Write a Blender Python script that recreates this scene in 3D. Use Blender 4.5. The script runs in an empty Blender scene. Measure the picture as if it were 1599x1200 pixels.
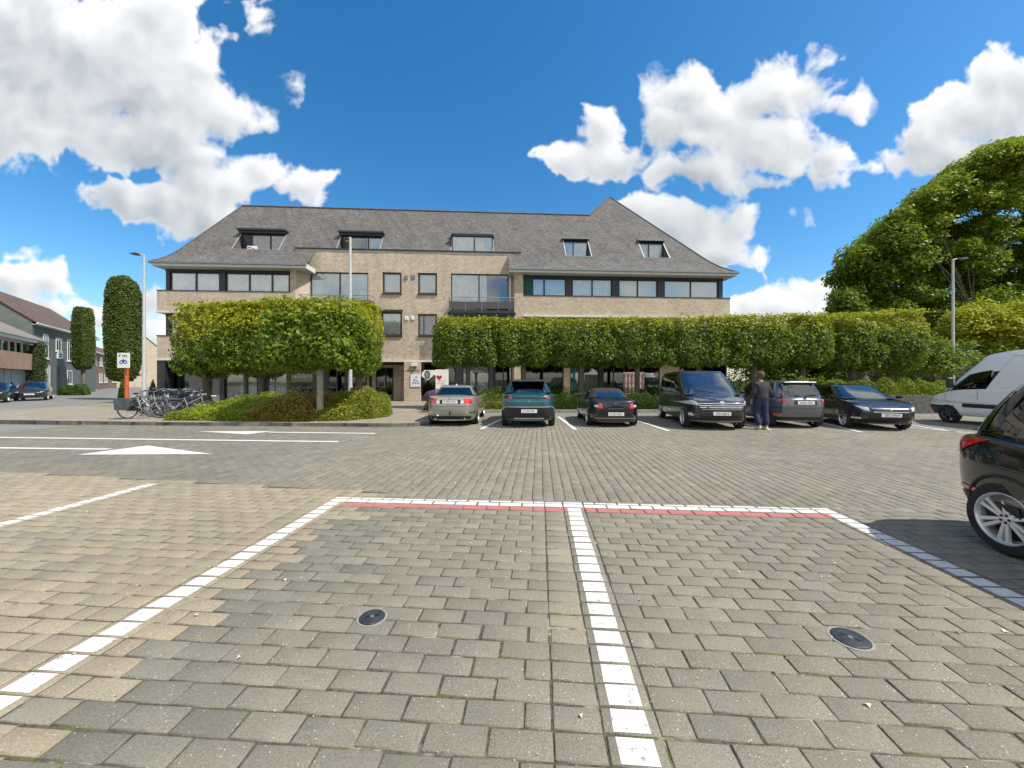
import bpy, bmesh, math, random
import numpy as np
from mathutils import Vector, Matrix
random.seed(7); RNG = np.random.default_rng(7)
R = math.radians
S = bpy.context.scene
COL = S.collection
# ---------------------------------------------------------------- camera
cd = bpy.data.cameras.new('camera'); cam = bpy.data.objects.new('camera', cd); COL.objects.link(cam)
cam.location = (0, 0, 1.6); cam.rotation_euler = (R(90), 0, 0)
cd.sensor_width = 36; cd.lens = 36 * 600 / 1599; cd.shift_y = -6 / 1599; cd.clip_end = 3000; cd.clip_start = .05
S.camera = cam
S.render.resolution_x, S.render.resolution_y = 1024, 768
S.view_settings.view_transform = 'Standard'; S.view_settings.look = 'None'
S.view_settings.gamma = 1; S.view_settings.exposure = 0.38
# ---------------------------------------------------------------- sun and sky
SUN = Vector((1.0, -0.42, 1.48)).normalized()
elev = math.asin(SUN.z); azim = math.atan2(SUN.x, SUN.y)
ld = bpy.data.lights.new('sun', 'SUN'); ld.energy = 4.4; ld.angle = R(.53); ld.color = (1, .955, .87)
lo = bpy.data.objects.new('sun', ld); COL.objects.link(lo); lo.location = (0, 0, 60)
lo.rotation_euler = SUN.to_track_quat('Z', 'Y').to_euler()
W = bpy.data.worlds.new('World'); S.world = W; W.use_nodes = True
wt = W.node_tree; wt.nodes.clear()

class NT:
    """small helper to write node graphs as expressions"""
    def __init__(s, t): s.t = t
    def n(s, ty, **k):
        x = s.t.nodes.new(ty)
        for a, b in k.items(): setattr(x, a, b)
        return x
    def put(s, sock, v):
        if isinstance(v, bpy.types.NodeSocket): s.t.links.new(v, sock)
        elif v is not None: sock.default_value = v
    def m(s, op, a, b=None, c=None, clamp=False):
        x = s.n('ShaderNodeMath', operation=op, use_clamp=clamp)
        for i, v in enumerate((a, b, c)):
            if v is not None: s.put(x.inputs[i], v)
        return x.outputs[0]
    def mix(s, f, a, b, mode='MIX'):
        x = s.n('ShaderNodeMix', data_type='RGBA', blend_type=mode)
        s.put(x.inputs[0], f); s.put(x.inputs[6], a if not isinstance(a, tuple) else (*a, 1)[:4]); s.put(x.inputs[7], b if not isinstance(b, tuple) else (*b, 1)[:4])
        return x.outputs[2]
    def sstep(s, v, a, b, lo=0, hi=1):
        x = s.n('ShaderNodeMapRange', interpolation_type='SMOOTHSTEP')
        s.put(x.inputs[0], v)
        for i, q in enumerate((a, b, lo, hi)): x.inputs[i + 1].default_value = q
        return x.outputs[0]
    def noise(s, vec, scale, detail=4, rough=.5, dim='3D', out=0, dist=0):
        x = s.n('ShaderNodeTexNoise', noise_dimensions=dim)
        if vec is not None: s.put(x.inputs['Vector'], vec)
        x.inputs['Scale'].default_value = scale; x.inputs['Detail'].default_value = detail
        x.inputs['Roughness'].default_value = rough; x.inputs['Distortion'].default_value = dist
        return x.outputs[out]
    def comb(s, a, b, c=0):
        x = s.n('ShaderNodeCombineXYZ'); s.put(x.inputs[0], a); s.put(x.inputs[1], b); s.put(x.inputs[2], c); return x.outputs[0]
    def sep(s, v):
        x = s.n('ShaderNodeSeparateXYZ'); s.put(x.inputs[0], v); return x.outputs

# cloud banks: ellipses in (x/y, z/y) of the world direction, turned into puffy clouds with noise; the cover and
# brightness are computed once on a grid and looked up by direction
CL = [(60,70,270,130),(20,180,240,75),(200,110,170,110),(290,150,90,80),(350,180,62,42),(405,185,42,30),(250,30,66,60),(320,110,40,50),(230,215,110,50),
 (240,320,125,32),(180,310,62,28),(330,290,80,52),(405,268,62,44),(470,300,58,40),(505,285,26,36),(320,345,70,36),(300,250,60,30),
 (455,142,17,22),(406,18,18,22),(410,50,14,16),
 (45,440,80,42),(90,430,34,30),(60,480,80,24),(110,505,50,18),(30,400,40,18),(235,470,40,26),(170,500,60,24),(240,530,60,30),
 (1070,140,70,50),(1045,190,50,50),(930,200,44,42),(885,245,46,34),(960,250,60,34),(1110,180,90,60),(1190,150,60,55),(1220,115,50,38),(1280,100,42,30),(1265,140,60,46),(1310,168,52,26),(1340,158,22,14),(1200,225,115,60),(1090,265,80,36),(1290,250,48,38),(1300,280,36,20),(1190,290,60,22),
 (1015,335,55,30),(1080,350,85,46),(1145,350,52,38),(1110,395,80,28),(1175,410,22,12),
 (1520,180,120,55),(1560,130,60,40),(1440,225,60,50),(1600,120,60,60),(1400,250,46,30),(1500,250,110,36),(1480,160,50,36),
 (1260,455,60,34),(1300,450,60,30),(1180,478,60,20),(1220,480,90,30),(1400,500,120,50),(1240,336,18,11),(1271,355,8,6)]
PT = np.random.default_rng(3).permutation(4096); _a = np.random.default_rng(4).uniform(0, 2 * np.pi, 4096); GC = np.cos(_a).astype(np.float32); GS = np.sin(_a).astype(np.float32)
def perlin(x, y, seed):
    xi = np.floor(x).astype(np.int32); yi = np.floor(y).astype(np.int32); xf = x - xi; yf = y - yi
    def gr(ix, iy):
        h = (ix * 57 + iy * 131 + seed * 7919) & 4095; h = PT[h ^ ((iy * 37) & 4095)]; return GC[h], GS[h]
    u = xf**3 * (xf * (xf * 6 - 15) + 10); v = yf**3 * (yf * (yf * 6 - 15) + 10)
    def dot(dx, dy): c, s = gr(xi + dx, yi + dy); return c * (xf - dx) + s * (yf - dy)
    a = dot(0,0) * (1-u) + dot(1,0) * u; b = dot(0,1) * (1-u) + dot(1,1) * u
    return (a * (1-v) + b * v) * 1.5
PXU = 380; A0, A1, B1 = -2.4, 2.4, 2.0      # grid of the picture plane y = 1
gw, gh = int((A1 - A0) * PXU), int(B1 * PXU)
ga, gb = np.meshgrid(A0 + (np.arange(gw) + .5) / PXU, (np.arange(gh) + .5) / PXU); ga = ga.astype(np.float32); gb = gb.astype(np.float32)
def fbm(x, y, o, seed, gain=.5, bil=False):
    s = 0; amp = 1; tot = 0
    for k in range(o):
        n = perlin(x * 2**k, y * 2**k, seed + k); s = s + amp * ((1 - 2.4 * np.abs(n)) if bil else n); tot += amp; amp *= gain
    return s / tot
wx, wy = fbm(ga * 5, gb * 5, 4, 11) * .040, fbm(ga * 5, gb * 5, 4, 31) * .040
fa, fb = ga + wx, gb + wy
best = np.full(ga.shape, -3.0)
for (u, v, a, b_) in CL:
    r = (((fa - (u - 799.5) / 600) * 600 / a)**2 + ((fb - (594 - v) / 600) * 600 / b_)**2)
    k = min(1.0, (a * b_)**.5 / 60)
    f = k * (1 - r**.55); hh = np.clip(.5 + .5 * (f - best) / .15, 0, 1); best = best * (1 - hh) + f * hh + .15 * hh * (1 - hh)
bil = fbm(fa * 5.5, fb * 5.5, 6, 51, .5, True); big = fbm(fa * 3.0, fb * 3.0, 4, 71, .5)
fin = fbm(fa * 30, fb * 30, 4, 91, .6)
def blur(g, r):
    for ax in (0, 1):
        c = np.cumsum(np.pad(g, [(r + 1, r) if k == ax else (0, 0) for k in (0, 1)], mode='edge'), axis=ax)
        g = (c[2*r+1:] - c[:-2*r-1]) / (2*r+1) if ax == 0 else (c[:, 2*r+1:] - c[:, :-2*r-1]) / (2*r+1)
    return g
dd = best * 1.25 + (bil - .40) * .60 + big * .22 + fin * .24 + fbm(fa * 13, fb * 13, 4, 211, .55, True) * .14 + .06
soft = blur((fbm(fa * 2.2, fb * 2.2, 3, 140) > .02).astype(np.float32), 40)          # some edges crisp, others wispy
cov = np.clip(dd / (.24 + .40 * soft), 0, 1); cov = cov * cov * (3 - 2 * cov)
wisp = np.clip(.5 + fbm(fa * 12, fb * 6, 5, 123) * 2, 0, 1)
cov = np.clip(cov - (.25 + .4 * soft) * wisp * np.clip(1 - dd / .40, 0, 1), 0, 1)
dens = np.clip(dd, 0, 1.1); ds = blur(blur(dens, 5), 5)
tau = np.zeros_like(ds); sx, sy = .5, .86
for k in range(1, 15):
    d_ = int(k * k * .36 + k * 2.4); ox, oy = int(sx * d_), int(sy * d_)
    sh = np.zeros_like(ds); sh[:gh - oy, :gw - ox] = ds[oy:, ox:]; tau += sh * (.5 + k * .09)
gy, gx = np.gradient(ds * 16); nrm = np.clip(.5 - .30 * (gx * .5 + gy * .9), 0, 1)
bs_ = blur(bil, 2)
mid_ = fbm(fa * 4.2, fb * 4.2, 5, 171)
litg = .24 + .78 * np.exp(-tau * .17) + (nrm - .5) * 1.0 + (bs_ - .4) * .35 + .35 * mid_ + .08 * fin
litg = np.clip(litg + .50 * (1 - np.clip(dd / .55, 0, 1)) ** 1.5, .02, 1)
back = np.clip((bil * .5 + big * .9 + .22) / .35, 0, 1)
EW, EH = 4096, 2048
az = (np.arange(EW) + .5) / EW * 2 * np.pi - np.pi; el = (np.arange(EH) + .5) / EH * np.pi - np.pi / 2
AZ, EL = np.meshgrid(az, el[EH // 2:])
# equirectangular: direction = (sin-like) u=.5 is +X turned to -Y by Blender, so x = cos, y = sin of the azimuth
dx_, dy_, dz_ = -np.cos(EL) * np.cos(AZ) * -1, np.cos(EL) * np.sin(AZ) * -1, np.sin(EL)
dn = np.maximum(np.abs(dy_), 1e-3); qa, qb = dx_ / dn, dz_ / dn
inside = (np.abs(qa) < 2.35) & (qb < 1.95)
ix = np.clip((qa - A0) * PXU - .5, 0, gw - 1.01); iy = np.clip(qb * PXU - .5, 0, gh - 1.01)
x0, y0 = ix.astype(int), iy.astype(int); fx, fy = ix - x0, iy - y0
def samp(g): return (g[y0, x0] * (1-fx) * (1-fy) + g[y0, x0+1] * fx * (1-fy) + g[y0+1, x0] * (1-fx) * fy + g[y0+1, x0+1] * fx * fy)
edge = np.clip((2.35 - np.abs(qa)) / .3, 0, 1) * np.clip((1.95 - qb) / .3, 0, 1)
g1, g2 = (dx_ / (dz_ + .3)).astype(np.float32), (dy_ / (dz_ + .3)).astype(np.float32); gn = fbm(g1 * 1.6 + 5, g2 * 1.6 + 9, 5, 301)
gcl = np.clip((gn + .02) / .22, 0, 1) * np.clip(dz_ / .03, 0, 1)
px = np.zeros((EH, EW, 4), np.float32); px[..., 3] = 1
px[EH // 2:, :, 0] = np.where(dy_ > 0, samp(cov), samp(back)) * edge * np.clip(dz_ / .02, 0, 1) + gcl * (1 - edge); px[EH // 2:, :, 1] = samp(litg) * edge + (1 - edge) * np.clip(.95 - .35 * gcl + .5 * gn, 0, 1)
img = bpy.data.images.new('cloud_cover', EW, EH, float_buffer=True); img.colorspace_settings.name = 'Non-Color'
img.pixels.foreach_set(px.ravel()); img.pack()
del px, AZ, EL, ga, gb
t = NT(wt)
tc = t.n('ShaderNodeTexCoord')
env = t.n('ShaderNodeTexEnvironment'); env.image = img; t.put(env.inputs[0], tc.outputs['Generated'])
ch = t.n('ShaderNodeSeparateColor'); t.put(ch.inputs[0], env.outputs[0])
cloudc = t.mix(ch.outputs[1], (3.7, 4.1, 4.5), (8.3, 8.35, 8.4))
sky = t.n('ShaderNodeTexSky', sky_type='NISHITA', sun_disc=False, sun_elevation=elev, sun_rotation=azim, altitude=50)
sky.air_density = 1.0; sky.dust_density = .6; sky.ozone_density = 3.0
hs = t.n('ShaderNodeHueSaturation'); hs.inputs['Saturation'].default_value = 1.34; hs.inputs["Value"].default_value = 1.42; hs.inputs['Hue'].default_value = .495
t.put(hs.inputs['Color'], sky.outputs[0])
bg = t.n('ShaderNodeBackground'); bg.inputs['Strength'].default_value = .1
t.put(bg.inputs['Color'], t.mix(ch.outputs[0], hs.outputs[0], cloudc))
wo = t.n('ShaderNodeOutputWorld'); t.put(wo.inputs[0], bg.outputs[0])

# ---------------------------------------------------------------- materials
MATS = {}
def newmat(name):
    m = bpy.data.materials.new(name); m.use_nodes = True; m.node_tree.nodes.clear()
    t = NT(m.node_tree); out = t.n('ShaderNodeOutputMaterial'); p = t.n('ShaderNodeBsdfPrincipled')
    t.put(out.inputs[0], p.outputs[0]); MATS[name] = m
    return m, t, p, out
def mat(name, col, rough=.6, metal=0, var=.12, scale=6, bump=0, coat=0, bscale=60, spec=.5, emis=None):
    if name in MATS: return MATS[name]
    m, t, p, out = newmat(name)
    tc = t.n('ShaderNodeTexCoord')
    n = t.noise(tc.outputs['Object'], scale, 5, .6)
    f = t.sstep(n, .3, .7)
    c0 = tuple(c * (1 - var) for c in col); c1 = tuple(min(1, c * (1 + var)) for c in col)
    t.put(p.inputs['Base Color'], t.mix(f, c0, c1))
    p.inputs['Roughness'].default_value = rough; p.inputs['Metallic'].default_value = metal
    p.inputs['Specular IOR Level'].default_value = spec
    if coat: p.inputs['Coat Weight'].default_value = coat; p.inputs['Coat Roughness'].default_value = .03
    if bump:
        b = t.n('ShaderNodeBump'); b.inputs['Strength'].default_value = bump; b.inputs['Distance'].default_value = .02
        t.put(b.inputs['Height'], t.noise(tc.outputs['Object'], bscale, 4, .6)); t.put(p.inputs['Normal'], b.outputs[0])
    return m
def brickmat(name, c1, c2, mortar, bw=.22, bh=.065, swap=False, zk=1.0, bump=.4, stain=.25, gap=.012):
    if name in MATS: return MATS[name]
    m, t, p, out = newmat(name)
    tc = t.n('ShaderNodeTexCoord'); x, y, z = t.sep(tc.outputs['Object'])
    v = t.comb(t.m('ADD', x, y), t.m('MULTIPLY', z, zk), 0)
    b = t.n('ShaderNodeTexBrick'); t.put(b.inputs['Vector'], v)
    b.inputs['Color1'].default_value = (*c1, 1); b.inputs['Color2'].default_value = (*c2, 1); b.inputs['Mortar'].default_value = (*mortar, 1)
    b.inputs['Scale'].default_value = 1; b.inputs['Mortar Size'].default_value = gap; b.inputs['Brick Width'].default_value = bw; b.inputs['Row Height'].default_value = bh
    b.inputs['Bias'].default_value = -.1
    n = t.noise(tc.outputs['Object'], .9, 6, .65); n2 = t.noise(tc.outputs['Object'], 9, 4, .6)
    sk = t.noise(t.comb(t.m('MULTIPLY', t.m('ADD', x, y), 2.4), t.m('MULTIPLY', z, .22), 0), 1, 4, .6)
    n = t.m('ADD', n, t.m('MULTIPLY', t.m('SUBTRACT', sk, .5), .8))
    f = t.m('ADD', t.m('MULTIPLY', t.m('SUBTRACT', n, .5), stain * 2.2), t.m('MULTIPLY', t.m('SUBTRACT', n2, .5), .9))
    k = t.m('ADD', 1, f)
    hv = t.n('ShaderNodeHueSaturation'); t.put(hv.inputs['Value'], k); t.put(hv.inputs['Color'], b.outputs['Color'])
    t.put(p.inputs['Base Color'], hv.outputs[0]); p.inputs['Roughness'].default_value = .9
    bp = t.n('ShaderNodeBump'); bp.inputs['Strength'].default_value = bump; bp.inputs['Distance'].default_value = .01; bp.invert = True
    t.put(bp.inputs['Height'], b.outputs['Fac']); t.put(p.inputs['Normal'], bp.outputs[0])
    return m
def leafmat(name, dark, light, tip=None, tipz=(0, 1), hue=0.0):
    """leaf colour varies per leaf, in patches, and (tip) new growth is yellower above tipz"""
    m, t, p, out = newmat(name)
    g = t.n('ShaderNodeNewGeometry'); tc = t.n('ShaderNodeTexCoord')
    n = t.noise(tc.outputs['Object'], 1.6, 3, .6)
    f = t.m('ADD', t.m('MULTIPLY', g.outputs['Random Per Island'], .75), t.m('MULTIPLY', t.m('SUBTRACT', n, .38), .9), clamp=True)
    c = t.mix(f, dark, light)
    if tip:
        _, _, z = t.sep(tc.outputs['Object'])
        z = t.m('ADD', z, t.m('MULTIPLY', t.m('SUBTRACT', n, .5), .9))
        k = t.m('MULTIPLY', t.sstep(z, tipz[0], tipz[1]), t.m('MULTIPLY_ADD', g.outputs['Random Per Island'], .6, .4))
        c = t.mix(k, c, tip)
    t.put(p.inputs['Base Color'], c); p.inputs['Roughness'].default_value = .52; p.inputs['Specular IOR Level'].default_value = .35
    tr = t.n('ShaderNodeBsdfTranslucent'); t.put(tr.inputs[0], t.mix(.5, c, (.22, .34, .03)))
    mx = t.n('ShaderNodeMixShader'); mx.inputs[0].default_value = .42
    t.put(mx.inputs[1], p.outputs[0]); t.put(mx.inputs[2], tr.outputs[0]); t.put(out.inputs[0], mx.outputs[0])
    return m
def glassmat(name, tint=(.8, .86, .88), refl=.22, base=None):
    if name in MATS: return MATS[name]
    m, t, p, out = newmat(name)
    tr = t.n('ShaderNodeBsdfTransparent'); tr.inputs[0].default_value = (*tint, 1)
    gl = t.n('ShaderNodeBsdfGlossy'); gl.inputs['Roughness'].default_value = .02; gl.inputs[0].default_value = (1, 1, 1, 1)
    tc = t.n('ShaderNodeTexCoord'); b = t.n('ShaderNodeBump'); b.inputs['Strength'].default_value = .03; b.inputs['Distance'].default_value = .05
    t.put(b.inputs['Height'], t.noise(tc.outputs['Object'], .8, 1)); t.put(gl.inputs['Normal'], b.outputs[0])
    fr = t.n('ShaderNodeFresnel'); fr.inputs[0].default_value = 1.5
    f = t.m('ADD', fr.outputs[0], refl, clamp=True)
    mx = t.n('ShaderNodeMixShader'); t.put(mx.inputs[0], f); t.put(mx.inputs[1], tr.outputs[0]); t.put(mx.inputs[2], gl.outputs[0])
    t.put(out.inputs[0], mx.outputs[0])
    return m
def carpaint(name, col, flake=.5, rough=.28):
    if name in MATS: return MATS[name]
    m, t, p, out = newmat(name)
    tc = t.n('ShaderNodeTexCoord')
    n = t.noise(tc.outputs['Object'], 2.2, 5, .7)
    _, _, z = t.sep(tc.outputs['Object'])
    dust = t.m('MULTIPLY', t.sstep(t.m('ADD', z, t.m('MULTIPLY', n, .25)), .62, .15), .22)
    t.put(p.inputs['Base Color'], t.mix(dust, col, (.16, .14, .12)))
    p.inputs['Metallic'].default_value = flake
    t.put(p.inputs['Roughness'], t.m('ADD', rough, t.m('MULTIPLY', dust, 1.2)))
    p.inputs['Coat Weight'].default_value = 1; p.inputs['Coat Roughness'].default_value = .025
    return m
M = {}
M['brick'] = brickmat('facade_brick', (.55, .44, .315), (.37, .285, .205), (.47, .41, .33))
M['slate'] = brickmat('roof_slate', (.145, .138, .130), (.085, .084, .084), (.06, .055, .05), .2, .13, bump=.5, stain=.45, zk=1.3, gap=.012)
def _lichen(m):
    t = NT(m.node_tree); p = next(n for n in m.node_tree.nodes if n.type == 'BSDF_PRINCIPLED'); old = p.inputs['Base Color'].links[0].from_socket
    v = t.n('ShaderNodeTexCoord').outputs['Object']; vo = t.n('ShaderNodeTexVoronoi'); vo.inputs['Scale'].default_value = 5; t.put(vo.inputs['Vector'], v)
    k = t.m('MULTIPLY', t.sstep(vo.outputs['Distance'], .22, .10), t.sstep(t.noise(v, .8, 4, .6), .48, .62)); c = t.mix(t.m('MULTIPLY', k, .7), old, (.40, .39, .36))
    k2 = t.m('MULTIPLY', t.sstep(t.noise(v, 1.6, 6, .7), .50, .68), .35); t.put(p.inputs['Base Color'], t.mix(k2, c, (.16, .105, .08)))
_lichen(M['slate'])
M['anthra'] = mat('anthracite_frame', (.022, .024, .028), .4, var=.2)
M['brownframe'] = mat('brown_frame', (.05, .03, .024), .45, var=.2)
M['white'] = mat('white_paint_wood', (.75, .74, .70), .5, var=.06)
M['offwhite'] = mat('soffit_paint', (.62, .60, .55), .6, var=.1)
M['curtain'] = mat('curtain_cloth', (.86, .87, .86), .9, var=.1, scale=2)
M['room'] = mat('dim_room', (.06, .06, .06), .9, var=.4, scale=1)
M['blind'] = mat('blind_cloth', (.74, .80, .80), .8, var=.04)
M['green'] = mat('green_blind', (.01, .09, .05), .7)
M['zinc'] = mat('zinc', (.22, .24, .25), .45, .6, var=.15)
M['glass'] = glassmat('window_glass', (.93, .96, .96), .08)
M['darkglass'] = glassmat('dark_shop_glass', (.28, .3, .32), .06)
M['black'] = mat('black_plastic', (.012, .012, .013), .5)
M['smoked'] = mat('smoked_panel', (.07, .062, .05), .25, var=.1)
M['steel'] = mat('galvanised_steel', (.36, .37, .38), .42, .75, var=.12, scale=14)
M['polegrey'] = mat('pole_grey_paint', (.42, .42, .41), .5, .1, var=.12, scale=9)
M['stonewall'] = mat('stone_wall', (.10, .092, .08), .9, var=.4, scale=7, bump=.6, bscale=12)
M['bark'] = mat('bark', (.15, .12, .09), .92, var=.4, scale=11, bump=.8, bscale=26)
M['barkg'] = mat('green_bark', (.11, .10, .065), .92, var=.4, scale=9, bump=.8, bscale=26)
M['terrace'] = mat('terrace_tiles', (.2, .19, .18), .8)

# ---------------------------------------------------------------- mesh helpers
class MB:
    def __init__(s): s.v = []; s.f = []; s.mi = []
    def add(s, vs, fs, mi=0):
        o = len(s.v); s.v += [tuple(p) for p in vs]; s.f += [tuple(i + o for i in f) for f in fs]; s.mi += [mi] * len(fs); return s
    def box(s, a, b, mi=0):
        x0, y0, z0 = a; x1, y1, z1 = b
        return s.add([(x0,y0,z0),(x1,y0,z0),(x1,y1,z0),(x0,y1,z0),(x0,y0,z1),(x1,y0,z1),(x1,y1,z1),(x0,y1,z1)],
              [(0,3,2,1),(4,5,6,7),(0,1,5,4),(1,2,6,5),(2,3,7,6),(3,0,4,7)], mi)
    def bbox(s, a, b, r=.01, mi=0):
        """box with chamfered vertical and top edges"""
        x0, y0, z0 = a; x1, y1, z1 = b
        def ring(d, z): 
            return [(x0+d,y0+r,z) if 0 else (x0+r,y0+d,z),(x1-r,y0+d,z),(x1-d,y0+r,z),(x1-d,y1-r,z),(x1-r,y1-d,z),(x0+r,y1-d,z),(x0+d,y1-r,z),(x0+d,y0+r,z)]
        vs = ring(0, z0) + ring(0, z1 - r) + ring(r, z1)
        fs = [tuple(range(7, -1, -1)), tuple(range(16, 24))]
        for k in (0, 8):
            for i in range(8): fs.append((k+i, k+(i+1)%8, k+8+(i+1)%8, k+8+i))
        return s.add(vs, fs, mi)
    def quad(s, *p, mi=0): return s.add(p, [tuple(range(len(p)))], mi)
    def tube(s, pts, r, n=8, mi=0, cap=True):
        pts = [Vector(p) for p in pts]; k = len(pts)
        rs = r if isinstance(r, (list, tuple)) else [r] * k
        vs = []; fs = []; ref = None
        for i in range(k):
            d = (pts[min(i+1, k-1)] - pts[max(i-1, 0)]).normalized()
            if ref is None: ref = d.orthogonal().normalized()
            ref = (ref - d * ref.dot(d)); ref = ref.normalized() if ref.length > 1e-5 else d.orthogonal().normalized()
            b = d.cross(ref)
            for j in range(n):
                a = 2 * math.pi * j / n; vs.append(pts[i] + (ref * math.cos(a) + b * math.sin(a)) * rs[i])
        for i in range(k - 1):
            for j in range(n): fs.append((i*n+j, i*n+(j+1)%n, (i+1)*n+(j+1)%n, (i+1)*n+j))
        if cap: fs.append(tuple(range(n-1, -1, -1))); fs.append(tuple(range((k-1)*n, k*n)))
        return s.add(vs, fs, mi)
    def lathe(s, prof, c=(0,0,0), axis='z', n=16, mi=0, closed=False):
        """prof: list of (radius, height)"""
        vs = []; k = len(prof)
        for (r, h) in prof:
            for j in range(n):
                a = 2 * math.pi * j / n; x, y = r * math.cos(a), r * math.sin(a)
                q = (x, y, h) if axis == 'z' else ((h, x, y) if axis == 'x' else (x, h, y))
                vs.append((q[0]+c[0], q[1]+c[1], q[2]+c[2]))
        fs = []
        for i in range(k if closed else k - 1):
            for j in range(n): fs.append((i*n+j, i*n+(j+1)%n, ((i+1)%k)*n+(j+1)%n, ((i+1)%k)*n+j))
        return s.add(vs, fs, mi)
    def prism(s, poly, z0, z1, mi=0):
        n = len(poly)
        vs = [(x, y, z0) for x, y in poly] + [(x, y, z1) for x, y in poly]
        return s.add(vs, [tuple(range(n-1, -1, -1)), tuple(range(n, 2*n))] + [(i, (i+1)%n, n+(i+1)%n, n+i) for i in range(n)], mi)
    def build(s, name, mats, parent=None, smooth=False, fix=True):
        me = bpy.data.meshes.new(name); me.from_pydata(s.v, [], s.f)
        for m in (mats if isinstance(mats, (list, tuple)) else [mats]): me.materials.append(m)
        me.polygons.foreach_set('material_index', s.mi)
        if fix:
            bm = bmesh.new(); bm.from_mesh(me); bmesh.ops.recalc_face_normals(bm, faces=bm.faces); bm.to_mesh(me); bm.free()
        if smooth: me.shade_smooth()
        if smooth and smooth != 'all': me.set_sharp_from_angle(angle=R(38))
        me.update()
        o = bpy.data.objects.new(name, me); COL.objects.link(o)
        if parent: o.parent = parent
        return o
def tag(o, label=None, cat=None, group=None, kind=None):
    for k, v in (('label', label), ('category', cat), ('group', group), ('kind', kind)):
        if v: o[k] = v
    return o
def empty(name, loc=(0,0,0), rz=0, label=None, cat=None, group=None):
    o = bpy.data.objects.new(name, None); COL.objects.link(o); o.location = loc; o.rotation_euler = (0, 0, rz); o.empty_display_size = .2
    return tag(o, label, cat, group)
def copy_tree(o, parent=None):
    c = o.copy(); COL.objects.link(c); c.parent = parent
    for ch in list(o.children): copy_tree(ch, c)
    return c
def gp(u, v, h=0.0):
    """photo measurement -> point on the ground plane at height h (plan of the square was surveyed from the photo)"""
    y = 600 * (1.6 - h) / (v - 594); return ((u - 799.5) / 600 * y, y)
def npmesh(name, V, F, m, parent=None, attrs=None):
    me = bpy.data.meshes.new(name); nv = len(V); nf, k = F.shape
    me.vertices.add(nv); me.vertices.foreach_set('co', np.asarray(V, np.float32).ravel())
    me.loops.add(nf * k); me.loops.foreach_set('vertex_index', F.ravel().astype(np.int32))
    me.polygons.add(nf); me.polygons.foreach_set('loop_start', np.arange(0, nf * k, k, dtype=np.int32))
    if attrs:
        for an, arr in attrs.items():
            a = me.attributes.new(an, 'FLOAT', 'POINT'); a.data.foreach_set('value', arr.astype(np.float32))
    me.materials.append(m); me.update(calc_edges=True); me.validate()
    o = bpy.data.objects.new(name, me); COL.objects.link(o)
    if parent: o.parent = parent
    return o
# ================================================================ GROUND
CA, SA = math.cos(R(4.2)), math.sin(R(4.2))
def q2w(q1, q2): return (q1 * CA + q2 * SA, -q1 * SA + q2 * CA)
def stone_mat():
    m, t, p, out = newmat('concrete_paver')
    at = t.n('ShaderNodeAttribute', attribute_name='tone'); ar = t.n('ShaderNodeAttribute', attribute_name='rnd')
    tc = t.n('ShaderNodeTexCoord'); v = tc.outputs['Object']
    tone = at.outputs['Fac']; rnd = ar.outputs['Fac']
    # tone: 0 slate grey, .5 brown grey, 1 tan
    c = t.mix(t.m('MULTIPLY', tone, 2, clamp=True), (.158, .152, .122), (.228, .204, .157))
    c = t.mix(t.m('MULTIPLY_ADD', tone, 2, -1, clamp=True), c, (.305, .252, .175))
    k = t.m('MULTIPLY_ADD', rnd, .14, .93)
    big = t.noise(v, .35, 4, .6); mid = t.noise(v, 3.2, 6, .7); fine = t.noise(v, 85, 3, .7); grit = t.noise(v, 260, 2, .6)
    k = t.m('MULTIPLY', k, t.m('MULTIPLY_ADD', big, .5, .76)); k = t.m('MULTIPLY', k, t.m('MULTIPLY_ADD', mid, .6, .70))
    k = t.m('MULTIPLY', k, t.m('MULTIPLY_ADD', fine, 1.2, .40)); k = t.m('MULTIPLY', k, t.m('MULTIPLY_ADD', grit, 1.4, .30))
    hv = t.n('ShaderNodeHueSaturation'); t.put(hv.inputs['Value'], k); t.put(hv.inputs['Color'], c)
    speck = t.n('ShaderNodeTexVoronoi'); speck.inputs['Scale'].default_value = 38; t.put(speck.inputs['Vector'], v)
    sp = t.m('MULTIPLY', t.sstep(speck.outputs['Distance'], .15, .09), t.sstep(t.noise(v, 10, 2), .50, .56))
    c2 = t.mix(t.m('MULTIPLY', sp, .9), hv.outputs[0], (.66, .62, .52))
    st = t.sstep(t.noise(v, 1.1, 6, .72), .60, .70)
    c2 = t.mix(t.m('MULTIPLY', st, .35), c2, (.08, .075, .06))
    t.put(p.inputs['Base Color'], c2); p.inputs['Roughness'].default_value = .88; p.inputs['Specular IOR Level'].default_value = .3
    b = t.n('ShaderNodeBump'); b.inputs['Strength'].default_value = .7; b.inputs['Distance'].default_value = .006
    t.put(b.inputs['Height'], t.m('ADD', fine, t.m('MULTIPLY', grit, .7))); t.put(p.inputs['Normal'], b.outputs[0])
    return m
M['stone'] = stone_mat()
def joint_mat():
    m, t, p, out = newmat('sandy_joint')
    v = t.n('ShaderNodeTexCoord').outputs['Object']
    c = t.mix(t.sstep(t.noise(v, 30, 4, .7), .35, .65), (.045, .038, .028), (.11, .095, .07))
    c = t.mix(t.sstep(t.noise(v, 2.3, 3, .6), .54, .62), c, (.30, .27, .21))
    ms = t.m('MULTIPLY', t.sstep(t.noise(v, 2.1, 5, .75), .50, .58), t.sstep(t.noise(v, 45, 3, .7), .42, .55))
    c = t.mix(ms, c, (.10, .11, .018))
    t.put(p.inputs['Base Color'], c); p.inputs['Roughness'].default_value = .95
    return m
M['joint'] = joint_mat()
M['asphalt'] = mat('asphalt', (.175, .17, .16), .9, var=.16, scale=1.3, bump=.5, bscale=90)
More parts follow.
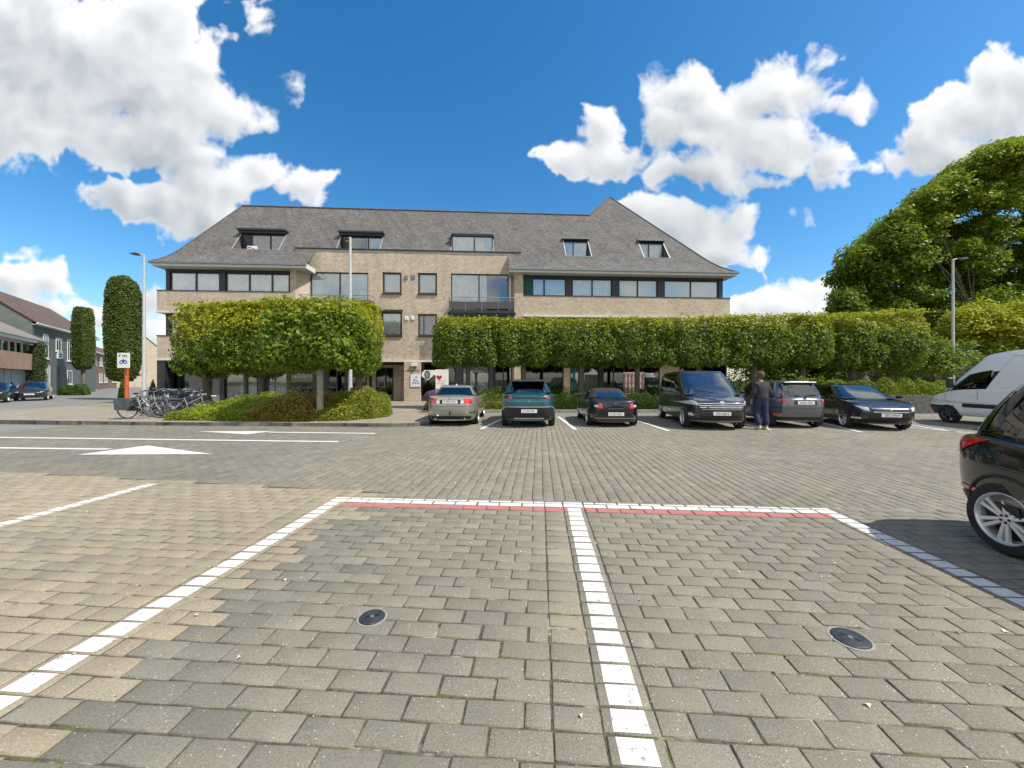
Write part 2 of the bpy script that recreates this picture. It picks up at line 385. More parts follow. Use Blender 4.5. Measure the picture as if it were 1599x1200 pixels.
M['asphalt2'] = mat('street_asphalt', (.19, .18, .165), .9, var=.1, scale=.5, bump=.4, bscale=60)
def slab_mat(name, c1, c2, w, h):
    m, t, p, out = newmat(name)
    v = t.n('ShaderNodeTexCoord').outputs['Object']
    b = t.n('ShaderNodeTexBrick'); t.put(b.inputs['Vector'], v); b.inputs['Scale'].default_value = 1
    b.inputs['Color1'].default_value = (*c1, 1); b.inputs['Color2'].default_value = (*c2, 1); b.inputs['Mortar'].default_value = (.10, .09, .075, 1)
    b.inputs['Mortar Size'].default_value = .008; b.inputs['Brick Width'].default_value = w; b.inputs['Row Height'].default_value = h
    hv = t.n('ShaderNodeHueSaturation'); t.put(hv.inputs['Color'], b.outputs[0])
    t.put(hv.inputs['Value'], t.m('MULTIPLY', t.m('MULTIPLY_ADD', t.noise(v, .7, 6, .7), .6, .7), t.m('MULTIPLY_ADD', t.noise(v, 30, 4, .7), .5, .75)))
    t.put(p.inputs['Base Color'], hv.outputs[0]); p.inputs['Roughness'].default_value = .9
    return m
M['sidewalk'] = slab_mat('pavement_slabs', (.33, .28, .205), (.26, .22, .165), .22, .11)
M['kerb'] = mat('kerb_concrete', (.27, .255, .225), .85, var=.2, scale=5, bump=.4)
M['grass'] = mat('rough_lawn', (.05, .085, .02), .9, var=.4, scale=2, bump=.8, bscale=30)

# base sheet to the horizon, then the street asphalt, then the joint bed under the pavers
b = MB(); b.quad((-900, -300, -.05), (900, -300, -.05), (900, 1500, -.05), (-900, 1500, -.05)); tag(b.build('ground', M['grass']), kind='structure')
b = MB(); b.quad((-75, -60, -.03), (60, -60, -.03), (60, 26, -.03), (-75, 26, -.03)); tag(b.build('square_asphalt', M['asphalt2']), kind='structure')
b = MB(); b.quad((-75, 26, -.03), (-24, 26, -.03), (-66, 105, -.03), (-95, 105, -.03)); tag(b.build('street', M['asphalt2']), kind='structure')
def poly_sheet(name, pts, z, m): 
    b = MB(); b.quad(*[(x, y, z) for x, y in pts]); return tag(b.build(name, m), kind='structure')
PX0, PX1, PYF = -15.5, 24, 17.2     # extent of the paved square
b = MB(); b.quad((PX0, -4, -.0075), (PX1, -4, -.0075), (PX1, PYF, -.0075), (PX0, PYF, -.0075)); tag(b.build('joint_bed', M['joint']), kind='structure')

LINES = [-5.956, -2.69, .418, 3.485]
def bound(q1): return np.where(q1 < -2.1, 5.34 + (-2.1 - q1) * .1, 5.12)
def stones(name, C1, C2, w, d, tone, yaw, gap, jit=1.0):
    """C1,C2 centres in the paver frame; w,d size along the two axes"""
    n = len(C1)
    gx = gap * (RNG.uniform(.5, 1.5, n) + (RNG.random(n) < .10) * .9) * .5; gy = gap * (RNG.uniform(.6, 1.6, n) + (RNG.random(n) < .08) * .8) * .5
    hw = w / 2 - gx; hd = d / 2 - gy
    bev = .0065
    z0 = RNG.normal(0, .0011, n) * jit; tx = RNG.normal(0, .0042, n) * jit; ty = RNG.normal(0, .0042, n) * jit
    rot = RNG.normal(0, .010, n) * jit
    ang = rot
    V = np.zeros((n, 12, 3))
    rings = [(0, -.030, 0), (0, -.0032, 0), (bev, 0, 0)]
    cs, sn = np.cos(ang), np.sin(ang)
    C1 = C1 + RNG.normal(0, .0014, n) * jit; C2 = C2 + RNG.normal(0, .0014, n) * jit
    for ri, (ins, z, _) in enumerate(rings):
        for ci, (sx, sy) in enumerate(((-1,-1),(1,-1),(1,1),(-1,1))):
            lx = sx * (hw - ins); ly = sy * (hd - ins)
            a = C1 + lx * cs - ly * sn; c = C2 + lx * sn + ly * cs
            V[:, ri*4+ci, 0] = a * CA + c * SA; V[:, ri*4+ci, 1] = -a * SA + c * CA
            V[:, ri*4+ci, 2] = z + z0 + lx * tx + ly * ty
    F = np.array([[8,9,10,11],[0,1,5,4],[1,2,6,5],[2,3,7,6],[3,0,4,7],[4,5,9,8],[5,6,10,9],[6,7,11,10],[7,4,8,11]])
    FF = (F[None] + (np.arange(n) * 12)[:, None, None]).reshape(-1, 4)
    rnd = RNG.uniform(0, 1, n)
    o = npmesh(name, V.reshape(-1, 3), FF, M['stone'], attrs={'tone': np.repeat(tone, 12), 'rnd': np.repeat(rnd, 12)})
    tag(o, kind='structure')
    return dict(C1=C1, C2=C2, hw=hw, hd=hd, z0=z0, tx=tx, ty=ty, V=V)
SW, SD = .28, .147
# --- bay stones: rows parallel to the end line; three soldier columns hold the bay lines
rows = np.arange(-3.6, 8.2, SD); C1s = []; C2s = []; Ws = []
cols = []   # fixed columns (start, width) at each line: one full stone then the line stone
segs = []
edges = [-15.5] + [x for L in LINES for x in (L - .36, L + .13)] + [13]
for ri, r in enumerate(rows):
    for i in range(0, len(edges), 2):
        a, bb = edges[i], edges[i+1]
        n = max(1, round((bb - a) / SW)); off = (.5 if ri % 2 else 0) + random.uniform(-.04, .04)
        if off > .2: xs = [a] + [a + (bb - a) * (k + off) / n for k in range(n)] + [bb]
        else: xs = [a + (bb - a) * k / n for k in range(n + 1)]
        for k in range(len(xs) - 1):
            C1s.append((xs[k] + xs[k+1]) / 2); Ws.append(xs[k+1] - xs[k]); C2s.append(r)
    for L in LINES:
        C1s += [L - .36 + .115, L + .13 - .13]; Ws += [.23, .26]; C2s += [r, r]
C1s, C2s, Ws = map(np.array, (C1s, C2s, Ws))
xw, yw = C1s * CA + C2s * SA, -C1s * SA + C2s * CA
keep = (C2s < bound(C1s) - .02) & (xw > PX0) & (xw < 12.5) & (yw > -3.8)
C1s, C2s, Ws = C1s[keep], C2s[keep], Ws[keep]
tone = np.clip(RNG.normal(.42, .045, len(C1s)), .12, .75)
left = C1s < -2.30 + RNG.uniform(-.12, .16, len(C1s)) + np.where(C2s > 4.2, .25, 0)
tone = np.where(left, np.clip(RNG.normal(.90, .05, len(C1s)), .5, 1), tone)
drk = (C1s > -2.35) & (C1s < -1.70 + RNG.uniform(-.3, .3, len(C1s))) & ~left
tone = np.where(drk, np.clip(RNG.normal(.17, .05, len(C1s)), 0, .4), tone)
mid_ = (C1s >= -1.35) & (C1s < 0); tone = np.where(mid_, tone - .05, tone)
patch = left & (C1s < -2.9) & (C2s < 3.9) & (RNG.uniform(0, 1, len(C1s)) < .30) & (C2s > 2.6) & (C1s < -3.9) & (C1s > -6); tone = np.where(patch, .66, tone)
colA = (np.abs(C1s - (.418 - .245)) < .02) & (C2s > 2.4); tone = np.where(colA & (RNG.uniform(0, 1, len(C1s)) < .6), .72, tone)
BS = stones('bay_paving', C1s, C2s, Ws, SD, tone, 0, .011)
# --- lane stones: rows run away from the bays
C1s = []; C2s = []
for ci, x in enumerate(np.arange(-19, 26, SD)):
    off = random.choice([0, .5]) * SW if 0 else (ci % 2) * .5 * SW + random.uniform(-.01, .01)
    ys = np.arange(4.6 + off, 20, SW); C1s.append(np.full(len(ys), x)); C2s.append(ys)
C1s = np.concatenate(C1s); C2s = np.concatenate(C2s)
xw, yw = C1s * CA + C2s * SA, -C1s * SA + C2s * CA
lo_ = np.maximum(C2s - SW / 2, bound(C1s) - .012); hi_ = C2s + SW / 2; LD = hi_ - lo_; C2s = (lo_ + hi_) / 2
keep = (LD > .045) & (xw > PX0) & (xw < PX1) & (yw < PYF)
C1s, C2s, LD = C1s[keep], C2s[keep], LD[keep]
tone = np.clip(RNG.normal(.42, .07, len(C1s)), .1, .8) - np.clip((-2 - C1s) / 14, 0, .28)
stones('lane_paving', C1s, C2s, SD, LD, tone, 0, .010, jit=.8)

# --- road paint on the pavers: worn white and faded red, following each stone's tilt
def paintmat(name, col, under=(.25, .23, .19), wear=.5):
    m, t, p, out = newmat(name); v = t.n('ShaderNodeTexCoord').outputs['Object']
    w = t.m('MAXIMUM', t.sstep(t.noise(v, 26, 6, .78), wear, wear + .06), t.m('MULTIPLY', t.sstep(t.noise(v, 120, 3, .7), .62, .7), .6))
    d = t.m('MULTIPLY_ADD', t.noise(v, 2.5, 5, .7), .3, .8)
    hv = t.n('ShaderNodeHueSaturation'); hv.inputs['Color'].default_value = (*col, 1); t.put(hv.inputs['Value'], d)
    t.put(p.inputs['Base Color'], t.mix(w, hv.outputs[0], under)); p.inputs['Roughness'].default_value = .75
    b = t.n('ShaderNodeBump'); b.inputs['Strength'].default_value = .5; b.inputs['Distance'].default_value = .004
    t.put(b.inputs['Height'], t.noise(v, 90, 3, .7)); t.put(p.inputs['Normal'], b.outputs[0])
    return m
M['paint'] = paintmat('road_paint_white', (.66, .65, .61), wear=.565)
M['paintred'] = paintmat('road_paint_red', (.48, .14, .135), wear=.55)
def painted(name, rect, m, zoff=.0022):
    a0, a1, b0, b1 = rect; mb = MB()
    for i in range(len(BS['C1'])):
        c1, c2, hw, hd = BS['C1'][i], BS['C2'][i], BS['hw'][i] - .005, BS['hd'][i] - .005
        x0, x1 = max(a0, c1 - hw), min(a1, c1 + hw); y0, y1 = max(b0, c2 - hd), min(b1, c2 + hd)
        if x1 - x0 < .012 or y1 - y0 < .012: continue
        f = lambda x, y: (x * CA + y * SA, -x * SA + y * CA, BS['z0'][i] + (x - c1) * BS['tx'][i] + (y - c2) * BS['ty'][i] + zoff)
        jx = lambda: random.uniform(-.004, .004)
        mb.quad(f(x0 + jx(), y0), f(x1 + jx(), y0), f(x1 + jx(), y1), f(x0 + jx(), y1))
    return tag(mb.build(name, m), kind='structure')
LW = .165
painted('bay_line', (LINES[0] - LW/2, LINES[0] + LW/2, -3.5, 5.5), M['paint'])
for L in LINES[1:]: painted('bay_line', (L - LW/2, L + LW/2, -3.5, 4.87), M['paint'])
painted('bay_end_line', (LINES[1] - LW/2, LINES[3] + LW/2, 4.873, 5.06), M['paint'])
painted('bay_red_line', (LINES[1] + LW/2 + .03, LINES[2] - LW/2 - .01, 4.69, 4.868), M['paintred'])
painted('bay_red_line', (LINES[2] + LW/2 + .01, LINES[3] - LW/2 + .02, 4.69, 4.868), M['paintred'])
# far markings (sheets 4 mm above the pavers)
def strip(name, p, q, w, z=.008):
    p, q = Vector(p), Vector(q); d = (q - p).normalized(); n = Vector((-d.y, d.x)) * w / 2
    mb = MB(); k = max(1, int((q - p).length / .6))
    for i in range(k):
        a = p + (q - p) * i / k; c = p + (q - p) * (i + 1) / k
        mb.quad((*(a - n), z), (*(c - n), z), (*(c + n), z), (*(a + n), z))
    return tag(mb.build(name, M['paint']), kind='structure')
strip('lane_line', gp(-60, 683), gp(529, 690.5), .17)
strip('lane_line', gp(-60, 699.5), gp(172, 702.2), .16)
strip('lane_line', gp(420, 675.6), gp(586, 677.5), .16)
strip('lane_line', gp(-30, 660), gp(22, 660), .3)
b = MB(); b.quad(*[(*gp(*p), .009) for p in ((120, 711), (332, 710), (230, 696.5))]); tag(b.build('lane_arrow', M['paint']), kind='structure')
b = MB(); b.quad(*[(*gp(*p), .009) for p in ((308, 674.3), (385, 679), (428, 674))]); tag(b.build('lane_arrow', M['paint']), kind='structure')
for (p, q) in (((751, 670.7), (782, 655.5)), ((899, 671.6), (881, 658)), ((1045, 673.7), (1000, 659)), ((1204, 672), (1150, 660)), ((1345, 675.5), (1285, 661)), ((1500, 676), (1400, 661))):
    a, c = Vector(gp(*p)), Vector(gp(*q)); d = (c - a).normalized(); strip('parking_line', a, a + d * 4.4, .13)
strip('parking_line', gp(1400, 666), gp(1540, 679), .12)

# --- raised pavement island with the trees, pavement in front of the building
kz = .13
isl = [gp(u, v) for u, v in ((-2, 0),) if 0]
front = [(-22, 14.6), (-15.5, 13.85), (-12.6, 13.55), (-8.5, 13.35), (-4.0, 13.1), (-3.35, 13.25), (-2.95, 13.7), (-2.85, 14.6), (-2.8, 19.0)]
b = MB(); poly = front + [(-2.8, 19.2), (26, 19.2), (26, 32), (-25.3, 32), (-25.3, 24), (-24.5, 16.5)]
b.prism([(x, y) for x, y in poly], -.1, kz - .004); tag(b.build('pavement', M['sidewalk']), kind='structure')
b = MB()
for i in range(len(front) - 1):
    p, q = Vector(front[i]), Vector(front[i+1]); L = (q - p).length; d = (q - p) / L; n = Vector((-d.y, d.x)) * .15
    k = max(1, round(L / .95))
    for j in range(k):
        a = p + d * (L * j / k + .004); c = p + d * (L * (j + 1) / k - .004)
        b.prism([tuple(a), tuple(c), tuple(c + n), tuple(a + n)], -.08, kz + random.uniform(-.002, .003))
tag(b.build('kerb', M['kerb']), kind='structure')
b = MB()
for j in range(29): b.prism([(-2.65 + j, 19.05), (-1.66 + j, 19.05), (-1.66 + j, 19.19), (-2.65 + j, 19.19)], -.08, kz)
tag(b.build('kerb', M['kerb']), kind='structure')
# gutter strip and asphalt patch on the left
b = MB(); b.prism([(-75, 26), (-75, 15.4), (-22.5, 13.2), (-22.5, 13.0), (-75, 15.2)][::-1][:4] if 0 else [(-70, 14.9), (-22, 14.2), (-22, 14.42), (-70, 15.12)], -.04, -.018); tag(b.build('gutter', M['kerb']), kind='structure')

# loose grit and bits of dry leaf lying in the joints and on the stones
n_ = 1500; gx_ = RNG.uniform(-5.5, 5.5, n_); gy_ = 1.2 + RNG.random(n_) ** 1.4 * 6; V = np.zeros((n_, 4, 3)); sz = RNG.uniform(.0025, .0065, n_) * (1 + (RNG.random(n_) < .06) * 1.6); an = RNG.uniform(0, 6.28, n_)
for k in range(4):
    V[:, k, 0] = gx_ + np.cos(an + k * 1.57 + RNG.normal(0, .3, n_)) * sz; V[:, k, 1] = gy_ + np.sin(an + k * 1.57) * sz * RNG.uniform(.5, 1, n_); V[:, k, 2] = .003 + (k % 2) * sz * .8
tag(npmesh('grit', V.reshape(-1, 3), np.arange(n_ * 4).reshape(-1, 4), mat('pale_grit', (.42, .38, .30), .9, var=.7, scale=3)), 'pale grit and dry leaf crumbs on the pavers', 'grit', kind='stuff')
# --- round black covers set in the bays
def ground_cap(u, v, r, rz, label):
    x, y = gp(u, v); e = empty('ground_socket_cover', (x, y, 0), rz, label, 'socket cover', 'round covers in the charging bays')
    ring = MB(); ring.lathe([(r * 1.16, -.01), (r * 1.16, .0035), (r * 1.02, .004), (r * 1.0, -.01)], n=48); ring.build('cement_ring', mat('pale_cement', (.26, .25, .22), .9, var=.2, scale=30), e, smooth=True)
    d = MB(); d.lathe([(r * .99, -.01), (r * .99, .008), (r * .95, .011), (r * .62, .0115), (r * .60, .0095), (r * .58, .0115), (0.001, .0125)], n=48)
    d.build('disc', mat('cast_cover', (.035, .04, .047), .55, .2, var=.3, scale=25, bump=.2), e, smooth=True)
    for s in (-1, 1):
        k = MB(); k.box((s * r * .38 - .011, -.008, .0117), (s * r * .38 + .011, .008, .0137)); k.build('key_hole', M['black'], e)
    k = MB(); k.lathe([(.001, .0145), (.012, .0145), (.013, .0118)], n=16); k.build('lock', M['steel'], e, smooth=True)
ground_cap(581, 965, .084, .3, 'round black socket cover in the left charging bay, light ring of cement around it')
ground_cap(1328, 998, .098, -.9, 'round black socket cover in the right charging bay, larger of the two')
# ================================================================ APARTMENT BUILDING (local axes: s along the front, t inwards, z up)
BX, BY, BA = -23.2, 24.7, math.atan2(.0638, .998)
bc, bs = math.cos(BA), math.sin(BA)
def fs(u, t): k = (u - 799.5) / 600; return (k * (BY + bc * t) - BX + bs * t) / (bc - k * bs)
def fz(u, v, t): s = fs(u, t); return 1.6 + (594 - v) / 600 * (BY + bs * s + bc * t)
bld = empty('apartment_building', (BX, BY, 0), BA, 'long tan brick apartment building with steep slate roof, dormers and balconies behind the clipped trees', 'building')
def wall_open(s0, s1, z0, z1, t, ops, thick=.3, mb=None, rev=.14):
    """front wall sheet at depth t with rectangular openings (a,b,c,d) and their reveals, a real thickness behind"""
    mb = mb or MB()
    ss = sorted({s0, s1, *[x for o in ops for x in (max(s0,o[0]), min(s1,o[1]))]}); zs = sorted({z0, z1, *[x for o in ops for x in (max(z0,o[2]), min(z1,o[3]))]})
    for i in range(len(ss) - 1):
        for j in range(len(zs) - 1):
            a, b, c, d = ss[i], ss[i+1], zs[j], zs[j+1]; cm, zm = (a + b) / 2, (c + d) / 2
            if any(o[0] < cm < o[1] and o[2] < zm < o[3] for o in ops): continue
            mb.quad((a,t,c),(b,t,c),(b,t,d),(a,t,d))
    for (a, b, c, d) in ops:
        a, b = max(a, s0), min(b, s1)
        mb.quad((a,t,c),(a,t+rev,c),(a,t+rev,d),(a,t,d)); mb.quad((b,t,c),(b,t,d),(b,t+rev,d),(b,t+rev,c))
        mb.quad((a,t,d),(a,t+rev,d),(b,t+rev,d),(b,t,d)); mb.quad((a,t,c),(b,t,c),(b,t+rev,c),(a,t+rev,c))
    mb.quad((s0,t,z0),(s0,t,z1),(s0,t+thick,z1),(s0,t+thick,z0)); mb.quad((s1,t,z0),(s1,t+thick,z0),(s1,t+thick,z1),(s1,t,z1)); mb.quad((s0,t,z1),(s1,t,z1),(s1,t+thick,z1),(s0,t+thick,z1))
    return mb
def pleats(mb, a, b, c, d, t, amp=.025, per=.16):
    n = max(2, int((b - a) / per * 4)); 
    for i in range(n):
        x0, x1 = a + (b-a)*i/n, a + (b-a)*(i+1)/n
        y0, y1 = t + amp*math.sin(i*math.pi/2+.4*math.sin(i*.7)), t + amp*math.sin((i+1)*math.pi/2+.4*math.sin((i+1)*.7))
        mb.quad((x0,y0,c),(x1,y1,c),(x1,y1,d),(x0,y0,d))
def window(a, b, c, d, t, splits=(), fm='anthra', fw=.07, curtain='curtain', parent=None, glass='glass', cz=0.0, room='room', name='window', cover=(0, 1), ledge=True):
    parent = parent or bld
    f = MB(); dp = .07
    f.box((a,t,c),(a+fw,t+dp,d)); f.box((b-fw,t,c),(b,t+dp,d)); f.box((a+fw,t,c),(b-fw,t+dp,c+fw)); f.box((a+fw,t,d-fw),(b-fw,t+dp,d))
    for s in splits: f.box((s-fw*.55,t-.008,c+fw),(s+fw*.55,t+dp,d-fw))
    if ledge: f.box((a-.03,t-.17,c-.05),(b+.03,t+.02,c-.004))
    w = f.build(name, M[fm], parent)
    g = MB(); g.box((a+fw,t+.028,c+fw),(b-fw,t+.04,d-fw)); g.build('pane', M[glass], w)
    if curtain:
        k = MB(); c0, c1 = a + (b - a) * cover[0], a + (b - a) * cover[1]
        if curtain == 'blind' : k.box((c0,t+.08,c+cz),(c1,t+.09,d))
        elif curtain == 'green': k.box((c0,t+.08,c+cz),(c1,t+.09,d))
        else: pleats(k, c0, c1, c+cz, d-fw, t+.10)
        k.build('curtain', M[curtain], w)
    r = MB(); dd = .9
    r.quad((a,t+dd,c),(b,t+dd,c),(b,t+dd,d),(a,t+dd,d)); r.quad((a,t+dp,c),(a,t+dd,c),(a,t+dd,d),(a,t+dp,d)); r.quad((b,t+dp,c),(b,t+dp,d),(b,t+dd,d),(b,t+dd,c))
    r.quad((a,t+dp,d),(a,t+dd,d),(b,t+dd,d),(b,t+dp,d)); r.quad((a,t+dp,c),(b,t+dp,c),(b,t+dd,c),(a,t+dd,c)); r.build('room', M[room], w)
    return w
# main levels (z)
ZB1a, ZB1b, ZB2a, ZB2b = 6.12, 7.47, 3.03, 4.50    # band 1 bottom/top, band 2 bottom/top
EZ = 9.26
# ---- roof
def Rz(t): return EZ + .55 * t + .28 * t * t if t < 1.4 else 8.69 + 1.35 * t
TL, TR = 4.67, 6.48
sLe = lambda t: .6 * t
sRe = lambda t: 39.2 - 1.096 * t
sc0, sc1 = fs(461, 1.4), fs(813, 1.4)
eL, eR = fs(481, .3), fs(795, .3)
dormers = []
for (u0, u1, lid0, lid1) in ((362, 435, 372, 452), (524, 592, 517, 597), (704, 770, 702, 771), (884, 924, 878, 927), (1006, 1046, 1000, 1049)):
    dormers.append((fs(u0, 1.45), fs(u1, 1.45)))
D0, D1 = 1.4, 2.62
trows = [0, .2, .5, .8, 1.1, 1.4, 1.9, D1, 3.2, 4.0, TL]
b = MB()
def roofcell(t0, t1, a, bb, c, d):   # a..bb at t0, c..d at t1
    b.quad((a, t0, Rz(t0)), (bb, t0, Rz(t0)), (d, t1, Rz(t1)), (c, t1, Rz(t1)))
for i in range(len(trows) - 1):
    t0, t1 = trows[i], trows[i+1]
    cuts = []
    if t1 <= 1.4 + 1e-6: spans = [('L', eL), (eR, 'R')]
    elif t0 >= D0 - 1e-6 and t1 <= D1 + 1e-6:
        xs = ['L'] + [x for dd in dormers for x in dd] + ['R']; spans = [(xs[k], xs[k+1]) for k in range(0, len(xs), 2)]
    else: spans = [('L', 'R')]
    for (p, q) in spans:
        pa_, pc_ = (sLe(t0), sLe(t1)) if p == 'L' else (p, p); qa_, qc_ = (sRe(t0), sRe(t1)) if q == 'R' else (q, q)
        roofcell(t0, t1, pa_, qa_, pc_, qc_)
# upper part of the right pyramid, front face
srL = 29.85; sp = 32.1
b.quad((srL, TL, Rz(TL)), (sRe(TL), TL, Rz(TL)), (sp, TR, Rz(TR)))
# side and back faces
BK = 2 * TL; BKR = 2 * TR
def mir(t): return BK - t
def mirR(t): return BKR - t
for i in range(len(trows) - 1):
    t0, t1 = trows[i], trows[i+1]
    b.quad((sLe(t0), t0, Rz(t0)), (sLe(t1), t1, Rz(t1)), (sLe(t1), mir(t1), Rz(t1)), (sLe(t0), mir(t0), Rz(t0)))
    b.quad((sLe(t0), mir(t0), Rz(t0)), (sLe(t1), mir(t1), Rz(t1)), (27, mir(t1), Rz(t1)), (27, mir(t0), Rz(t0)))
    b.quad((sRe(t0), t0, Rz(t0)), (sRe(t0), mirR(t0), Rz(t0)), (sRe(t1), mirR(t1), Rz(t1)), (sRe(t1), t1, Rz(t1)))
    b.quad((25, mirR(t0), Rz(t0)), (sRe(t0), mirR(t0), Rz(t0)), (sRe(t1), mirR(t1), Rz(t1)), (25 + t1, mirR(t1), Rz(t1)))
b.quad((sRe(TL), TL, Rz(TL)), (sRe(TL), mirR(TL), Rz(TL)), (sp, TR, Rz(TR)))
b.quad((25 + TL, mirR(TL), Rz(TL)), (sRe(TL), mirR(TL), Rz(TL)), (sp, TR, Rz(TR)))
b.quad((srL, TL, Rz(TL)), (sp, TR, Rz(TR)), (25 + TL, mirR(TL), Rz(TL)))
b.quad((25, mirR(0), EZ), (25 + TL, mirR(TL), Rz(TL)), (srL, TL, Rz(TL)), (25, TL, EZ))
for (a, c) in dormers:   # sloping cheeks and floor of the inset dormers
    n = 4
    for k in range(n):
        t0, t1 = D0 + (D1 - D0) * k / n, D0 + (D1 - D0) * (k + 1) / n
        for s in (a, c): b.quad((s, t0, Rz(D0) - .02), (s, t1, Rz(D0) - .02), (s, t1, Rz(t1)), (s, t0, Rz(t0)))
roof = b.build('roof', M['slate'], bld, fix=False)
for t_ in (0,):
    pass
rg = MB()   # ridge tiles
def ridge(p, q, r=.11, step=.33):
    p, q = Vector(p), Vector(q); k = max(1, int((q - p).length / step))
    for i in range(k): rg.tube([p + (q-p) * (i / k), p + (q-p) * ((i + .97) / k)], [r, r * .82], 6)
ridge((sLe(TL), TL, Rz(TL)), (srL, TL, Rz(TL)), .10)
def hipl(f, tmax, mirf=None):
    n = 18
    for i in range(n):
        t0, t1 = tmax * i / n, tmax * (i + 1) / n
        rg.tube([(f(t0), t0, Rz(t0) + .01), (f(t1), t1, Rz(t1) + .01)], .055, 6)
hipl(sLe, TL); hipl(sRe, TR)
rg.tube([(srL, TL, Rz(TL)), (sp, TR, Rz(TR))], .06, 6)
rg.build('ridge_tiles', mat('ridge_slate', (.09, .085, .08), .85, var=.3), roof)
# eaves: gutter lip, white fascia, soffit
for k, (a, c) in enumerate(((0, eL), (eR, 39.2))):
    g = MB(); f = MB(); so = MB()
    g.box((a - .06, -.10, EZ - .11), (c + .04, .02, EZ + .012)); f.box((a, .02, EZ - .27), (c, .06, EZ - .11)); so.box((a + .02, .06, EZ - .27), (c - .02, 1.4, EZ - .22))
    if k == 0: g.box((-.16, -.06, EZ - .11), (-.06, BK, EZ + .012)); f.box((0, .06, EZ - .27), (.05, BK, EZ - .11)); f.box((eL - .05, .06, EZ - .27), (eL, 1.39, EZ + .05)); so.box((.05, 1.4, EZ - .27), (.9, BK, EZ - .22))
    else: g.box((39.24, -.06, EZ - .11), (39.36, BKR, EZ + .012)); f.box((39.15, .06, EZ - .27), (39.2, BKR, EZ - .11)); f.box((eR, .06, EZ - .27), (eR + .05, 1.39, EZ + .05)); so.box((38.4, 1.4, EZ - .27), (39.15, BKR, EZ - .22))
    g.build('gutter', M['zinc'], roof); f.build('fascia', M['offwhite'], bld); so.build('soffit', M['offwhite'], bld)
# ---- brick: bands of both wings, chamfered corner pieces, centre wall
wl0, wl1 = fs(245, .45), fs(453, .45)
wr0, wr1 = fs(817, .45), fs(1140, .45)
pier0 = fs(803, .45)
b = MB()
for (a, c) in ((wl0, wl1), (wr0, wr1)):
    bk = BK - .6 if a < 5 else BKR - .6
    for (z0, z1) in ((ZB1a, ZB1b), (ZB2a, ZB2b)): b.box((a, .45, z0), (c, bk, z1))
for (z0, z1) in ((.1, EZ - .27),):
    b.prism([(wl1, .45), (wl1 + .35, .45), (fs(484, 1.4), 1.4), (fs(484, 1.4), 3), (wl1, 3)], 3.03, z1)
    b.box((pier0, .40, .1), (wr0 - .002, 3, z1))
ops = []
cw = dict(L=(fs(484,1.4), fs(575,1.4), fz(530,467,1.4), fz(530,425.5,1.4)))
cz0, cz1 = 3.0, 10.72
smw = []
for (u0, u1, v0, v1) in ((597, 627, 459, 425.5), (652.5, 682.5, 460, 426.5), (595, 628, 525, 487), (652.5, 682.5, 525.5, 490.5)):
    smw.append((fs(u0,1.4), fs(u1,1.4), fz((u0+u1)/2, v0, 1.4), fz((u0+u1)/2, v1, 1.4)))
bigR = (fs(704,1.4), fs(794,1.4), 6.35, fz(750, 428, 1.4))
bigL = (cw['L'][0], cw['L'][1], 6.35, cw['L'][3])
lowR = (fs(706,1.4), fs(794,1.4), 3.35, 5.75); lowL = (bigL[0], bigL[1], 3.35, 5.75)
ops = smw + [bigR, bigL, lowR, lowL]
wall_open(sc0, sc1, cz0, cz1, 1.4, ops, thick=.35, mb=b)
b.build('brick_wall', M['brick'], bld)
# building core (back walls) so that the volume is closed
b = MB(); b.box((wl0 + .4, 2.4, .1), (wr0, BK - .6, 9.1)); b.box((wr0, 2.4, .1), (wr1 - .4, BKR - .6, 9.1)); b.build('rear_wall', M['brick'], bld)
b = MB(); b.box((sc0 - .04, 1.33, cz1), (sc1 + .04, 1.80, cz1 + .07)); b.build('parapet_coping', M['anthra'], bld)
b = MB()
b.box((wl0 - .03, .39, ZB2a - .13), (fs(455,.45), 1.5, ZB2a)); b.box((wl0 - .03, .39, ZB1a - .10), (fs(455,.45), 1.5, ZB1a))
b.box((fs(817,.45), .33, ZB1a - .11), (wr1 + .03, 1.5, ZB1a)); b.box((pier0, .33, ZB2a - .13), (wr1 + .03, 1.5, ZB2a))
b.box((fs(455,.45), 1.22, 2.88), (pier0, 1.5, 3.0)); b.build('string_course', M['offwhite'], bld)
for (a, c) in ((wl0, wl1), (wr0, wr1)):
    for z in (ZB1b, ZB2b): b = MB(); b.box((a - .03, .42, z), (c + .03, .80, z + .05)); b.build('sill_coping', M['anthra'], bld)
# ---- window strips of the wings
WT = .85
def strip_windows(us, z0, z1, s_a, s_b, curt):
    pil = MB(); edges_ = [s_a] + [fs(u, WT) for w in us for u in (w[0], w[-1])] + [s_b]
    for i in range(0, len(edges_), 2): pil.box((edges_[i], WT - .02, z0), (edges_[i+1], WT + .25, z1))
    pil.box((s_a, WT - .05, z1 - .16), (s_b, WT + .3, z1 + .001))
    pil.build('pillar_panels', M['anthra'], bld)
    for k, w in enumerate(us):
        a, c = fs(w[0], WT), fs(w[-1], WT)
        cc = curt[k % len(curt)]
        window(a, c, z0 + .002, z1 - .162, WT + .05, [fs(x, WT) for x in w[1:-1]], fm='anthra', fw=.085, curtain=cc, ledge=False, cover=(.0, 1))
WL = [(265, 305.5, 343), (352, 389, 424.5, 452)]
WR = [(831, 850, 884), (893, 925, 956), (966, 996, 1027), (1037, 1079, 1122)]
strip_windows(WL, ZB1b + .05, EZ - .27, wl0 + .25, fs(452.5, WT), ['curtain'])
strip_windows(WR, ZB1b + .05, EZ - .27, fs(817, WT), wr1 - .3, ['curtain', 'curtain', 'blind', 'blind'])
g = MB(); g.box((fs(818, WT), WT + .0 - .03, ZB1b + .06), (fs(831, WT), WT + .02, EZ - .44)); g.build('green_shutter', M['green'], bld)['label'] = 'dark green shutter beside the first window of the right wing'
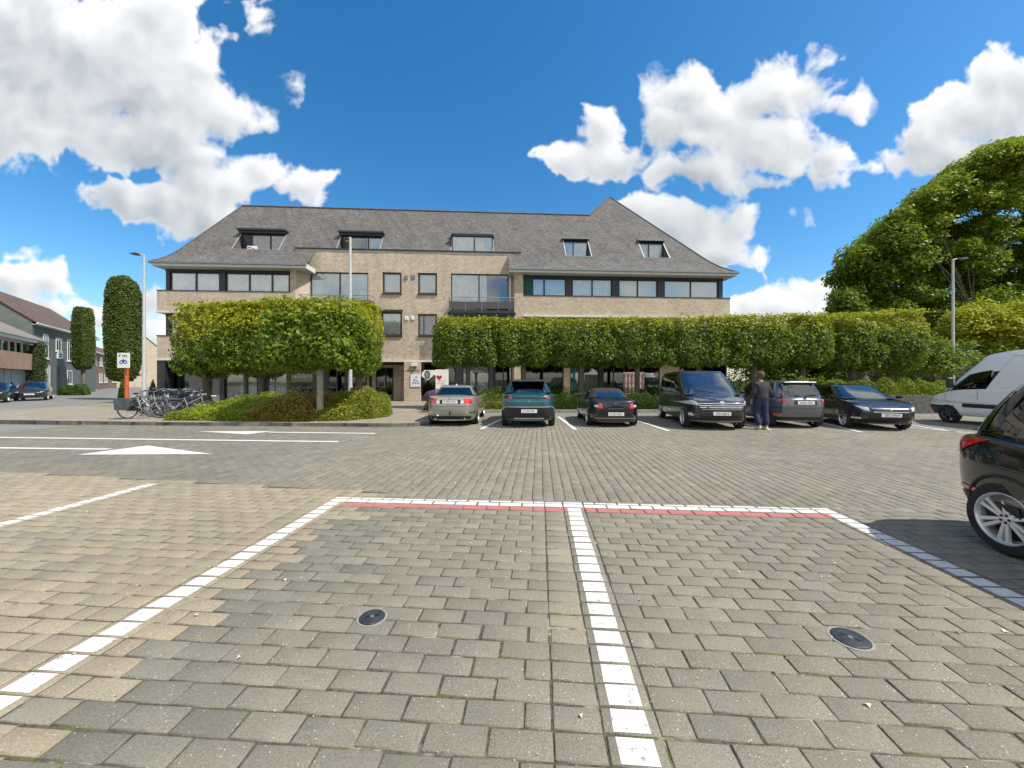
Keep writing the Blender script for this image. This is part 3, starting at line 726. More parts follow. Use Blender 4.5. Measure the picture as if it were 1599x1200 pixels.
strip_windows(WL, ZB2b + .05, ZB1a - .10, wl0 + .25, fs(452.5, WT), ['curtain'])
strip_windows([(829, 884), (893, 956), (966, 1027), (1037, 1122)], ZB2b + .05, ZB1a - .11, fs(817, WT), wr1 - .3, ['blind', 'curtain'])
# ---- centre windows
window(*bigL, 1.5, [fs(530,1.4)], fm='anthra', cover=(0, 1), curtain='curtain', ledge=False)
window(*bigR, 1.5, [fs(748,1.4)], fm='anthra', cover=(0, .62), curtain='curtain', ledge=False)
window(*lowR, 1.5, [fs(736,1.4), fs(748,1.4)], fm='anthra', curtain='blind', ledge=False); window(*lowL, 1.5, [fs(530,1.4)], fm='anthra', ledge=False)
for k, w in enumerate(smw): window(*w, 1.48, [], fm='brownframe', fw=.13, curtain=['blind', 'blind', 'curtain', None][k], cz=[0, .12, 0, 0][k])
b = MB(); w = smw[2]; b.box((w[0] - .12, 1.26, w[3] + .01), (w[1] + .05, 1.39, w[3] + .13)); b.build('shutter_box', M['brownframe'], bld)
# wall vents
for (u, v, m) in ((634, 434, 'zinc'), (645.5, 433, 'zinc'), (635, 497.5, 'white'), (644.5, 497, 'white')):
    s, z = fs(u, 1.4), fz(u, v, 1.4); b = MB()
    for dz in (-.06, .06): b.box((s - .1, 1.34, z + dz - .05), (s + .1, 1.398, z + dz + .05)); 
    b.box((s - .12, 1.37, z - .14), (s + .12, 1.399, z + .14)); b.build('wall_vent', M[m], bld)
# ---- balconies
def balcony(a, c, z):
    sl = MB(); sl.box((a, .35, z), (c, 1.398, z + .22)); sl.box((a + .05, .45, z - .14), (c - .05, 1.39, z)); o = sl.build('balcony', M['anthra'], bld)
    p = MB(); p.box((a + .02, .36, z + .32), (c - .02, .375, z + .80)); p.box((a + .02, .376, z + .32), (a + .035, 1.38, z + .80)); p.box((c - .035, .376, z + .32), (c - .02, 1.38, z + .80)); p.build('balustrade_panel', M['smoked'], o)
    r = MB(); r.tube([(a, 1.38, z + 1.08), (a, .33, z + 1.08), (c, .33, z + 1.08), (c, 1.38, z + 1.08)], .028, 8)
    n = 5
    for k in range(n): x = a + .04 + (c - a - .08) * k / (n - 1); r.tube([(x, .345, z + .1), (x, .345, z + 1.07)], .016, 6)
    r.tube([(a, .34, z + .90), (c, .34, z + .90)], .012, 6); r.build('handrail', M['steel'], o)
    for x in (a, c):
        k = MB(); k.box((x - .05, .30, z - .10), (x + .05, .5, z + .06)); k.build('bracket', M['black'], o)
balcony(fs(467, .35), fs(579, .35), 6.22); balcony(fs(700, .35), fs(804, .35), 6.20)
aw = MB(); aw.box((fs(702, .6), .6, 5.86), (fs(798, .6), 1.38, 6.02)); aw.build('awning_case', mat('awning_brown', (.13, .115, .095), .6), bld)
for u, z in ((797, .1), (469, 3)): b = MB(); b.tube([(fs(u, 1.3), 1.3, 9.0), (fs(u, 1.3), 1.3, z)], .05, 8); b.build('downpipe', M['white'], bld)
# ---- dormers
for k, (a, c) in enumerate(dormers):
    z0 = Rz(D0); z1 = Rz(D1)
    dm = MB(); dm.box((a + .002, D0 + .05, z0 - .25), (c - .002, D1 + .4, z0 - .02)); o = dm.build('dormer', M['zinc'], bld)
    lid = MB(); ov = .10; back = 1.0
    lid.box((a - ov, D1 - (.55 if k < 2 else .30), z1 - .02), (c + ov, D1 + .25, z1 + .10))
    if k < 2: lid.box((a - ov * .3, D1 - .4, z1 - .17), (c + ov * .3, D1 + .05, z1 - .021))
    lid.build('dormer_lid', M['anthra'] if k < 3 else M['zinc'], o)
    wt_ = D1 - .12 if k != 2 else D0 + .45
    hi = z1 - .18
    ws = (a + .02, c - .02) if k > 2 else ((a + (c - a) * .22, c - .02) if k < 2 else (a + .02, c - .02))
    if k < 2: x = MB(); x.box((a + .02, wt_, z0), (ws[0], wt_ + .1, hi)); x.build('side_panel', M['anthra'], o)
    window(ws[0], ws[1], z0 - .018, hi, wt_, [ws[0] + (ws[1] - ws[0]) * (.55 if k < 3 else .4)], parent=o, curtain=[None, 'curtain', 'curtain', 'curtain', 'curtain'][k], ledge=False, cover=(0, 1) if k != 1 else (.5, 1), fw=.07)
    if k == 2:
        x = MB(); x.box((a, wt_ - .05, hi), (c, D1 + .1, z1 - .02)); x.build('dormer_head', M['anthra'], o)
    fl = MB()
    for s in (a, c):
        for j in range(4):
            t0, t1 = D0 + (D1 - D0) * j / 4, D0 + (D1 - D0) * (j + 1) / 4
            fl.add([(s - .035, t0, Rz(t0) + .012), (s + .035, t0, Rz(t0) + .012), (s + .035, t1, Rz(t1) + .012), (s - .035, t1, Rz(t1) + .012), (s - .035, t0, Rz(t0) - .01), (s + .035, t0, Rz(t0) - .01), (s + .035, t1, Rz(t1) - .01), (s - .035, t1, Rz(t1) - .01)], [(0,1,2,3),(4,7,6,5),(0,4,5,1),(1,5,6,2),(2,6,7,3),(3,7,4,0)])
    fl.box((a - .03, D0 - .03, z0 - .01), (c + .03, D0 + .04, z0 + .03)); fl.build('flashing', mat('lead_flashing', (.34, .36, .37), .5, .3), o)
# ---- small realty board in the first dormer
s, z = dormers[0][0], Rz(D0)
e = empty('window_board', (0, 0, 0), 0, 'small white board with red and blue marks standing in the leftmost dormer', 'board'); e.parent = None
e.location = (BX + bc * (s + .95) - bs * (D1 - .5), BY + bs * (s + .95) + bc * (D1 - .5), z + .02); e.rotation_euler = (0, 0, BA)
b = MB(); b.box((-.34, 0, 0), (.34, .03, .48)); b.build('panel', M['white'], e)
b = MB(); b.box((-.30, -.004, .30), (-.05, -.001, .40)); b.add([( .08 + .15 * math.cos(a_ * .785), -.005, .2 + .13 * math.sin(a_ * .785)) for a_ in range(8)], [tuple(range(8))]); b.build('printed_mark', mat('red_print', (.5, .05, .08), .5), e)
b = MB(); b.add([( .12 + .08 * math.cos(a_ * .785), -.008, .2 + .07 * math.sin(a_ * .785)) for a_ in range(8)], [tuple(range(8))]); b.build('printed_mark', mat('blue_print', (.04, .06, .35), .5), e)

# ---- ground floor
GT = 1.25
def gz(z): return z
b = MB(); b.box((wl0, .45, .12), (wl0 + .5, 1.2, 2.9)); b.build('corner_pillar', M['anthra'], bld)
b = MB()
b.box((fs(633,GT), .9, .12), (fs(657.5,GT), 2.4, 2.88)); b.box((fs(633,GT), .9, 2.2), (fs(657.5,GT), .9001, 2.3)); b.build('brick_pier', M['brick'], bld)
shop = [  # u0,u1,kind
 (262, 297, 'dark'), (297, 345, 'wallgrey'), (345, 352, 'frame'), (352, 403, 'shop1'), (403, 450, 'shop2'), (450, 490, 'navy'), (490, 512, 'frame'), (512, 540, 'dark'), (540, 572, 'dark'),
 (657.5, 712, 'entry'), (712, 722, 'frame'), (722, 764, 'whitetop'), (764, 772, 'frame'), (772, 800, 'dark'), (800, 815, 'lightwall'), (815, 880, 'dark'), (880, 890, 'lightwall'), (890, 935, 'poster'), (935, 941, 'frame'),
 (941, 975, 'dark'), (975, 1030, 'dark'), (1030, 1060, 'lightwall'), (1060, 1135, 'dark')]
M['wallgrey'] = mat('grey_render', (.22, .21, .20), .8); M['shopin'] = mat('shop_interior', (.16, .14, .16), .9, var=.6, scale=1.2)
M['navy'] = mat('navy_sheet', (.012, .015, .035), .15); M['lightin'] = mat('pale_interior', (.35, .38, .38), .9, var=.4, scale=1.5)
for (u0, u1, kind) in shop:
    a, c = fs(u0, GT), fs(u1, GT)
    if kind in ('wallgrey', 'lightwall'):
        b = MB(); b.box((a, GT - .1, .12), (c, 2.4, 2.88)); b.build('ground_floor_wall', M['wallgrey'] if kind == 'wallgrey' else M['brick'], bld)
    elif kind == 'frame':
        b = MB(); b.box((a, GT - .12, .12), (c, GT + .3, 2.88)); b.build('door_frame', M['anthra'], bld)
    else:
        z1 = 2.86
        room = {'shop1': 'shopin', 'shop2': 'lightin', 'whitetop': 'lightin', 'navy': 'navy'}.get(kind, 'room')
        w = window(a + .01, c - .01, .14, z1, GT, [a + (c - a) / 2] if kind in ('dark',) else [], curtain=None, glass='darkglass' if kind in ('dark', 'entry', 'navy') else 'glass', room=room, name='shop_window', ledge=False)
        if kind == 'shop1':   # pale gabled display board seen through the glass
            k = MB(); m0 = a + (c - a) * .38
            for (x0, x1, h) in ((0, .62, 1.55), (.66, 1.2, 1.6)): k.prism([(m0 + x0, 0), (m0 + x1, 0), (m0 + x1, h * .72), (m0 + (x0 + x1) / 2, h), (m0 + x0, h * .72)], 0, .05)
            k.v = [(x, GT + .3 + z, .14 + y) for x, y, z in k.v]; k.build('display_board', mat('pale_green_board', (.40, .55, .50), .8), w)
            k = MB(); k.lathe([(.001, .0), (.3, -.03), (.32, -.14), (.2, -.16)], (a + (c - a) * .75, GT + .55, 2.65), n=20); k.build('lamp_shade', M['white'], w, smooth=True)
        if kind == 'whitetop':
            k = MB(); k.box((a, GT + .1, 2.15), (c, GT + .12, 2.6)); k.build('window_banner', M['white'], w)
            k = MB()
            for j in range(9): x = a + .5 + j * .16; k.box((x, GT + .094, 2.32), (x + .1, GT + .098, 2.32 + random.choice((.1, .16))))
            k.build('banner_text', mat('teal_print', (.1, .3, .36), .6), w)
        if kind == 'poster':
            k = MB(); k.box((a + .1, GT + .1, .8), (a + .85, GT + .12, 2.5)); k.build('poster', mat('teal_poster', (.12, .42, .45), .6, var=.7, scale=2.5), w)
# passage
pa0, pa1 = fs(573, GT), fs(633, GT)
b = MB(); b.quad((pa0, GT, .12), (pa0, 6.6, .12), (pa0, 6.6, 2.88), (pa0, GT, 2.88)); b.quad((pa1, GT, .12), (pa1, GT, 2.88), (pa1, 6.6, 2.88), (pa1, 6.6, .12)); b.quad((pa0, 2.2, 2.7), (pa1, 2.2, 2.7), (pa1, 6.6, 2.7), (pa0, 6.6, 2.7)); b.quad((pa0, 2.2, 2.7), (pa1, 2.2, 2.7), (pa1, 2.2, 3), (pa0, 2.2, 3)); b.quad((pa0, 6.6, .12), (pa1, 6.6, .12), (pa1, 6.6, 2.7), (pa0, 6.6, 2.7))
psg = b.build('passage', mat('passage_wall', (.07, .06, .055), .8), bld)
w = window(pa0 + .3, pa1 - 1.1, .14, 2.5, 2.35, [pa0 + 1.0], curtain=None, glass='darkglass', name='entrance_door', ledge=False)
k = MB()
for dx in (.45, .9): k.box((pa0 + dx, 2.30, 1.1), (pa0 + dx + .05, 2.33, 1.7))
k.build('door_pull', M['steel'], w)
b = MB(); b.box((pa1 - .02, .9, .12), (pa1, 2.3, 2.88)); b.build('passage_jamb', M['brick'], bld)

def bl(s, t, z): return (BX + bc * s - bs * t, BY + bs * s + bc * t, z)
def bthing(name, s, t, z, label, cat, group=None): return empty(name, bl(s, t, z), BA, label, cat, group)
# signs on the front
e = bthing('wall_sign', fs(649, .9), .88, 1.15, 'square white notice board with blue and red print on the brick pier beside the passage', 'sign')
b = MB(); b.box((-.34, -.03, .0), (.34, .018, .86)); b.build('panel', mat('sign_white', (.72, .74, .77), .35, var=.03), e)
b = MB(); b.add([(-.05, -.034, .62), (.1, -.034, .62), (.12, -.034, .68), (.02, -.034, .72)], [(0,1,2,3)]); b.box((-.14, -.034, .42), (-.02, -.032, .52)); b.box((.02, -.034, .40), (.16, -.032, .44)); b.box((-.2, -.034, .30), (.22, -.032, .34)); b.build('printed_mark', mat('blue_print', (.04, .06, .35), .5), e)
b = MB(); b.box((-.24, -.034, .18), (-.10, -.032, .26)); b.box((-.04, -.034, .18), (.06, -.032, .26)); b.box((.12, -.034, .18), (.24, -.032, .26)); b.build('printed_mark', mat('red_print', (.5, .05, .08), .5), e)
e = bthing('wall_lamp', fs(647, .9), .88, 2.45, 'small white lamp on a bracket high on the brick pier beside the passage', 'lamp')
b = MB(); b.box((-.2, -.12, .12), (.2, .015, .32)); b.build('lamp_box', M['white'], e)
b = MB(); b.lathe([(.01, .1), (.07, .06), (.08, -.02), (.03, -.06)], (.05, -.08, 0), n=12); b.build('camera_dome', M['anthra'], e, smooth=True)
# tall white sign with a heart in the entry
e = bthing('shop_sign', fs(690, .9), 1.02, .5, 'tall white shop sign with a red heart left of the silver saloon', 'sign')
b = MB(); b.box((-.45, 0, 0), (.45, .05, 1.85)); b.box((-1.15, 0, 1.45), (-.45, .05, 1.80)); b.build('panel', M['white'], e)
b = MB(); hp = []
for i in range(24):
    a_ = 2 * math.pi * i / 24; hp.append((-.20 + .0135 * 16 * math.sin(a_)**3 * .9, -.006, 1.28 + .0125 * (13 * math.cos(a_) - 5 * math.cos(2*a_) - 2 * math.cos(3*a_) - math.cos(4*a_))))
b.add(hp, [tuple(range(24))]); b.build('heart', mat('heart_red', (.42, .01, .05), .4), e)
b = MB()
for (z, x0, x1) in ((1.02, -.25, .3), (.86, -.3, .2), (.74, -.1, .34)):
    x = x0
    while x < x1: w_ = random.uniform(.03, .07); b.box((x, -.006, z), (x + w_, -.002, z + .06)); x += w_ + .025
b.build('sign_text', mat('rose_print', (.55, .30, .33), .5), e)
# hexagonal hanging sign
e = bthing('hanging_sign', fs(667, .8), .85, 1.95, 'white hexagonal hanging sign with a black oval emblem above the lavender', 'sign')
b = MB(); b.prism([(-.38, .14), (-.2, .34), (.32, .34), (.38, .14), (.38, -.08), (.02, -.36), (-.38, -.08)], 0, .06); b.v = [(x, z, y) for x, y, z in b.v]; b.build('panel', M['white'], e)
b = MB(); b.add([(.2 * math.cos(a_ * .2618) , -.006, .02 + .29 * math.sin(a_ * .2618)) for a_ in range(24)], [tuple(range(24))]); b.build('emblem', M['black'], e)
b = MB(); b.add([(.13 * math.cos(a_ * .2618), -.009, .02 + .21 * math.sin(a_ * .2618)) for a_ in range(24)], [tuple(range(24))]); b.build('emblem_centre', mat('grey_green', (.2, .24, .2), .5), e)
b = MB(); b.tube([(.3, .02, .34), (.3, .3, .42)], .02, 6); b.build('bracket', M['black'], e)
# pale lettering on the dark shop glass at the left
for (u, z0, n) in ((466, 2.35, 6), (466, 2.08, 7)):
    pass
e = bthing('window_lettering', fs(468, 1.1), GT - .025, 1.75, 'two rows of faint pale lettering on the navy shop window behind the clipped trees', 'lettering')
b = MB()
for r_, n in ((.27, 6), (0, 7)):
    for j in range(n): b.box((-.38 + j * .12, 0, r_), (-.38 + j * .12 + .07, .006, r_ + .13))
b.build('letters', mat('pale_letters', (.25, .27, .3), .5), e)
# cafe terrace behind the right hedge: framed red and white parasol blades, chairs
def chair_at(x, y, rz, label):
    e = empty('terrace_chair', (x, y, kz), rz, label, 'chair', 'chairs on the terrace behind the hedge')
    b = MB(); b.bbox((-.22, -.22, .43), (.22, .22, .46), .01); b.build('seat', M['anthra'], e)
    b = MB(); b.bbox((-.22, .2, .6), (.22, .225, .92), .01); b.build('backrest', M['anthra'], e)
    for sx in (-.19, .19):
        for sy in (-.19, .2):
            b = MB(); b.tube([(sx, sy, 0), (sx, sy, .43 if sy < 0 else .9)], .012, 6); b.build('leg', M['steel'], e)
for k, (u, yy, rz) in enumerate(((945, 22.4, .2), (1003, 22.6, -.4), (1030, 22.2, 1.1))):
    chair_at((u - 799.5) / 600 * yy, yy, rz, ['dark terrace chair behind the small black roadster', 'dark terrace chair in front of the red and white lattice', 'dark terrace chair just left of the dark minibus'][k])
e = empty('lattice_screen', ((990 - 799.5) / 600 * 23.2, 23.2, kz), 0, 'red and white lattice screen on the terrace behind the roadster', 'screen')
b = MB()
for j in range(6): b.box((-.55 + j * .22, 0, .5), (-.50 + j * .22, .03, 1.9))
for z in (.5, .95, 1.4, 1.86): b.box((-.6, -.012, z), (.62, -.001, z + .05))
b.build('lattice', mat('faded_red', (.5, .2, .18), .6, var=.2), e)
b = MB(); b.box((-.62, .04, .3), (.62, .05, 1.95)); b.box((-.62, .04, 0), (-.56, .08, .3)); b.box((.56, .04, 0), (.62, .08, .3)); b.build('backing', M['offwhite'], e)
# ================================================================ CARS  (local axes: x right, y forward, z up)
M['tyre'] = mat('tyre_rubber', (.018, .018, .018), .85, var=.3, scale=20, bump=.3)
M['alloy'] = mat('alloy_rim', (.62, .62, .63), .33, .6, var=.08)
M['chrome'] = mat('chrome', (.75, .76, .78), .12, 1)
M['trim'] = mat('black_trim', (.018, .018, .02), .55, var=.2, scale=12)
M['carglass'] = glassmat('car_glass', (.16, .19, .2), .10)
M['shield'] = glassmat('windscreen_glass', (.5, .56, .58), .20)
M['redlens'] = mat('red_lens', (.62, .014, .02), .15, coat=1, var=.3, scale=30, spec=.8)
M['lens'] = mat('clear_lens', (.66, .68, .70), .15, .15, coat=1, var=.5, scale=40)
M['plate'] = mat('number_plate', (.72, .72, .70), .4, var=.03)
M['platetext'] = mat('plate_characters', (.20, .04, .06), .5)
M['interior'] = mat('car_interior', (.03, .03, .032), .8, var=.3)
M['under'] = mat('car_underside', (.01, .01, .01), .9)
def lerp(a, b, k): return a + (b - a) * k
def pw(pts, y):
    if y <= pts[0][0]: return pts[0][1]
    for (a, b), (c, d) in zip(pts, pts[1:]):
        if y <= c: k = (y - a) / (c - a); return b + (d - b) * k
    return pts[-1][1]
def smooth_pw(pts, y, w=.12): return (pw(pts, y - w) + pw(pts, y) * 2 + pw(pts, y + w)) / 4
def cr(P, t):
    n = len(P) - 1; t = min(max(t, 0), .99999) * n; i = int(t); f = t - i
    p0, p1, p2, p3 = P[max(i-1, 0)], P[i], P[i+1], P[min(i+2, n)]
    return tuple(.5 * (2*b + (c-a)*f + (2*a-5*b+4*c-d)*f*f + (3*b-a-3*c+d)*f**3) for a, b, c, d in zip(p0, p1, p2, p3))
class Car:
    NE = 4.6
    def __init__(s, name, label, loc, yaw, cat='car', group='cars parked on the square', **k):
        s.__dict__.update(dict(L=4.4, W=1.78, H=1.45, zb=.2, top=None, wb=2.65, foh=.85, tr=.32, paint=None, gx=(.93, .72), gy=(1.3, -1.7, .45, -1.2), roof=None, rim='alloy', NEr=5.0, gexp=1.25, glass=True, fe=(.90, .975, 1, 1, .985, .955, .93, .93, .93), re=(.92, .98, 1, 1, .99, .975, .955, .955, .955), tuck=.93))
        s.__dict__.update(k)
        s.root = empty(name, (loc[0], loc[1], 0), yaw, label, cat, group)
        s.hl, s.hw = s.L / 2, s.W / 2
    # -- lower body surface
    def prof(s, ya):
        t = smooth_pw(s.top, ya); zb = s.zb; h = t - zb
        return [(0, zb, 0), (.80, zb, 1), (.93, zb + .05, 1), (.985, zb + .30 * h, 2), (1.0, zb + .55 * h, 3), (.99, zb + .78 * h, 4), (s.tuck + .035, t - .045, 5), (s.tuck - .04, t - .005, 6), (.45, t + .025, 7), (0, t + .032, 8)]
    def bp(s, phi, v, side=1):
        e = 2 / s.NE; c, sn = math.cos(phi), abs(math.sin(phi))
        sy = math.copysign(abs(c) ** e, c); sx = sn ** e
        P = s.prof(sy * s.hl); E = s.fe if c >= 0 else s.re
        pts = [(x, z, E[max(0, int(k) - 1)] if i else E[0]) for i, (x, z, k) in enumerate(P)]
        x, z, en = cr(pts, v)
        return Vector((side * x * sx * s.hw, sy * s.hl * lerp(1, en, abs(sy) ** 6), z))
    def vz(s, phi, z):
        a, b = .12, .72
        for _ in range(18):
            m_ = (a + b) / 2
            if s.bp(phi, m_).z < z: a = m_
            else: b = m_
        return (a + b) / 2
    def body(s):
        N, K = 64, 26
        phis = [math.pi * i / N for i in range(N + 1)]
        # even spacing of y along the flank
        us = [(-math.cos(math.pi * i / N)) for i in range(N + 1)]
        phis = [math.acos(max(-1, min(1, -math.copysign(abs(u) ** (s.NE / 2 * .72), u)))) for u in us]
        phis = phis[::-1] if phis[0] > phis[-1] else phis
        V = []; F = []
        for side in (1, -1):
            o = len(V)
            for p in phis:
                for j in range(K + 1): V.append(s.bp(p, j / K, side))
            for i in range(N):
                for j in range(K):
                    q = (o+i*(K+1)+j, o+i*(K+1)+j+1, o+(i+1)*(K+1)+j+1, o+(i+1)*(K+1)+j); F.append(q if side > 0 else q[::-1])
        me = bpy.data.meshes.new('body'); me.from_pydata([tuple(v) for v in V], [], F)
        bm = bmesh.new(); bm.from_mesh(me); bmesh.ops.remove_doubles(bm, verts=bm.verts, dist=.0006); bmesh.ops.dissolve_degenerate(bm, dist=.0004, edges=bm.edges)
        bmesh.ops.recalc_face_normals(bm, faces=bm.faces); bm.to_mesh(me); bm.free()
        me.materials.append(s.paint); me.materials.append(M['under'])
        ob = bpy.data.objects.new('body', me); COL.objects.link(ob); ob.parent = s.root
        s.yf = s.hl - s.foh; s.yr = s.yf - s.wb
        c = MB()
        for y in (s.yf, s.yr):
            for sd in (-1, 1): c.lathe([(0.001, sd*(s.hw+.12)), (s.tr*1.14, sd*(s.hw+.12)), (s.tr*1.14, sd*(s.hw-.32)), (.001, sd*(s.hw-.32))], (0, y, s.tr*1.02), axis='x', n=36)
        cm = c.build('cutter', M['under']); 
        md = ob.modifiers.new('arch', 'BOOLEAN'); md.object = cm; md.operation = 'DIFFERENCE'; md.solver = 'EXACT'; md.material_mode = 'TRANSFER'
        dg = bpy.context.evaluated_depsgraph_get(); ev = ob.evaluated_get(dg); nm = bpy.data.meshes.new_from_object(ev)
        ob.modifiers.clear(); ob.data = nm; nm.name = 'body'; cmd = cm.data; bpy.data.objects.remove(cm); bpy.data.meshes.remove(cmd); bpy.data.meshes.remove(me)
        nm.shade_smooth(); nm.set_sharp_from_angle(angle=R(40)); s.b = ob; return ob
    # -- greenhouse surface: phi around, r 0..1 belt to roof edge
    def gpt(s, phi, r, side=1, off=0):
        e = 2 / s.NEr; c, sn = math.cos(phi), abs(math.sin(phi)); sy = math.copysign(abs(c) ** e, c); sx = sn ** e
        y0f, y0r, y1f, y1r = s.gy; rr = min(r, 1)
        bulge = .5 * (math.sin(rr * math.pi)) * .05
        yf = lerp(y0f, y1f, rr) + bulge; yr = lerp(y0r, y1r, rr) - bulge
        w = lerp(s.gx[0], s.gx[1], rr ** s.gexp) * s.hw
        k = 1 if r <= 1 else max(0, 2 - r)
        yc, yl = (yf + yr) / 2, (yf - yr) / 2
        y = yc + yl * sy * k; z0 = smooth_pw(s.top, y) - .03
        ze = smooth_pw(s.roof, y, .2) if s.roof else s.H - .04
        z = lerp(z0, ze, min(r, 1)) + (.045 * (1 - k * k) ** .7 if r > 1 else 0)
        return Vector((side * (w * sx * k + off * (sn ** .3)), y + off * (c if abs(c) > .2 else 0), z))
    def cabin(s, m=None):
        N, K = 48, 8; rs = [i / K for i in range(K + 1)] + [1.04, 1.1, 1.2, 1.35, 1.55, 1.8, 2.0]
        V = []; F = []; n2 = 2 * N
        us = [(-math.cos(math.pi * i / N)) for i in range(N + 1)]
        phs = sorted(math.acos(max(-1, min(1, math.copysign(abs(u) ** (s.NEr / 2 * .8), u)))) for u in us)
        ring = [(p, 1) for p in phs] + [(p, -1) for p in phs[-2:0:-1]]
        n2 = len(ring)
        for r in rs:
            for (p, sd) in ring: V.append(tuple(s.gpt(p, r, sd)))
        for i in range(len(rs) - 1):
            for j in range(n2): F.append((i*n2+j, i*n2+(j+1)%n2, (i+1)*n2+(j+1)%n2, (i+1)*n2+j))
        b = MB(); b.add(V, F)
        o = b.build('cabin', m or s.paint, s.root)
        bm = bmesh.new(); bm.from_mesh(o.data); bmesh.ops.remove_doubles(bm, verts=bm.verts, dist=.0008)
        bmesh.ops.recalc_face_normals(bm, faces=bm.faces); bm.to_mesh(o.data); bm.free()
        o.data.shade_smooth(); o.data.set_sharp_from_angle(angle=R(35)); s.cab = o; return o
    def phx(s, xf, n): return math.asin(min(1, xf) ** (n / 2))
    def phy(s, yf, n): return math.acos(max(-1, min(1, math.copysign(abs(yf) ** (n / 2), yf))))
    def gpatch(s, name, m, corners, side=1, off=.006, parent=None, n=12, k=8):
        """corners: (phi,r) bottom-left, bottom-right, top-right, top-left"""
        V = []; 
        for j in range(k + 1):
            for i in range(n + 1):
                a, b = i / n, j / k
                ph = lerp(lerp(corners[0][0], corners[1][0], a), lerp(corners[3][0], corners[2][0], a), b)
                r = lerp(lerp(corners[0][1], corners[1][1], a), lerp(corners[3][1], corners[2][1], a), b)
                sd = side if ph >= 0 else -side
                if ph > math.pi: ph = 2 * math.pi - ph; sd = -sd
                V.append(s.gpt(abs(ph), r, sd, off))
        F = [(j*(n+1)+i, j*(n+1)+i+1, (j+1)*(n+1)+i+1, (j+1)*(n+1)+i) for j in range(k) for i in range(n)]
        b = MB(); b.add(V, F); return b.build(name, m, parent or s.root, smooth='all')
    def windscreen(s, x=.86, r0=.05, r1=.93, m='shield'):
        p0, p1 = s.phx(x, s.NEr), s.phx(x * .97, s.NEr); return s.gpatch('windscreen', M[m], [(-p0, r0), (p0, r0), (p1, r1), (-p1, r1)], n=18)
    def rearglass(s, x=.84, r0=.12, r1=.88, m='carglass'):
        p0, p1 = s.phx(x, s.NEr), s.phx(x * .95, s.NEr); pi = math.pi
        return s.gpatch('rear_window', M[m], [(pi-p0, r0), (pi+p0, r0), (pi+p1, r1), (pi-p1, r1)], n=18)
    def sideglass(s, spans, r0=.10, r1=.88, m='carglass', sides=(1, -1)):
        for (a0, b0, a1, b1) in spans:
            for sd in sides:
                q = [(s.phy(a0, s.NEr), r0), (s.phy(b0, s.NEr), r0), (s.phy(b1, s.NEr), r1), (s.phy(a1, s.NEr), r1)]
                s.gpatch('side_window', M[m], q, side=sd)
    def bpatch(s, name, m, corners, side=1, off=.008, n=8, k=6, parent=None, thick=.0):
        """corners: (phi, z) quad on the lower body"""
        V = []; pi = math.pi
        for j in range(k + 1):
            for i in range(n + 1):
                a, b = i / n, j / k
                ph = lerp(lerp(corners[0][0], corners[1][0], a), lerp(corners[3][0], corners[2][0], a), b)
                z = lerp(lerp(corners[0][1], corners[1][1], a), lerp(corners[3][1], corners[2][1], a), b)
                sd = side
                if ph < 0: ph = -ph; sd = -side
                if ph > pi: ph = 2 * pi - ph; sd = -side
                ph = min(max(ph, .0), pi)
                v = s.vz(ph, z); p = s.bp(ph, v, sd)
                c, sn = math.cos(ph), abs(math.sin(ph)); nx = sd * sn ** 2.2; ny = math.copysign(abs(c) ** .5, c); d = Vector((nx, ny, .05)).normalized()
                V.append(p + d * off)
        F = [(j*(n+1)+i, j*(n+1)+i+1, (j+1)*(n+1)+i+1, (j+1)*(n+1)+i) for j in range(k) for i in range(n)]
        b = MB(); b.add(V, F); return b.build(name, M[m] if isinstance(m, str) else m, parent or s.b, smooth='all')
    def end(s, front, xf): return s.phx(xf, s.NE) if front else math.pi - s.phx(xf, s.NE)
    def endband(s, name, m, front, x, z0, z1, off=.008, xt=None):
        xt = xt or x
        if front: p0, p1 = s.phx(x, s.NE), s.phx(xt, s.NE); q = [(-p0, z0), (p0, z0), (p1, z1), (-p1, z1)]
        else: p0, p1 = s.phx(x, s.NE), s.phx(xt, s.NE); pi = math.pi; q = [(pi-p0, z0), (pi+p0, z0), (pi+p1, z1), (pi-p1, z1)]
        return s.bpatch(name, m, q, off=off, n=20, k=4)
    def lamp(s, name, m, front, q, sides=(1, -1), off=.012):
        """q: corners as (xfrac, z); an xfrac above 1 continues along the flank (1 + metres from the end)"""
        def f(xf):
            if xf <= 1: p = s.phx(xf, s.NE)
            else: p = s.phy(1 - (xf - 1) / s.hl, s.NE)
            return p if front else math.pi - p
        for sd in sides: s.bpatch(name, m, [(f(x), z) for x, z in q], side=sd, off=off)
    def flank(s, name, m, y0, y1, z0, z1, off=.008, sides=(1, -1), z0b=None, z1b=None):
        for sd in sides:
            q = [(s.phy(y0 / s.hl, s.NE), z0), (s.phy(y1 / s.hl, s.NE), z0 if z0b is None else z0b), (s.phy(y1 / s.hl, s.NE), z1 if z1b is None else z1b), (s.phy(y0 / s.hl, s.NE), z1)]
            s.bpatch(name, m, q, side=sd, off=off, n=14, k=3)
    def wheels(s, spokes=5, twin=True, mr=None, rr=.70):
        tr = s.tr; w = .20
        t = MB(); t.lathe([(tr*.70, -w/2+.01), (tr*.74, -w/2), (tr*.94, -w/2+.005), (tr*.99, -w/2+.03), (tr, -w*.2), (tr, w*.2), (tr*.99, w/2-.03), (tr*.94, w/2-.005), (tr*.74, w/2), (tr*.70, w/2-.01)], axis='x', n=40, closed=True)
        r = MB(); ri = tr * rr
        r.lathe([(ri, w/2-.012), (ri*1.03, w/2+.002), (ri*.98, w/2+.004), (ri*.93, w/2-.012), (ri*.90, w/2-.07), (ri*.90, -w/2+.02)], axis='x', n=40)
        x0 = w/2 - .03
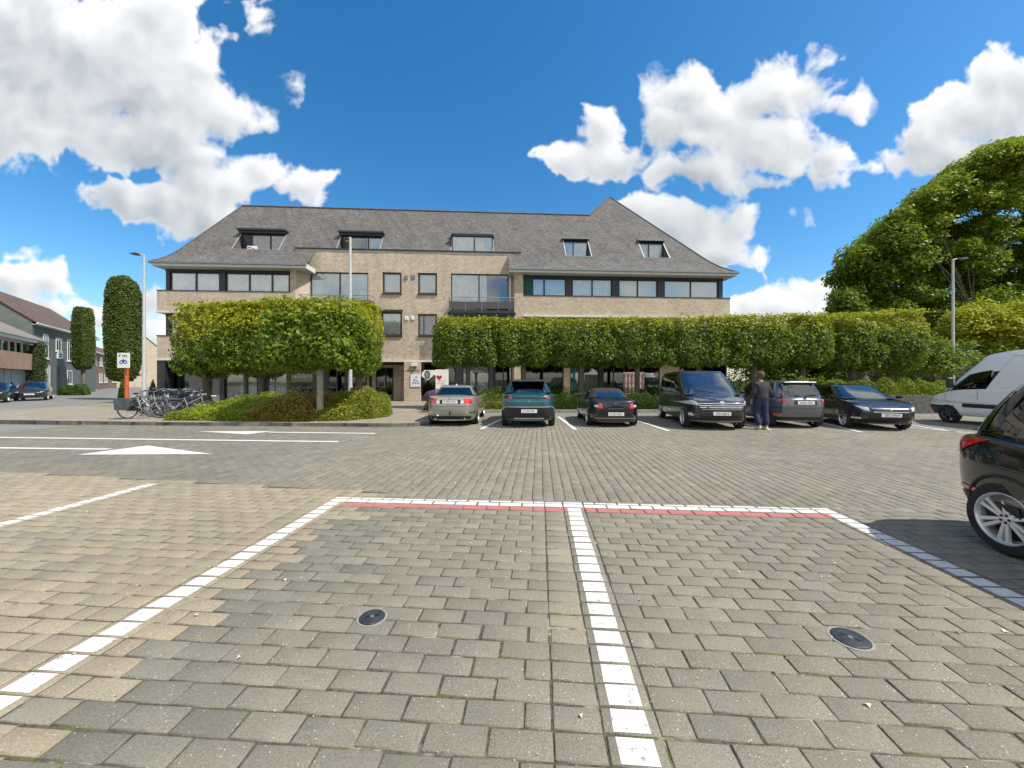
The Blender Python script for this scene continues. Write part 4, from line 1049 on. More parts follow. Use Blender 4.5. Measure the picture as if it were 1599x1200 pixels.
        r.lathe([(.001, x0+.015), (ri*.2, x0+.012), (ri*.26, x0-.01), (ri*.26, x0-.05)], axis='x', n=20)
        for k in range(spokes):
            for dd in ((-.16, .16) if twin else (0,)):
                a = 2*math.pi*k/spokes + .2; wd = ri * (.085 if twin else .13)
                p0 = Vector((0, math.cos(a+dd*1.6)*ri*.2, math.sin(a+dd*1.6)*ri*.2)); p1 = Vector((0, math.cos(a+dd)*ri*.95, math.sin(a+dd)*ri*.95))
                d = (p1-p0).normalized(); nn = Vector((0, -d.z, d.y))*wd
                vs = []
                for (p, xx, g) in ((p0, x0+.006, .9), (p1, x0+.014, 1.15)):
                    vs += [p+nn*g+Vector((xx-.02,0,0)), p-nn*g+Vector((xx-.02,0,0)), p-nn*g*.7+Vector((xx,0,0)), p+nn*g*.7+Vector((xx,0,0))]
                r.add(vs, [(0,1,2,3),(7,6,5,4),(0,4,5,1),(1,5,6,2),(2,6,7,3),(3,7,4,0)])
        for k in range(5): 
            a = 2*math.pi*k/5+.5; r.lathe([(.001, x0+.02), (.012, x0+.018), (.013, x0)], (0, math.cos(a)*ri*.15, math.sin(a)*ri*.15), axis='x', n=8, mi=1)
        disc = MB(); disc.lathe([(.001, x0-.075), (ri*.86, x0-.075), (ri*.86, x0-.09)], axis='x', n=24)
        first = None
        for y in (s.yf, s.yr):
            for sd in (1, -1):
                if first is None:
                    o = t.build('wheel', M['tyre'], s.root, smooth=True); q = r.build('rim', [mr or M['alloy'], M['trim']], o, smooth=True); disc.build('brake_disc', M['under'], o)
                    first = o
                else: o = copy_tree(first, s.root)
                o.location = (sd * (s.hw - w/2 - .025), y, tr); o.rotation_euler = (random.uniform(0, 6), 0, 0 if sd > 0 else math.pi)
    def mirrors(s, y, z, out=.14):
        for sd in (1, -1):
            b = MB(); x = s.hw * s.gx[0] * .99
            b.lathe([(.001, -.075), (.055, -.06), (.085, 0), (.08, .03), (.07, .045)], axis='y', n=12)
            b.v = [(sd * (x + out + vx * 1.15), y - vy, z + vz * .75) for vx, vy, vz in b.v]
            b.box((min(sd*(x-.02), sd*(x+out)), y - .03, z - .05), (max(sd*(x-.02), sd*(x+out)), y + .03, z - .02))
            b.build('wing_mirror', s.paint, s.root, smooth=True)
    def plateat(s, front, z, y=None, red=True):
        pi = math.pi; ph = 0.0 if front else pi; p = s.bp(ph, s.vz(ph, z), 1); d = 1 if front else -1
        b = MB(); yy = p.y + d * .022; b.box((-.26, min(yy, yy - d*.018), z - .056), (.26, max(yy, yy - d*.018), z + .056)); o = b.build('number_plate', M['plate'], s.root)
        b = MB(); x = -.20
        for k in range(9):
            w_ = .012 if k in (1, 5) else .034
            if k in (1, 5): b.box((x, min(yy + d*.002, yy + d*.0005), z - .004), (x + w_, max(yy + d*.002, yy + d*.0005), z + .006))
            else:
                g = random.choice([((0,0,.3,1),(.3,.8,1,1),(.3,0,1,.2)), ((0,0,.28,1),(.72,0,1,1),(.28,.42,.72,.58)), ((0,.42,1,.58),(.72,0,1,1),(0,.58,.28,1)), ((0,0,1,.2),(0,.42,1,.6),(0,.82,1,1))])
                for (a, b0, c, d0) in g: b.box((x + a*w_, min(yy + d*.002, yy + d*.0005), z - .036 + b0*.072), (x + c*w_, max(yy + d*.002, yy + d*.0005), z - .036 + d0*.072))
            x += w_ + .014
        b.build('plate_characters', M['platetext'], o)
    def seams(s, ys, z0=.28):
        for y in ys: s.flank('door_seam', 'under', y - .006, y + .006, z0, smooth_pw(s.top, y) - .05, off=.003)
    def handles(s, ys, z):
        for sd in (1, -1):
            for y in ys:
                ph = s.phy(y / s.hl, s.NE); p = s.bp(ph, s.vz(ph, z), sd)
                b = MB(); b.bbox((-.012, -.09, -.014), (.028, .09, .014), .008); b.v = [(p.x + sd * vx, p.y + vy, p.z + vz) for vx, vy, vz in b.v]; b.build('door_handle', s.paint, s.root)
    def seats(s, rows):
        for y in rows:
            for x in (-.36, .36):
                b = MB(); b.bbox((x*s.hw/.9-.24, y-.06, .5), (x*s.hw/.9+.24, y+.08, smooth_pw(s.top, y)+.22), .04); b.bbox((x*s.hw/.9-.13, y-.04, smooth_pw(s.top, y)+.24), (x*s.hw/.9+.13, y+.05, smooth_pw(s.top, y)+.40), .03); b.build('seat', M['interior'], s.root)
    def badge(s, front, z, r=.045):
        ph = 0.0 if front else math.pi; p = s.bp(ph, s.vz(ph, z), 1); d = 1 if front else -1
        b = MB(); b.lathe([(.001, p.y + d*.022), (r*.8, p.y + d*.022), (r, p.y + d*.014), (r, p.y)], (0, 0, z), axis='y', n=20); b.build('badge', M['chrome'], s.root, smooth=True)
def hole_cabin(c):
    """the cabin keeps its full skin; windows read as glass because the skin behind them is cut away"""
    pass

def strip_patch_cut(c, specs):
    """removes cabin faces lying behind the glass patches. specs: (phi range, r range) tests"""
    me = c.cab.data; bm = bmesh.new(); bm.from_mesh(me); kill = []
    for f in bm.faces:
        p = f.calc_center_median(); z0 = smooth_pw(c.top, p.y) - .03; ze = smooth_pw(c.roof, p.y, .2) if c.roof else c.H - .04
        if ze - z0 < .1: continue
        r = (p.z - z0) / (ze - z0)
        if r > 1.0: continue
        y0f, y0r, y1f, y1r = c.gy; yf = lerp(y0f, y1f, r); yr = lerp(y0r, y1r, r); yc, yl = (yf + yr) / 2, (yf - yr) / 2
        w = lerp(c.gx[0], c.gx[1], r ** c.gexp) * c.hw; sx, sy = abs(p.x) / w, (p.y - yc) / yl
        for (kind, a, b, r0, r1) in specs:
            if not (r0 < r < r1): continue
            if kind == 'F' and sy > .5 and sx < a and abs(p.y - yf) < .22: kill.append(f); break
            if kind == 'B' and sy < -.5 and sx < a and abs(p.y - yr) < .22: kill.append(f); break
            if kind == 'S' and sx > .9 and a < sy < b: kill.append(f); break
    bmesh.ops.delete(bm, geom=kill, context='FACES'); bm.to_mesh(me); bm.free()
    # dark floor of the cabin so that one looks into an interior, not onto paint
    b = MB(); y0f, y0r = c.gy[0], c.gy[1]
    ys = [lerp(y0r + .12, y0f - .12, i / 8) for i in range(9)]
    for i in range(8):
        a, d = ys[i], ys[i+1]; w = c.hw * c.gx[0] * .93
        b.quad((-w, a, smooth_pw(c.top, a) + .045), (w, a, smooth_pw(c.top, a) + .045), (w, d, smooth_pw(c.top, d) + .045), (-w, d, smooth_pw(c.top, d) + .045))
    b.build('cabin_floor', M['interior'], c.root)
def std(c, spans, ws=True, rg=True, wsx=.86, rgx=.84, r0=.10, r1=.88, seats=(.15, -.75)):
    c.body(); c.cabin()
    spec = [('S', a, b, r0 + .02, r1 - .02) for (a, b) in [(min(q[0], q[1]) + .01, max(q[0], q[1]) - .01) for q in spans]]
    if ws: spec.append(('F', wsx - .03, 0, .07, .91))
    if rg: spec.append(('B', rgx - .03, 0, .14, .86))
    strip_patch_cut(c, spec)
    if ws: c.windscreen(wsx)
    if rg: c.rearglass(rgx)
    c.sideglass(spans, r0, r1)
    c.seats(seats)
pi = math.pi
# --- silver grey saloon, seen from behind
def at_rear(c_kw, u, v, yaw):
    """ground point under the rear axle line centre seen at (u,v); returns the car centre"""
    x, y = gp(u, v); hl = c_kw['L'] / 2; yr = hl - c_kw['foh'] - c_kw['wb']
    return (x - (-math.sin(yaw)) * yr, y - math.cos(yaw) * yr)
def at_front(c_kw, u, v, yaw):
    """car facing the viewer: local +y points to -Y; (u,v) below the front axle centre"""
    x, y = gp(u, v); yf = c_kw['L'] / 2 - c_kw['foh']
    return (x - (-math.sin(yaw)) * yf, y - math.cos(yaw) * yf)
k = dict(L=4.52, W=1.82, H=1.42, zb=.20, wb=2.76, foh=.78, tr=.325)
c = Car('parked_car', 'silver grey saloon parked with its tail to us beside the lavender', at_rear(k, 709.5, 662, 0), 0, **k,
        top=[(-2.3, .98), (-1.75, 1.06), (-1.2, 1.0), (0, .95), (1.0, .93), (1.6, .86), (2.2, .66)], gx=(.90, .64), gy=(1.15, -1.62, .30, -1.0), paint=carpaint('silver_grey_paint', (.38, .37, .315), .5), gexp=1.3, NEr=4.2)
std(c, [(.66, .05, .55, .06), (.0, -.62, .01, -.66)], rgx=.88)
c.lamp('tail_light', 'redlens', False, [(.50, .80), (1.24, .80), (1.16, .98), (.52, .97)]); c.lamp('reversing_lens', 'lens', False, [(.38, .80), (.50, .80), (.52, .90), (.42, .90)])
c.endband('plate_recess', 'trim', False, .40, .79, .93); c.endband('bumper_strip', 'chrome', False, .93, .47, .495, .01); c.endband('valance', 'trim', False, .80, .24, .36); c.plateat(False, .855); c.badge(False, 1.0, .035)
c.endband('boot_seam', 'under', False, .90, .70, .71, .004); c.endband('front_grille', 'trim', True, .35, .45, .62); c.lamp('headlight', 'lens', True, [(.5, .58), (1.1, .60), (1.2, .72), (.5, .68)])
b = MB(); b.tube([(0, -2.2, .42), (0, -2.34, .42), (0, -2.34, .50)], .02, 8); b.lathe([(.001, .53), (.025, .52), (.03, .5), (.02, .48)], (0, -2.34, 0), n=12); b.build('tow_hitch', M['under'], c.root)
b = MB(); b.lathe([(.06, 0), (.03, .05), (.004, .07)], (0, -.75, 1.40), n=10); b.build('roof_aerial', c.paint, c.root, smooth=True)
for x in (-.5, .5): b = MB(); b.tube([(x, -2.05, .27), (x, -2.27, .27)], .035, 12); b.build('exhaust', M['chrome'], c.root)
c.seams([1.05, .0, -1.0]); c.handles([.1, -.85], .80); c.mirrors(.85, 1.0); c.wheels(5, True)
# --- teal SUV coupe, seen from behind
k = dict(L=4.54, W=1.90, H=1.64, zb=.24, wb=2.73, foh=.88, tr=.36)
c = Car('parked_car', 'teal coupe-style crossover with black roof spoiler, tail to us', at_rear(k, 824.5, 664.5, 0), 0, **k,
        top=[(-2.3, 1.08), (-1.9, 1.14), (-1.2, 1.08), (0, 1.03), (1.0, 1.02), (1.7, .98), (2.2, .82)], gx=(.92, .66), gy=(1.35, -2.02, .40, -1.35), paint=carpaint('teal_paint', (.008, .105, .135), .35), gexp=1.3, NEr=4.2)
std(c, [(.68, .08, .58, .1), (.04, -.55, .04, -.60)], rgx=.86)
c.endband('rear_light_strip', 'trim', False, .86, .98, 1.055, .012); c.lamp('tail_light', 'redlens', False, [(.60, .99), (1.18, .99), (1.10, 1.045), (.62, 1.045)], off=.018); c.endband('lower_cladding', 'trim', False, .97, .30, .70, .006, .84); c.endband('silver_garnish', 'alloy', False, .80, .70, .725, .016)
for sd in (1, -1): c.bpatch('silver_garnish', 'alloy', [(pi - c.phx(.80, c.NE), .70), (pi - c.phx(.985, c.NE), .50), (pi - c.phx(.985, c.NE), .53), (pi - c.phx(.80, c.NE), .73)], side=sd, off=.018)
c.plateat(False, .575); c.badge(False, .90, .03); c.endband('tailgate_seam', 'under', False, .93, .84, .85, .004)
b = MB(); b.bbox((-.62, -1.72, 1.555), (.62, -1.22, 1.60), .03); b.build('roof_spoiler', M['trim'], c.root)
c.endband('skid_plate', 'alloy', False, .55, .30, .34, .014); c.flank('side_cladding', 'trim', 1.0, -1.1, .26, .42); c.endband('front_grille', 'trim', True, .6, .5, .75); c.lamp('headlight', 'lens', True, [(.6, .72), (1.2, .76), (1.2, .84), (.6, .8)])
for sd in (1, -1): b = MB(); b.tube([(sd*.62, -1.1, 1.60), (sd*.63, -.3, 1.645), (sd*.62, .4, 1.62)], .018, 6); b.build('roof_rail', M['trim'], c.root); c.seams([1.1, .1, -.95]); c.handles([.2, -.8], .92); c.mirrors(1.0, 1.1); c.wheels(5, False)
# --- small black roadster, soft top
k = dict(L=4.09, W=1.78, H=1.29, zb=.17, wb=2.49, foh=.76, tr=.325)
c = Car('parked_car', 'small black roadster with a soft top, tail to us', at_rear(k, 954, 664, R(-2.5)), R(-2.5), **k,
        top=[(-2.0, .90), (-1.6, .96), (-1.0, .93), (0, .87), (.8, .86), (1.5, .80), (2.0, .60)], gx=(.86, .60), gy=(.85, -1.28, .25, -.62), roof=[(-1.4, 1.2), (-.6, 1.25), (.3, 1.27), (.8, 1.2)], paint=carpaint('black_paint', (.006, .006, .008), .2), gexp=1.4, NEr=3.6)
c.body(); c.cabin(mat('soft_top_cloth', (.02, .02, .022), .9, var=.3, bump=.3)); strip_patch_cut(c, [('F', .83, 0, .07, .91), ('B', .66, 0, .22, .76), ('S', -.20, .60, .12, .84)]); c.windscreen(); c.rearglass(.70, .2, .78, 'shield'); c.sideglass([(.62, -.22, .5, -.2)]); c.seats((-.25,))
c.lamp('tail_light', 'redlens', False, [(.50, .64), (1.10, .66), (1.06, .83), (.54, .81)]); c.lamp('reversing_lens', 'lens', False, [(.66, .69), (.78, .69), (.80, .76), (.68, .76)], off=.018)
c.plateat(False, .46); c.badge(False, .80, .035); c.endband('bumper_recess', 'trim', False, .62, .40, .54); c.endband('bumper_lip', 'alloy', False, .80, .30, .322, .012); c.endband('chrome_line', 'chrome', False, .30, .64, .65, .01)
c.endband('front_grille', 'trim', True, .35, .35, .5); c.lamp('headlight', 'lens', True, [(.5, .55), (1.1, .56), (1.2, .66), (.5, .64)])
b = MB(); b.tube([(.55, -1.45, .93), (.62, -1.75, 1.32)], .006, 5); b.build('aerial', M['under'], c.root)
c.seams([.75, -.45]); c.mirrors(.6, .95, .1); c.wheels(5, False)
# --- dark blue-grey minibus, facing us
k = dict(L=5.1, W=1.94, H=1.94, zb=.24, wb=3.27, foh=.92, tr=.345)
yw = pi - R(8.5)
c = Car('parked_minibus', 'dark blue-grey passenger van with chrome grille bars, facing us', at_front(k, 1111, 668, yw), yw, cat='van', **k,
        top=[(-2.5, 1.12), (0, 1.14), (1.2, 1.16), (1.65, 1.13), (2.1, 1.0), (2.5, .92)], gx=(.965, .78), gy=(1.95, -2.42, .80, -2.22), roof=[(-2.5, 1.86), (0, 1.92), (.9, 1.9), (1.2, 1.84)], paint=carpaint('storm_grey_paint', (.038, .043, .052), .6), gexp=1.7, NEr=5.5, tuck=.95,
        fe=(.93, .985, 1, 1, .99, .965, .945, .94, .94), re=(.97, .99, 1, 1, 1, .99, .985, .985, .985))
std(c, [(.68, .30, .60, .30), (.26, -.30, .26, -.30), (-.34, -.88, -.34, -.88)], wsx=.88, seats=(.7, -.2, -1.1), r1=.86)
c.lamp('headlight', 'lens', True, [(.66, .80), (1.0, .84), (1.20, .98), (.72, .88)])
c.endband('grille', 'trim', True, .66, .62, .86, .006, .74)
for z, x in ((.86, .76), (.795, .68), (.735, .66), (.675, .60)): c.endband('grille_bar', 'chrome', True, x, z - .011, z + .011, .016)
c.badge(True, .87, .075); c.plateat(True, .545); c.endband('lower_intake', 'trim', True, .66, .32, .47, .006); c.endband('bumper_lip', 'alloy', True, .90, .285, .30, .012)
c.lamp('fog_light', 'lens', True, [(.80, .46), (.90, .46), (.90, .54), (.82, .54)]); c.flank('side_moulding', 'chrome', .3, -.9, .50, .525); c.lamp('tail_light', 'redlens', False, [(.85, .8), (1.1, .8), (1.1, 1.1), (.85, 1.1)])
c.seams([1.15, .12, -1.2]); c.handles([.35, -.05], .95); c.mirrors(1.35, 1.20, .17); c.wheels(5, False)
for sd in (-1, 1): b = MB(); b.tube([(sd * .08, 1.98, 1.17), (sd * .08 + .55, 1.70, 1.26)], .008, 5); b.build('wiper', M['under'], c.root)
# --- grey hatchback, tail to us
k = dict(L=4.12, W=1.76, H=1.60, zb=.24, wb=2.6, foh=.80, tr=.315)
c = Car('parked_car', 'grey tall hatchback with a rear wiper, tail to us, behind the walking man', at_rear(k, 1236, 666.5, R(-4)), R(-4), **k,
        top=[(-2.05, 1.0), (-1.2, 1.0), (0, .97), (1.0, .98), (1.6, .92), (2.0, .72)], gx=(.92, .70), gy=(1.35, -1.98, .35, -1.68), paint=carpaint('grey_paint', (.15, .155, .17), .6), gexp=1.4, NEr=4.6)
std(c, [(.62, .16, .50, .16), (.12, -.36, .12, -.36), (-.42, -.74, -.42, -.66)], rgx=.88)
c.lamp('tail_light', 'redlens', False, [(.58, .87), (1.20, .90), (1.26, 1.0), (.62, .98)]); c.lamp('fog_light', 'redlens', False, [(.78, .42), (.98, .42), (.98, .48), (.80, .48)])
c.plateat(False, .86); c.endband('plate_recess', 'trim', False, .40, .79, .93); c.endband('bumper_lower', 'trim', False, .97, .26, .38); c.endband('bumper_seam', 'under', False, .95, .68, .69, .004); c.badge(False, .97, .035)
b = MB(); b.tube([(0, -2.03, 1.04), (.14, -1.99, 1.12), (.42, -1.97, 1.12)], .012, 6); b.lathe([(.001, -.03), (.035, -.02), (.04, 0)], (0, -2.02, 1.04), axis='y', n=10); b.build('rear_wiper', M['under'], c.root)
b = MB(); b.bbox((-.52, -1.80, 1.515), (.52, -1.5, 1.545), .02); b.build('roof_spoiler', c.paint, c.root)
c.endband('front_grille', 'trim', True, .5, .5, .7); c.lamp('headlight', 'lens', True, [(.6, .66), (1.2, .7), (1.3, .8), (.6, .76)]); c.seams([1.0, .1, -.85]); c.handles([.2, -.7], .85); c.mirrors(.95, 1.05); c.wheels(5, True)
# --- black estate, facing us
k = dict(L=4.47, W=1.79, H=1.45, zb=.20, wb=2.65, foh=.86, tr=.32)
yw = pi - R(15)
c = Car('parked_car', 'black estate car with roof rails and bright grille, facing us, rightmost of the far row', at_front(k, 1364, 669, yw), yw, **k,
        top=[(-2.2, .97), (-1, .97), (0, .95), (1.0, .97), (1.7, .90), (2.2, .74)], gx=(.91, .68), gy=(1.38, -2.12, .42, -1.75), paint=carpaint('black_paint', (.006, .006, .008), .2), gexp=1.4, NEr=4.6)
std(c, [(.64, .20, .53, .20), (.16, -.30, .16, -.30), (-.36, -.80, -.36, -.74)], wsx=.87)
c.lamp('headlight', 'lens', True, [(.60, .62), (1.12, .64), (1.42, .80), (.64, .74)]); c.endband('grille', 'trim', True, .50, .60, .70, .008, .54); c.endband('grille_surround', 'chrome', True, .56, .695, .715, .014); c.endband('grille_surround', 'chrome', True, .50, .59, .605, .014); c.badge(True, .66, .045)
c.plateat(True, .50); c.endband('lower_intake', 'trim', True, .60, .28, .42, .006); c.lamp('fog_light', 'lens', True, [(.76, .36), (.92, .36), (.92, .41), (.78, .41)]); c.lamp('tail_light', 'redlens', False, [(.7, .8), (1.2, .8), (1.2, .95), (.7, .95)])
for sd in (1, -1): b = MB(); b.tube([(sd*.58, -1.6, 1.42), (sd*.60, -1.4, 1.485), (sd*.61, -.2, 1.50), (sd*.59, .25, 1.48), (sd*.58, .42, 1.43)], .017, 6); b.build('roof_rail', M['chrome'], c.root); c.flank('window_chrome', 'chrome', .9, -1.7, .935, .945, off=.01); c.seams([1.1, .1, -.95]); c.handles([.2, -.75], .82); c.mirrors(.95, 1.02); c.wheels(5, True)
# --- black hatchback close on the right, nose towards us
k = dict(L=4.02, W=1.76, H=1.60, zb=.24, wb=2.52, foh=.80, tr=.33)
yw = pi - R(5)
hl = k['L'] / 2; yr = hl - k['foh'] - k['wb']
wx, wy = 4.50, 3.52        # outer face of the rear wheel facing us
off = Vector((k['W'] / 2 - .04, yr)); off.rotate(Matrix.Rotation(yw, 2)) if 0 else None
ox = math.cos(yw) * (k['W'] / 2 - .03) - math.sin(yw) * yr; oy = math.sin(yw) * (k['W'] / 2 - .03) + math.cos(yw) * yr
c = Car('parked_car', 'glossy black hatchback close by on the right edge with silver alloy wheel', (wx - ox, wy - oy), yw, **k,
        top=[(-2.0, 1.03), (-1.5, 1.08), (-.8, 1.0), (0, .95), (1.0, .95), (1.6, .86), (2.0, .66)], gx=(.92, .72), gy=(1.30, -1.93, .40, -1.60), paint=carpaint('deep_black_paint', (.0045, .006, .010), .1, .2), gexp=1.3, NEr=4.0)
std(c, [(.62, .14, .5, .14), (.10, -.40, .10, -.40), (-.46, -.74, -.46, -.66)], rgx=.88)
c.lamp('tail_light', 'redlens', False, [(.70, .78), (1.20, .86), (1.56, 1.03), (.78, 1.02)]); c.plateat(False, .80); c.endband('bumper_lower', 'trim', False, .98, .26, .46); c.lamp('reflector', 'redlens', False, [(.72, .50), (.94, .50), (.94, .54), (.72, .54)])
c.bpatch('wheel_arch_trim', 'trim', [(c.phy((yr - .46) / hl, c.NE), .26), (c.phy((yr - .405) / hl, c.NE), .26), (c.phy((yr - .405) / hl, c.NE), .50), (c.phy((yr - .46) / hl, c.NE), .50)])
n = 28   # rolled lip round each wheel arch
for sd in (1, -1):
    for y0 in (c.yf, c.yr):
        pts = []; a_ = MB()
        for i in range(n + 1):
            an = -.25 + (math.pi + .5) * i / n; y = y0 + math.cos(an) * c.tr * 1.15; z = c.tr * 1.02 + math.sin(an) * c.tr * 1.15
            ph = c.phy(y / c.hl, c.NE); p = c.bp(ph, c.vz(ph, max(z, c.zb + .03)), sd); pts.append((p.x - sd * .002, y, max(z, c.zb + .02)))
        a_.tube(pts, .018, 6); a_.build('arch_lip', M['trim'], c.root, smooth=True)
c.flank('sill', 'trim', c.yf - .42, c.yr + .42, .25, .36, off=.01); c.flank('swage_line', 'under', .9, -1.6, .735, .739, off=.002, z0b=.80, z1b=.804)
c.endband('front_grille', 'trim', True, .5, .4, .6); c.lamp('headlight', 'lens', True, [(.6, .6), (1.2, .64), (1.3, .76), (.6, .7)]); c.seams([1.0, .05, -.75]); c.handles([.15, -.6], .84); c.mirrors(.9, 1.02); c.wheels(6, True, rr=.69)
c.flank('fuel_flap_seam', 'under', -1.28, -1.285, .78, .90, off=.003, sides=(-1,))

# --- white panel van, nose away from us
k = dict(L=5.9, W=1.99, H=2.62, zb=.30, wb=3.66, foh=1.0, tr=.35)
yw = R(-2)
hl = k['L'] / 2; yf = hl - k['foh']
wx, wy = 16.35, 14.45
ox = -k['W'] / 2 * math.cos(yw) - yf * math.sin(yw); oy = -k['W'] / 2 * math.sin(yw) + yf * math.cos(yw)
c = Car('parked_van', 'white high-roof panel van parked by the hedge on the right', (wx - ox, wy - oy), yw, cat='van', **k,
        top=[(-2.9, 1.30), (.9, 1.30), (1.6, 1.26), (2.0, 1.18), (2.45, 1.06), (2.9, .86)], gx=(.985, .80), gy=(2.30, -2.90, 1.12, -2.82), roof=[(-3, 2.60), (.1, 2.58), (.8, 2.49), (1.3, 2.32)], paint=carpaint('white_van_paint', (.80, .81, .82), 0, .35), gexp=2.6, NEr=6.5, tuck=.955,
        fe=(.95, .985, 1, 1, .985, .95, .92, .91, .91), re=(.985, .995, 1, 1, 1, 1, 1, 1, 1))
c.body(); c.cabin(); strip_patch_cut(c, [('F', .85, 0, .06, .60), ('S', .40, .80, .06, .50)])
c.windscreen(.88, .03, .64, 'shield')
for sd in (1, -1): c.gpatch('side_window', M['carglass'], [(c.phy(.86, c.NEr), .02), (c.phy(.47, c.NEr), .05), (c.phy(.50, c.NEr), .54), (c.phy(.80, c.NEr), .50)], side=sd, off=.01)
c.seats((.9,)); c.flank('rubbing_strip', 'trim', 1.45, -2.5, .62, .76, off=.012); c.flank('black_corner', 'trim', 2.93, 2.42, .32, .62, off=.01); c.endband('front_bumper', 'trim', True, .98, .32, .66)
for sd in (1, -1):
    for (y0, y1) in ((.95, .80),):
        pass
c.endband('grille', 'trim', True, .45, .70, .86, .01); c.lamp('headlight', 'lens', True, [(.62, .74), (1.0, .78), (1.06, .98), (.72, .94)])
sm = [(-c.phy(0, c.NEr),)]
for yfz in (.41, -.12):
    for sd in (1, -1): c.gpatch('door_seam', M['under'], [(c.phy(yfz, c.NEr), .0), (c.phy(yfz - .003, c.NEr), .0), (c.phy(yfz - .003, c.NEr), .93), (c.phy(yfz, c.NEr), .93)], side=sd, off=.003, n=1)
c.seams([.98, -.42, 2.05], .4); c.handles([1.16], 1.10)
for sd in (1, -1): c.gpatch('roof_moulding', M['polegrey'], [(c.phy(.42, c.NEr), .86), (c.phy(-.97, c.NEr), .86), (c.phy(-.97, c.NEr), .872), (c.phy(.42, c.NEr), .872)], side=sd, off=.006, n=20, k=1)
for sd in (1, -1):
    b = MB(); b.bbox((-.10, -.05, -.18), (.12, .07, .20), .04); b.v = [(sd * (c.hw + .12 + x), 1.72 + y, 1.50 + z) for x, y, z in b.v]; b.box((min(sd*(c.hw-.1), sd*(c.hw+.05)), 1.72, 1.36), (max(sd*(c.hw-.1), sd*(c.hw+.05)), 1.76, 1.42)); b.build('wing_mirror', M['trim'], c.root)
c.wheels(6, False, mr=mat('steel_wheel', (.10, .10, .105), .5, .5), rr=.62)
# --- dark hatchback and a second dark car far left, on the street
k = dict(L=4.1, W=1.75, H=1.50, zb=.22, wb=2.5, foh=.8, tr=.32)
yw = R(-32)
x, y = gp(35, 626)
c = Car('parked_car', 'dark grey hatchback standing far left by the ivy-clad wall', (x - .8, y + 1.4), R(224), group='cars on the street', **k,
        top=[(-2.0, .98), (-1.2, .98), (0, .94), (1.0, .95), (1.6, .88), (2.0, .70)], gx=(.91, .68), gy=(1.35, -1.95, .40, -1.55), paint=carpaint('dark_grey_paint', (.03, .035, .04), .4), gexp=1.4, NEr=4.6)
std(c, [(.62, .16, .50, .16), (.12, -.36, .12, -.36)]); c.lamp('headlight', 'lens', True, [(.62, .62), (1.1, .66), (1.3, .78), (.66, .72)]); c.endband('grille', 'trim', True, .5, .5, .6); c.lamp('tail_light', 'redlens', False, [(.7, .8), (1.2, .8), (1.2, .95), (.7, .95)]); c.plateat(True, .5); c.wheels(5, False)
c2 = copy_tree(c.root); x, y = gp(-8, 628.5); c2.location = (x - .8, y + .6, 0); c2.rotation_euler = (0, 0, R(222)); c2['label'] = 'dark car cut by the left edge, behind the other dark hatchback on the street'
# ================================================================ VEGETATION
M['barkpale'] = mat('pale_bark', (.30, .26, .20), .9, var=.3, scale=12, bump=.6, bscale=30)
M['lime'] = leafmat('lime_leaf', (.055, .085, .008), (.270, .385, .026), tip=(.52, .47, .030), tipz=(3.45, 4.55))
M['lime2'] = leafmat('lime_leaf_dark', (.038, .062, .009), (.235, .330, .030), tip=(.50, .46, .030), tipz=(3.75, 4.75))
M['column'] = leafmat('clipped_column_leaf', (.045, .075, .012), (.145, .195, .026))
M['maple'] = leafmat('maple_leaf', (.048, .085, .008), (.200, .265, .016), tip=(.34, .38, .02), tipz=(4, 26))  # tip: yellower upwards, the crown's sunlit top put into the leaf colour
M['hedge'] = leafmat('hedge_leaf', (.13, .18, .012), (.34, .40, .03))
M['hedge2'] = leafmat('low_hedge_leaf', (.035, .075, .016), (.10, .17, .03))
M['cover'] = leafmat('ground_cover_leaf', (.16, .21, .015), (.42, .48, .03))
M['russet'] = leafmat('russet_leaf', (.30, .15, .045), (.42, .36, .055))
M['yellow'] = leafmat('yellow_leaf', (.22, .24, .02), (.55, .47, .03))
M['olive'] = leafmat('olive_leaf', (.14, .17, .02), (.44, .43, .06))
M['lav'] = leafmat('lavender_flower', (.14, .07, .22), (.30, .17, .42)); M['lavg'] = leafmat('lavender_leaf', (.06, .085, .035), (.15, .18, .08))
M['ivy'] = leafmat('ivy_leaf', (.025, .045, .012), (.10, .13, .025))
M['purple'] = leafmat('purple_leaf', (.04, .018, .022), (.10, .035, .04))
def leaves(name, P, N, size, m, parent=None, up=.25, rnd=.9, asp=.62, keepk=None):
    n = len(P); rng = RNG
    D = N * .75 + rng.normal(0, rnd * .55, (n, 3)); D[:, 2] += up; D /= np.linalg.norm(D, axis=1, keepdims=True) + 1e-9
    T = rng.normal(0, 1, (n, 3)); T[:, 2] -= .5; T -= D * (T * D).sum(1, keepdims=True); T /= np.linalg.norm(T, axis=1, keepdims=True) + 1e-9
    B = np.cross(D, T); s = size * rng.uniform(.6, 1.3, n)[:, None]
    V = np.stack([P - T * s * .5, P + B * s * asp * .5 - D * s * .07, P + T * s * .5 - D * s * .05, P - B * s * asp * .5 - D * s * .07], 1).reshape(-1, 3)
    F = np.arange(n * 4).reshape(-1, 4)
    return npmesh(name, V, F, m, parent)
def lump(P, f, seed, o=3):
    r = np.random.default_rng(seed); s = np.zeros(len(P))
    for k in range(o):
        for _ in range(3):
            w = r.normal(0, 1, 3) * f * 1.7**k; s += np.sin(P @ w + r.uniform(0, 6.28)) / (1.6**k)
    return s / 4.5
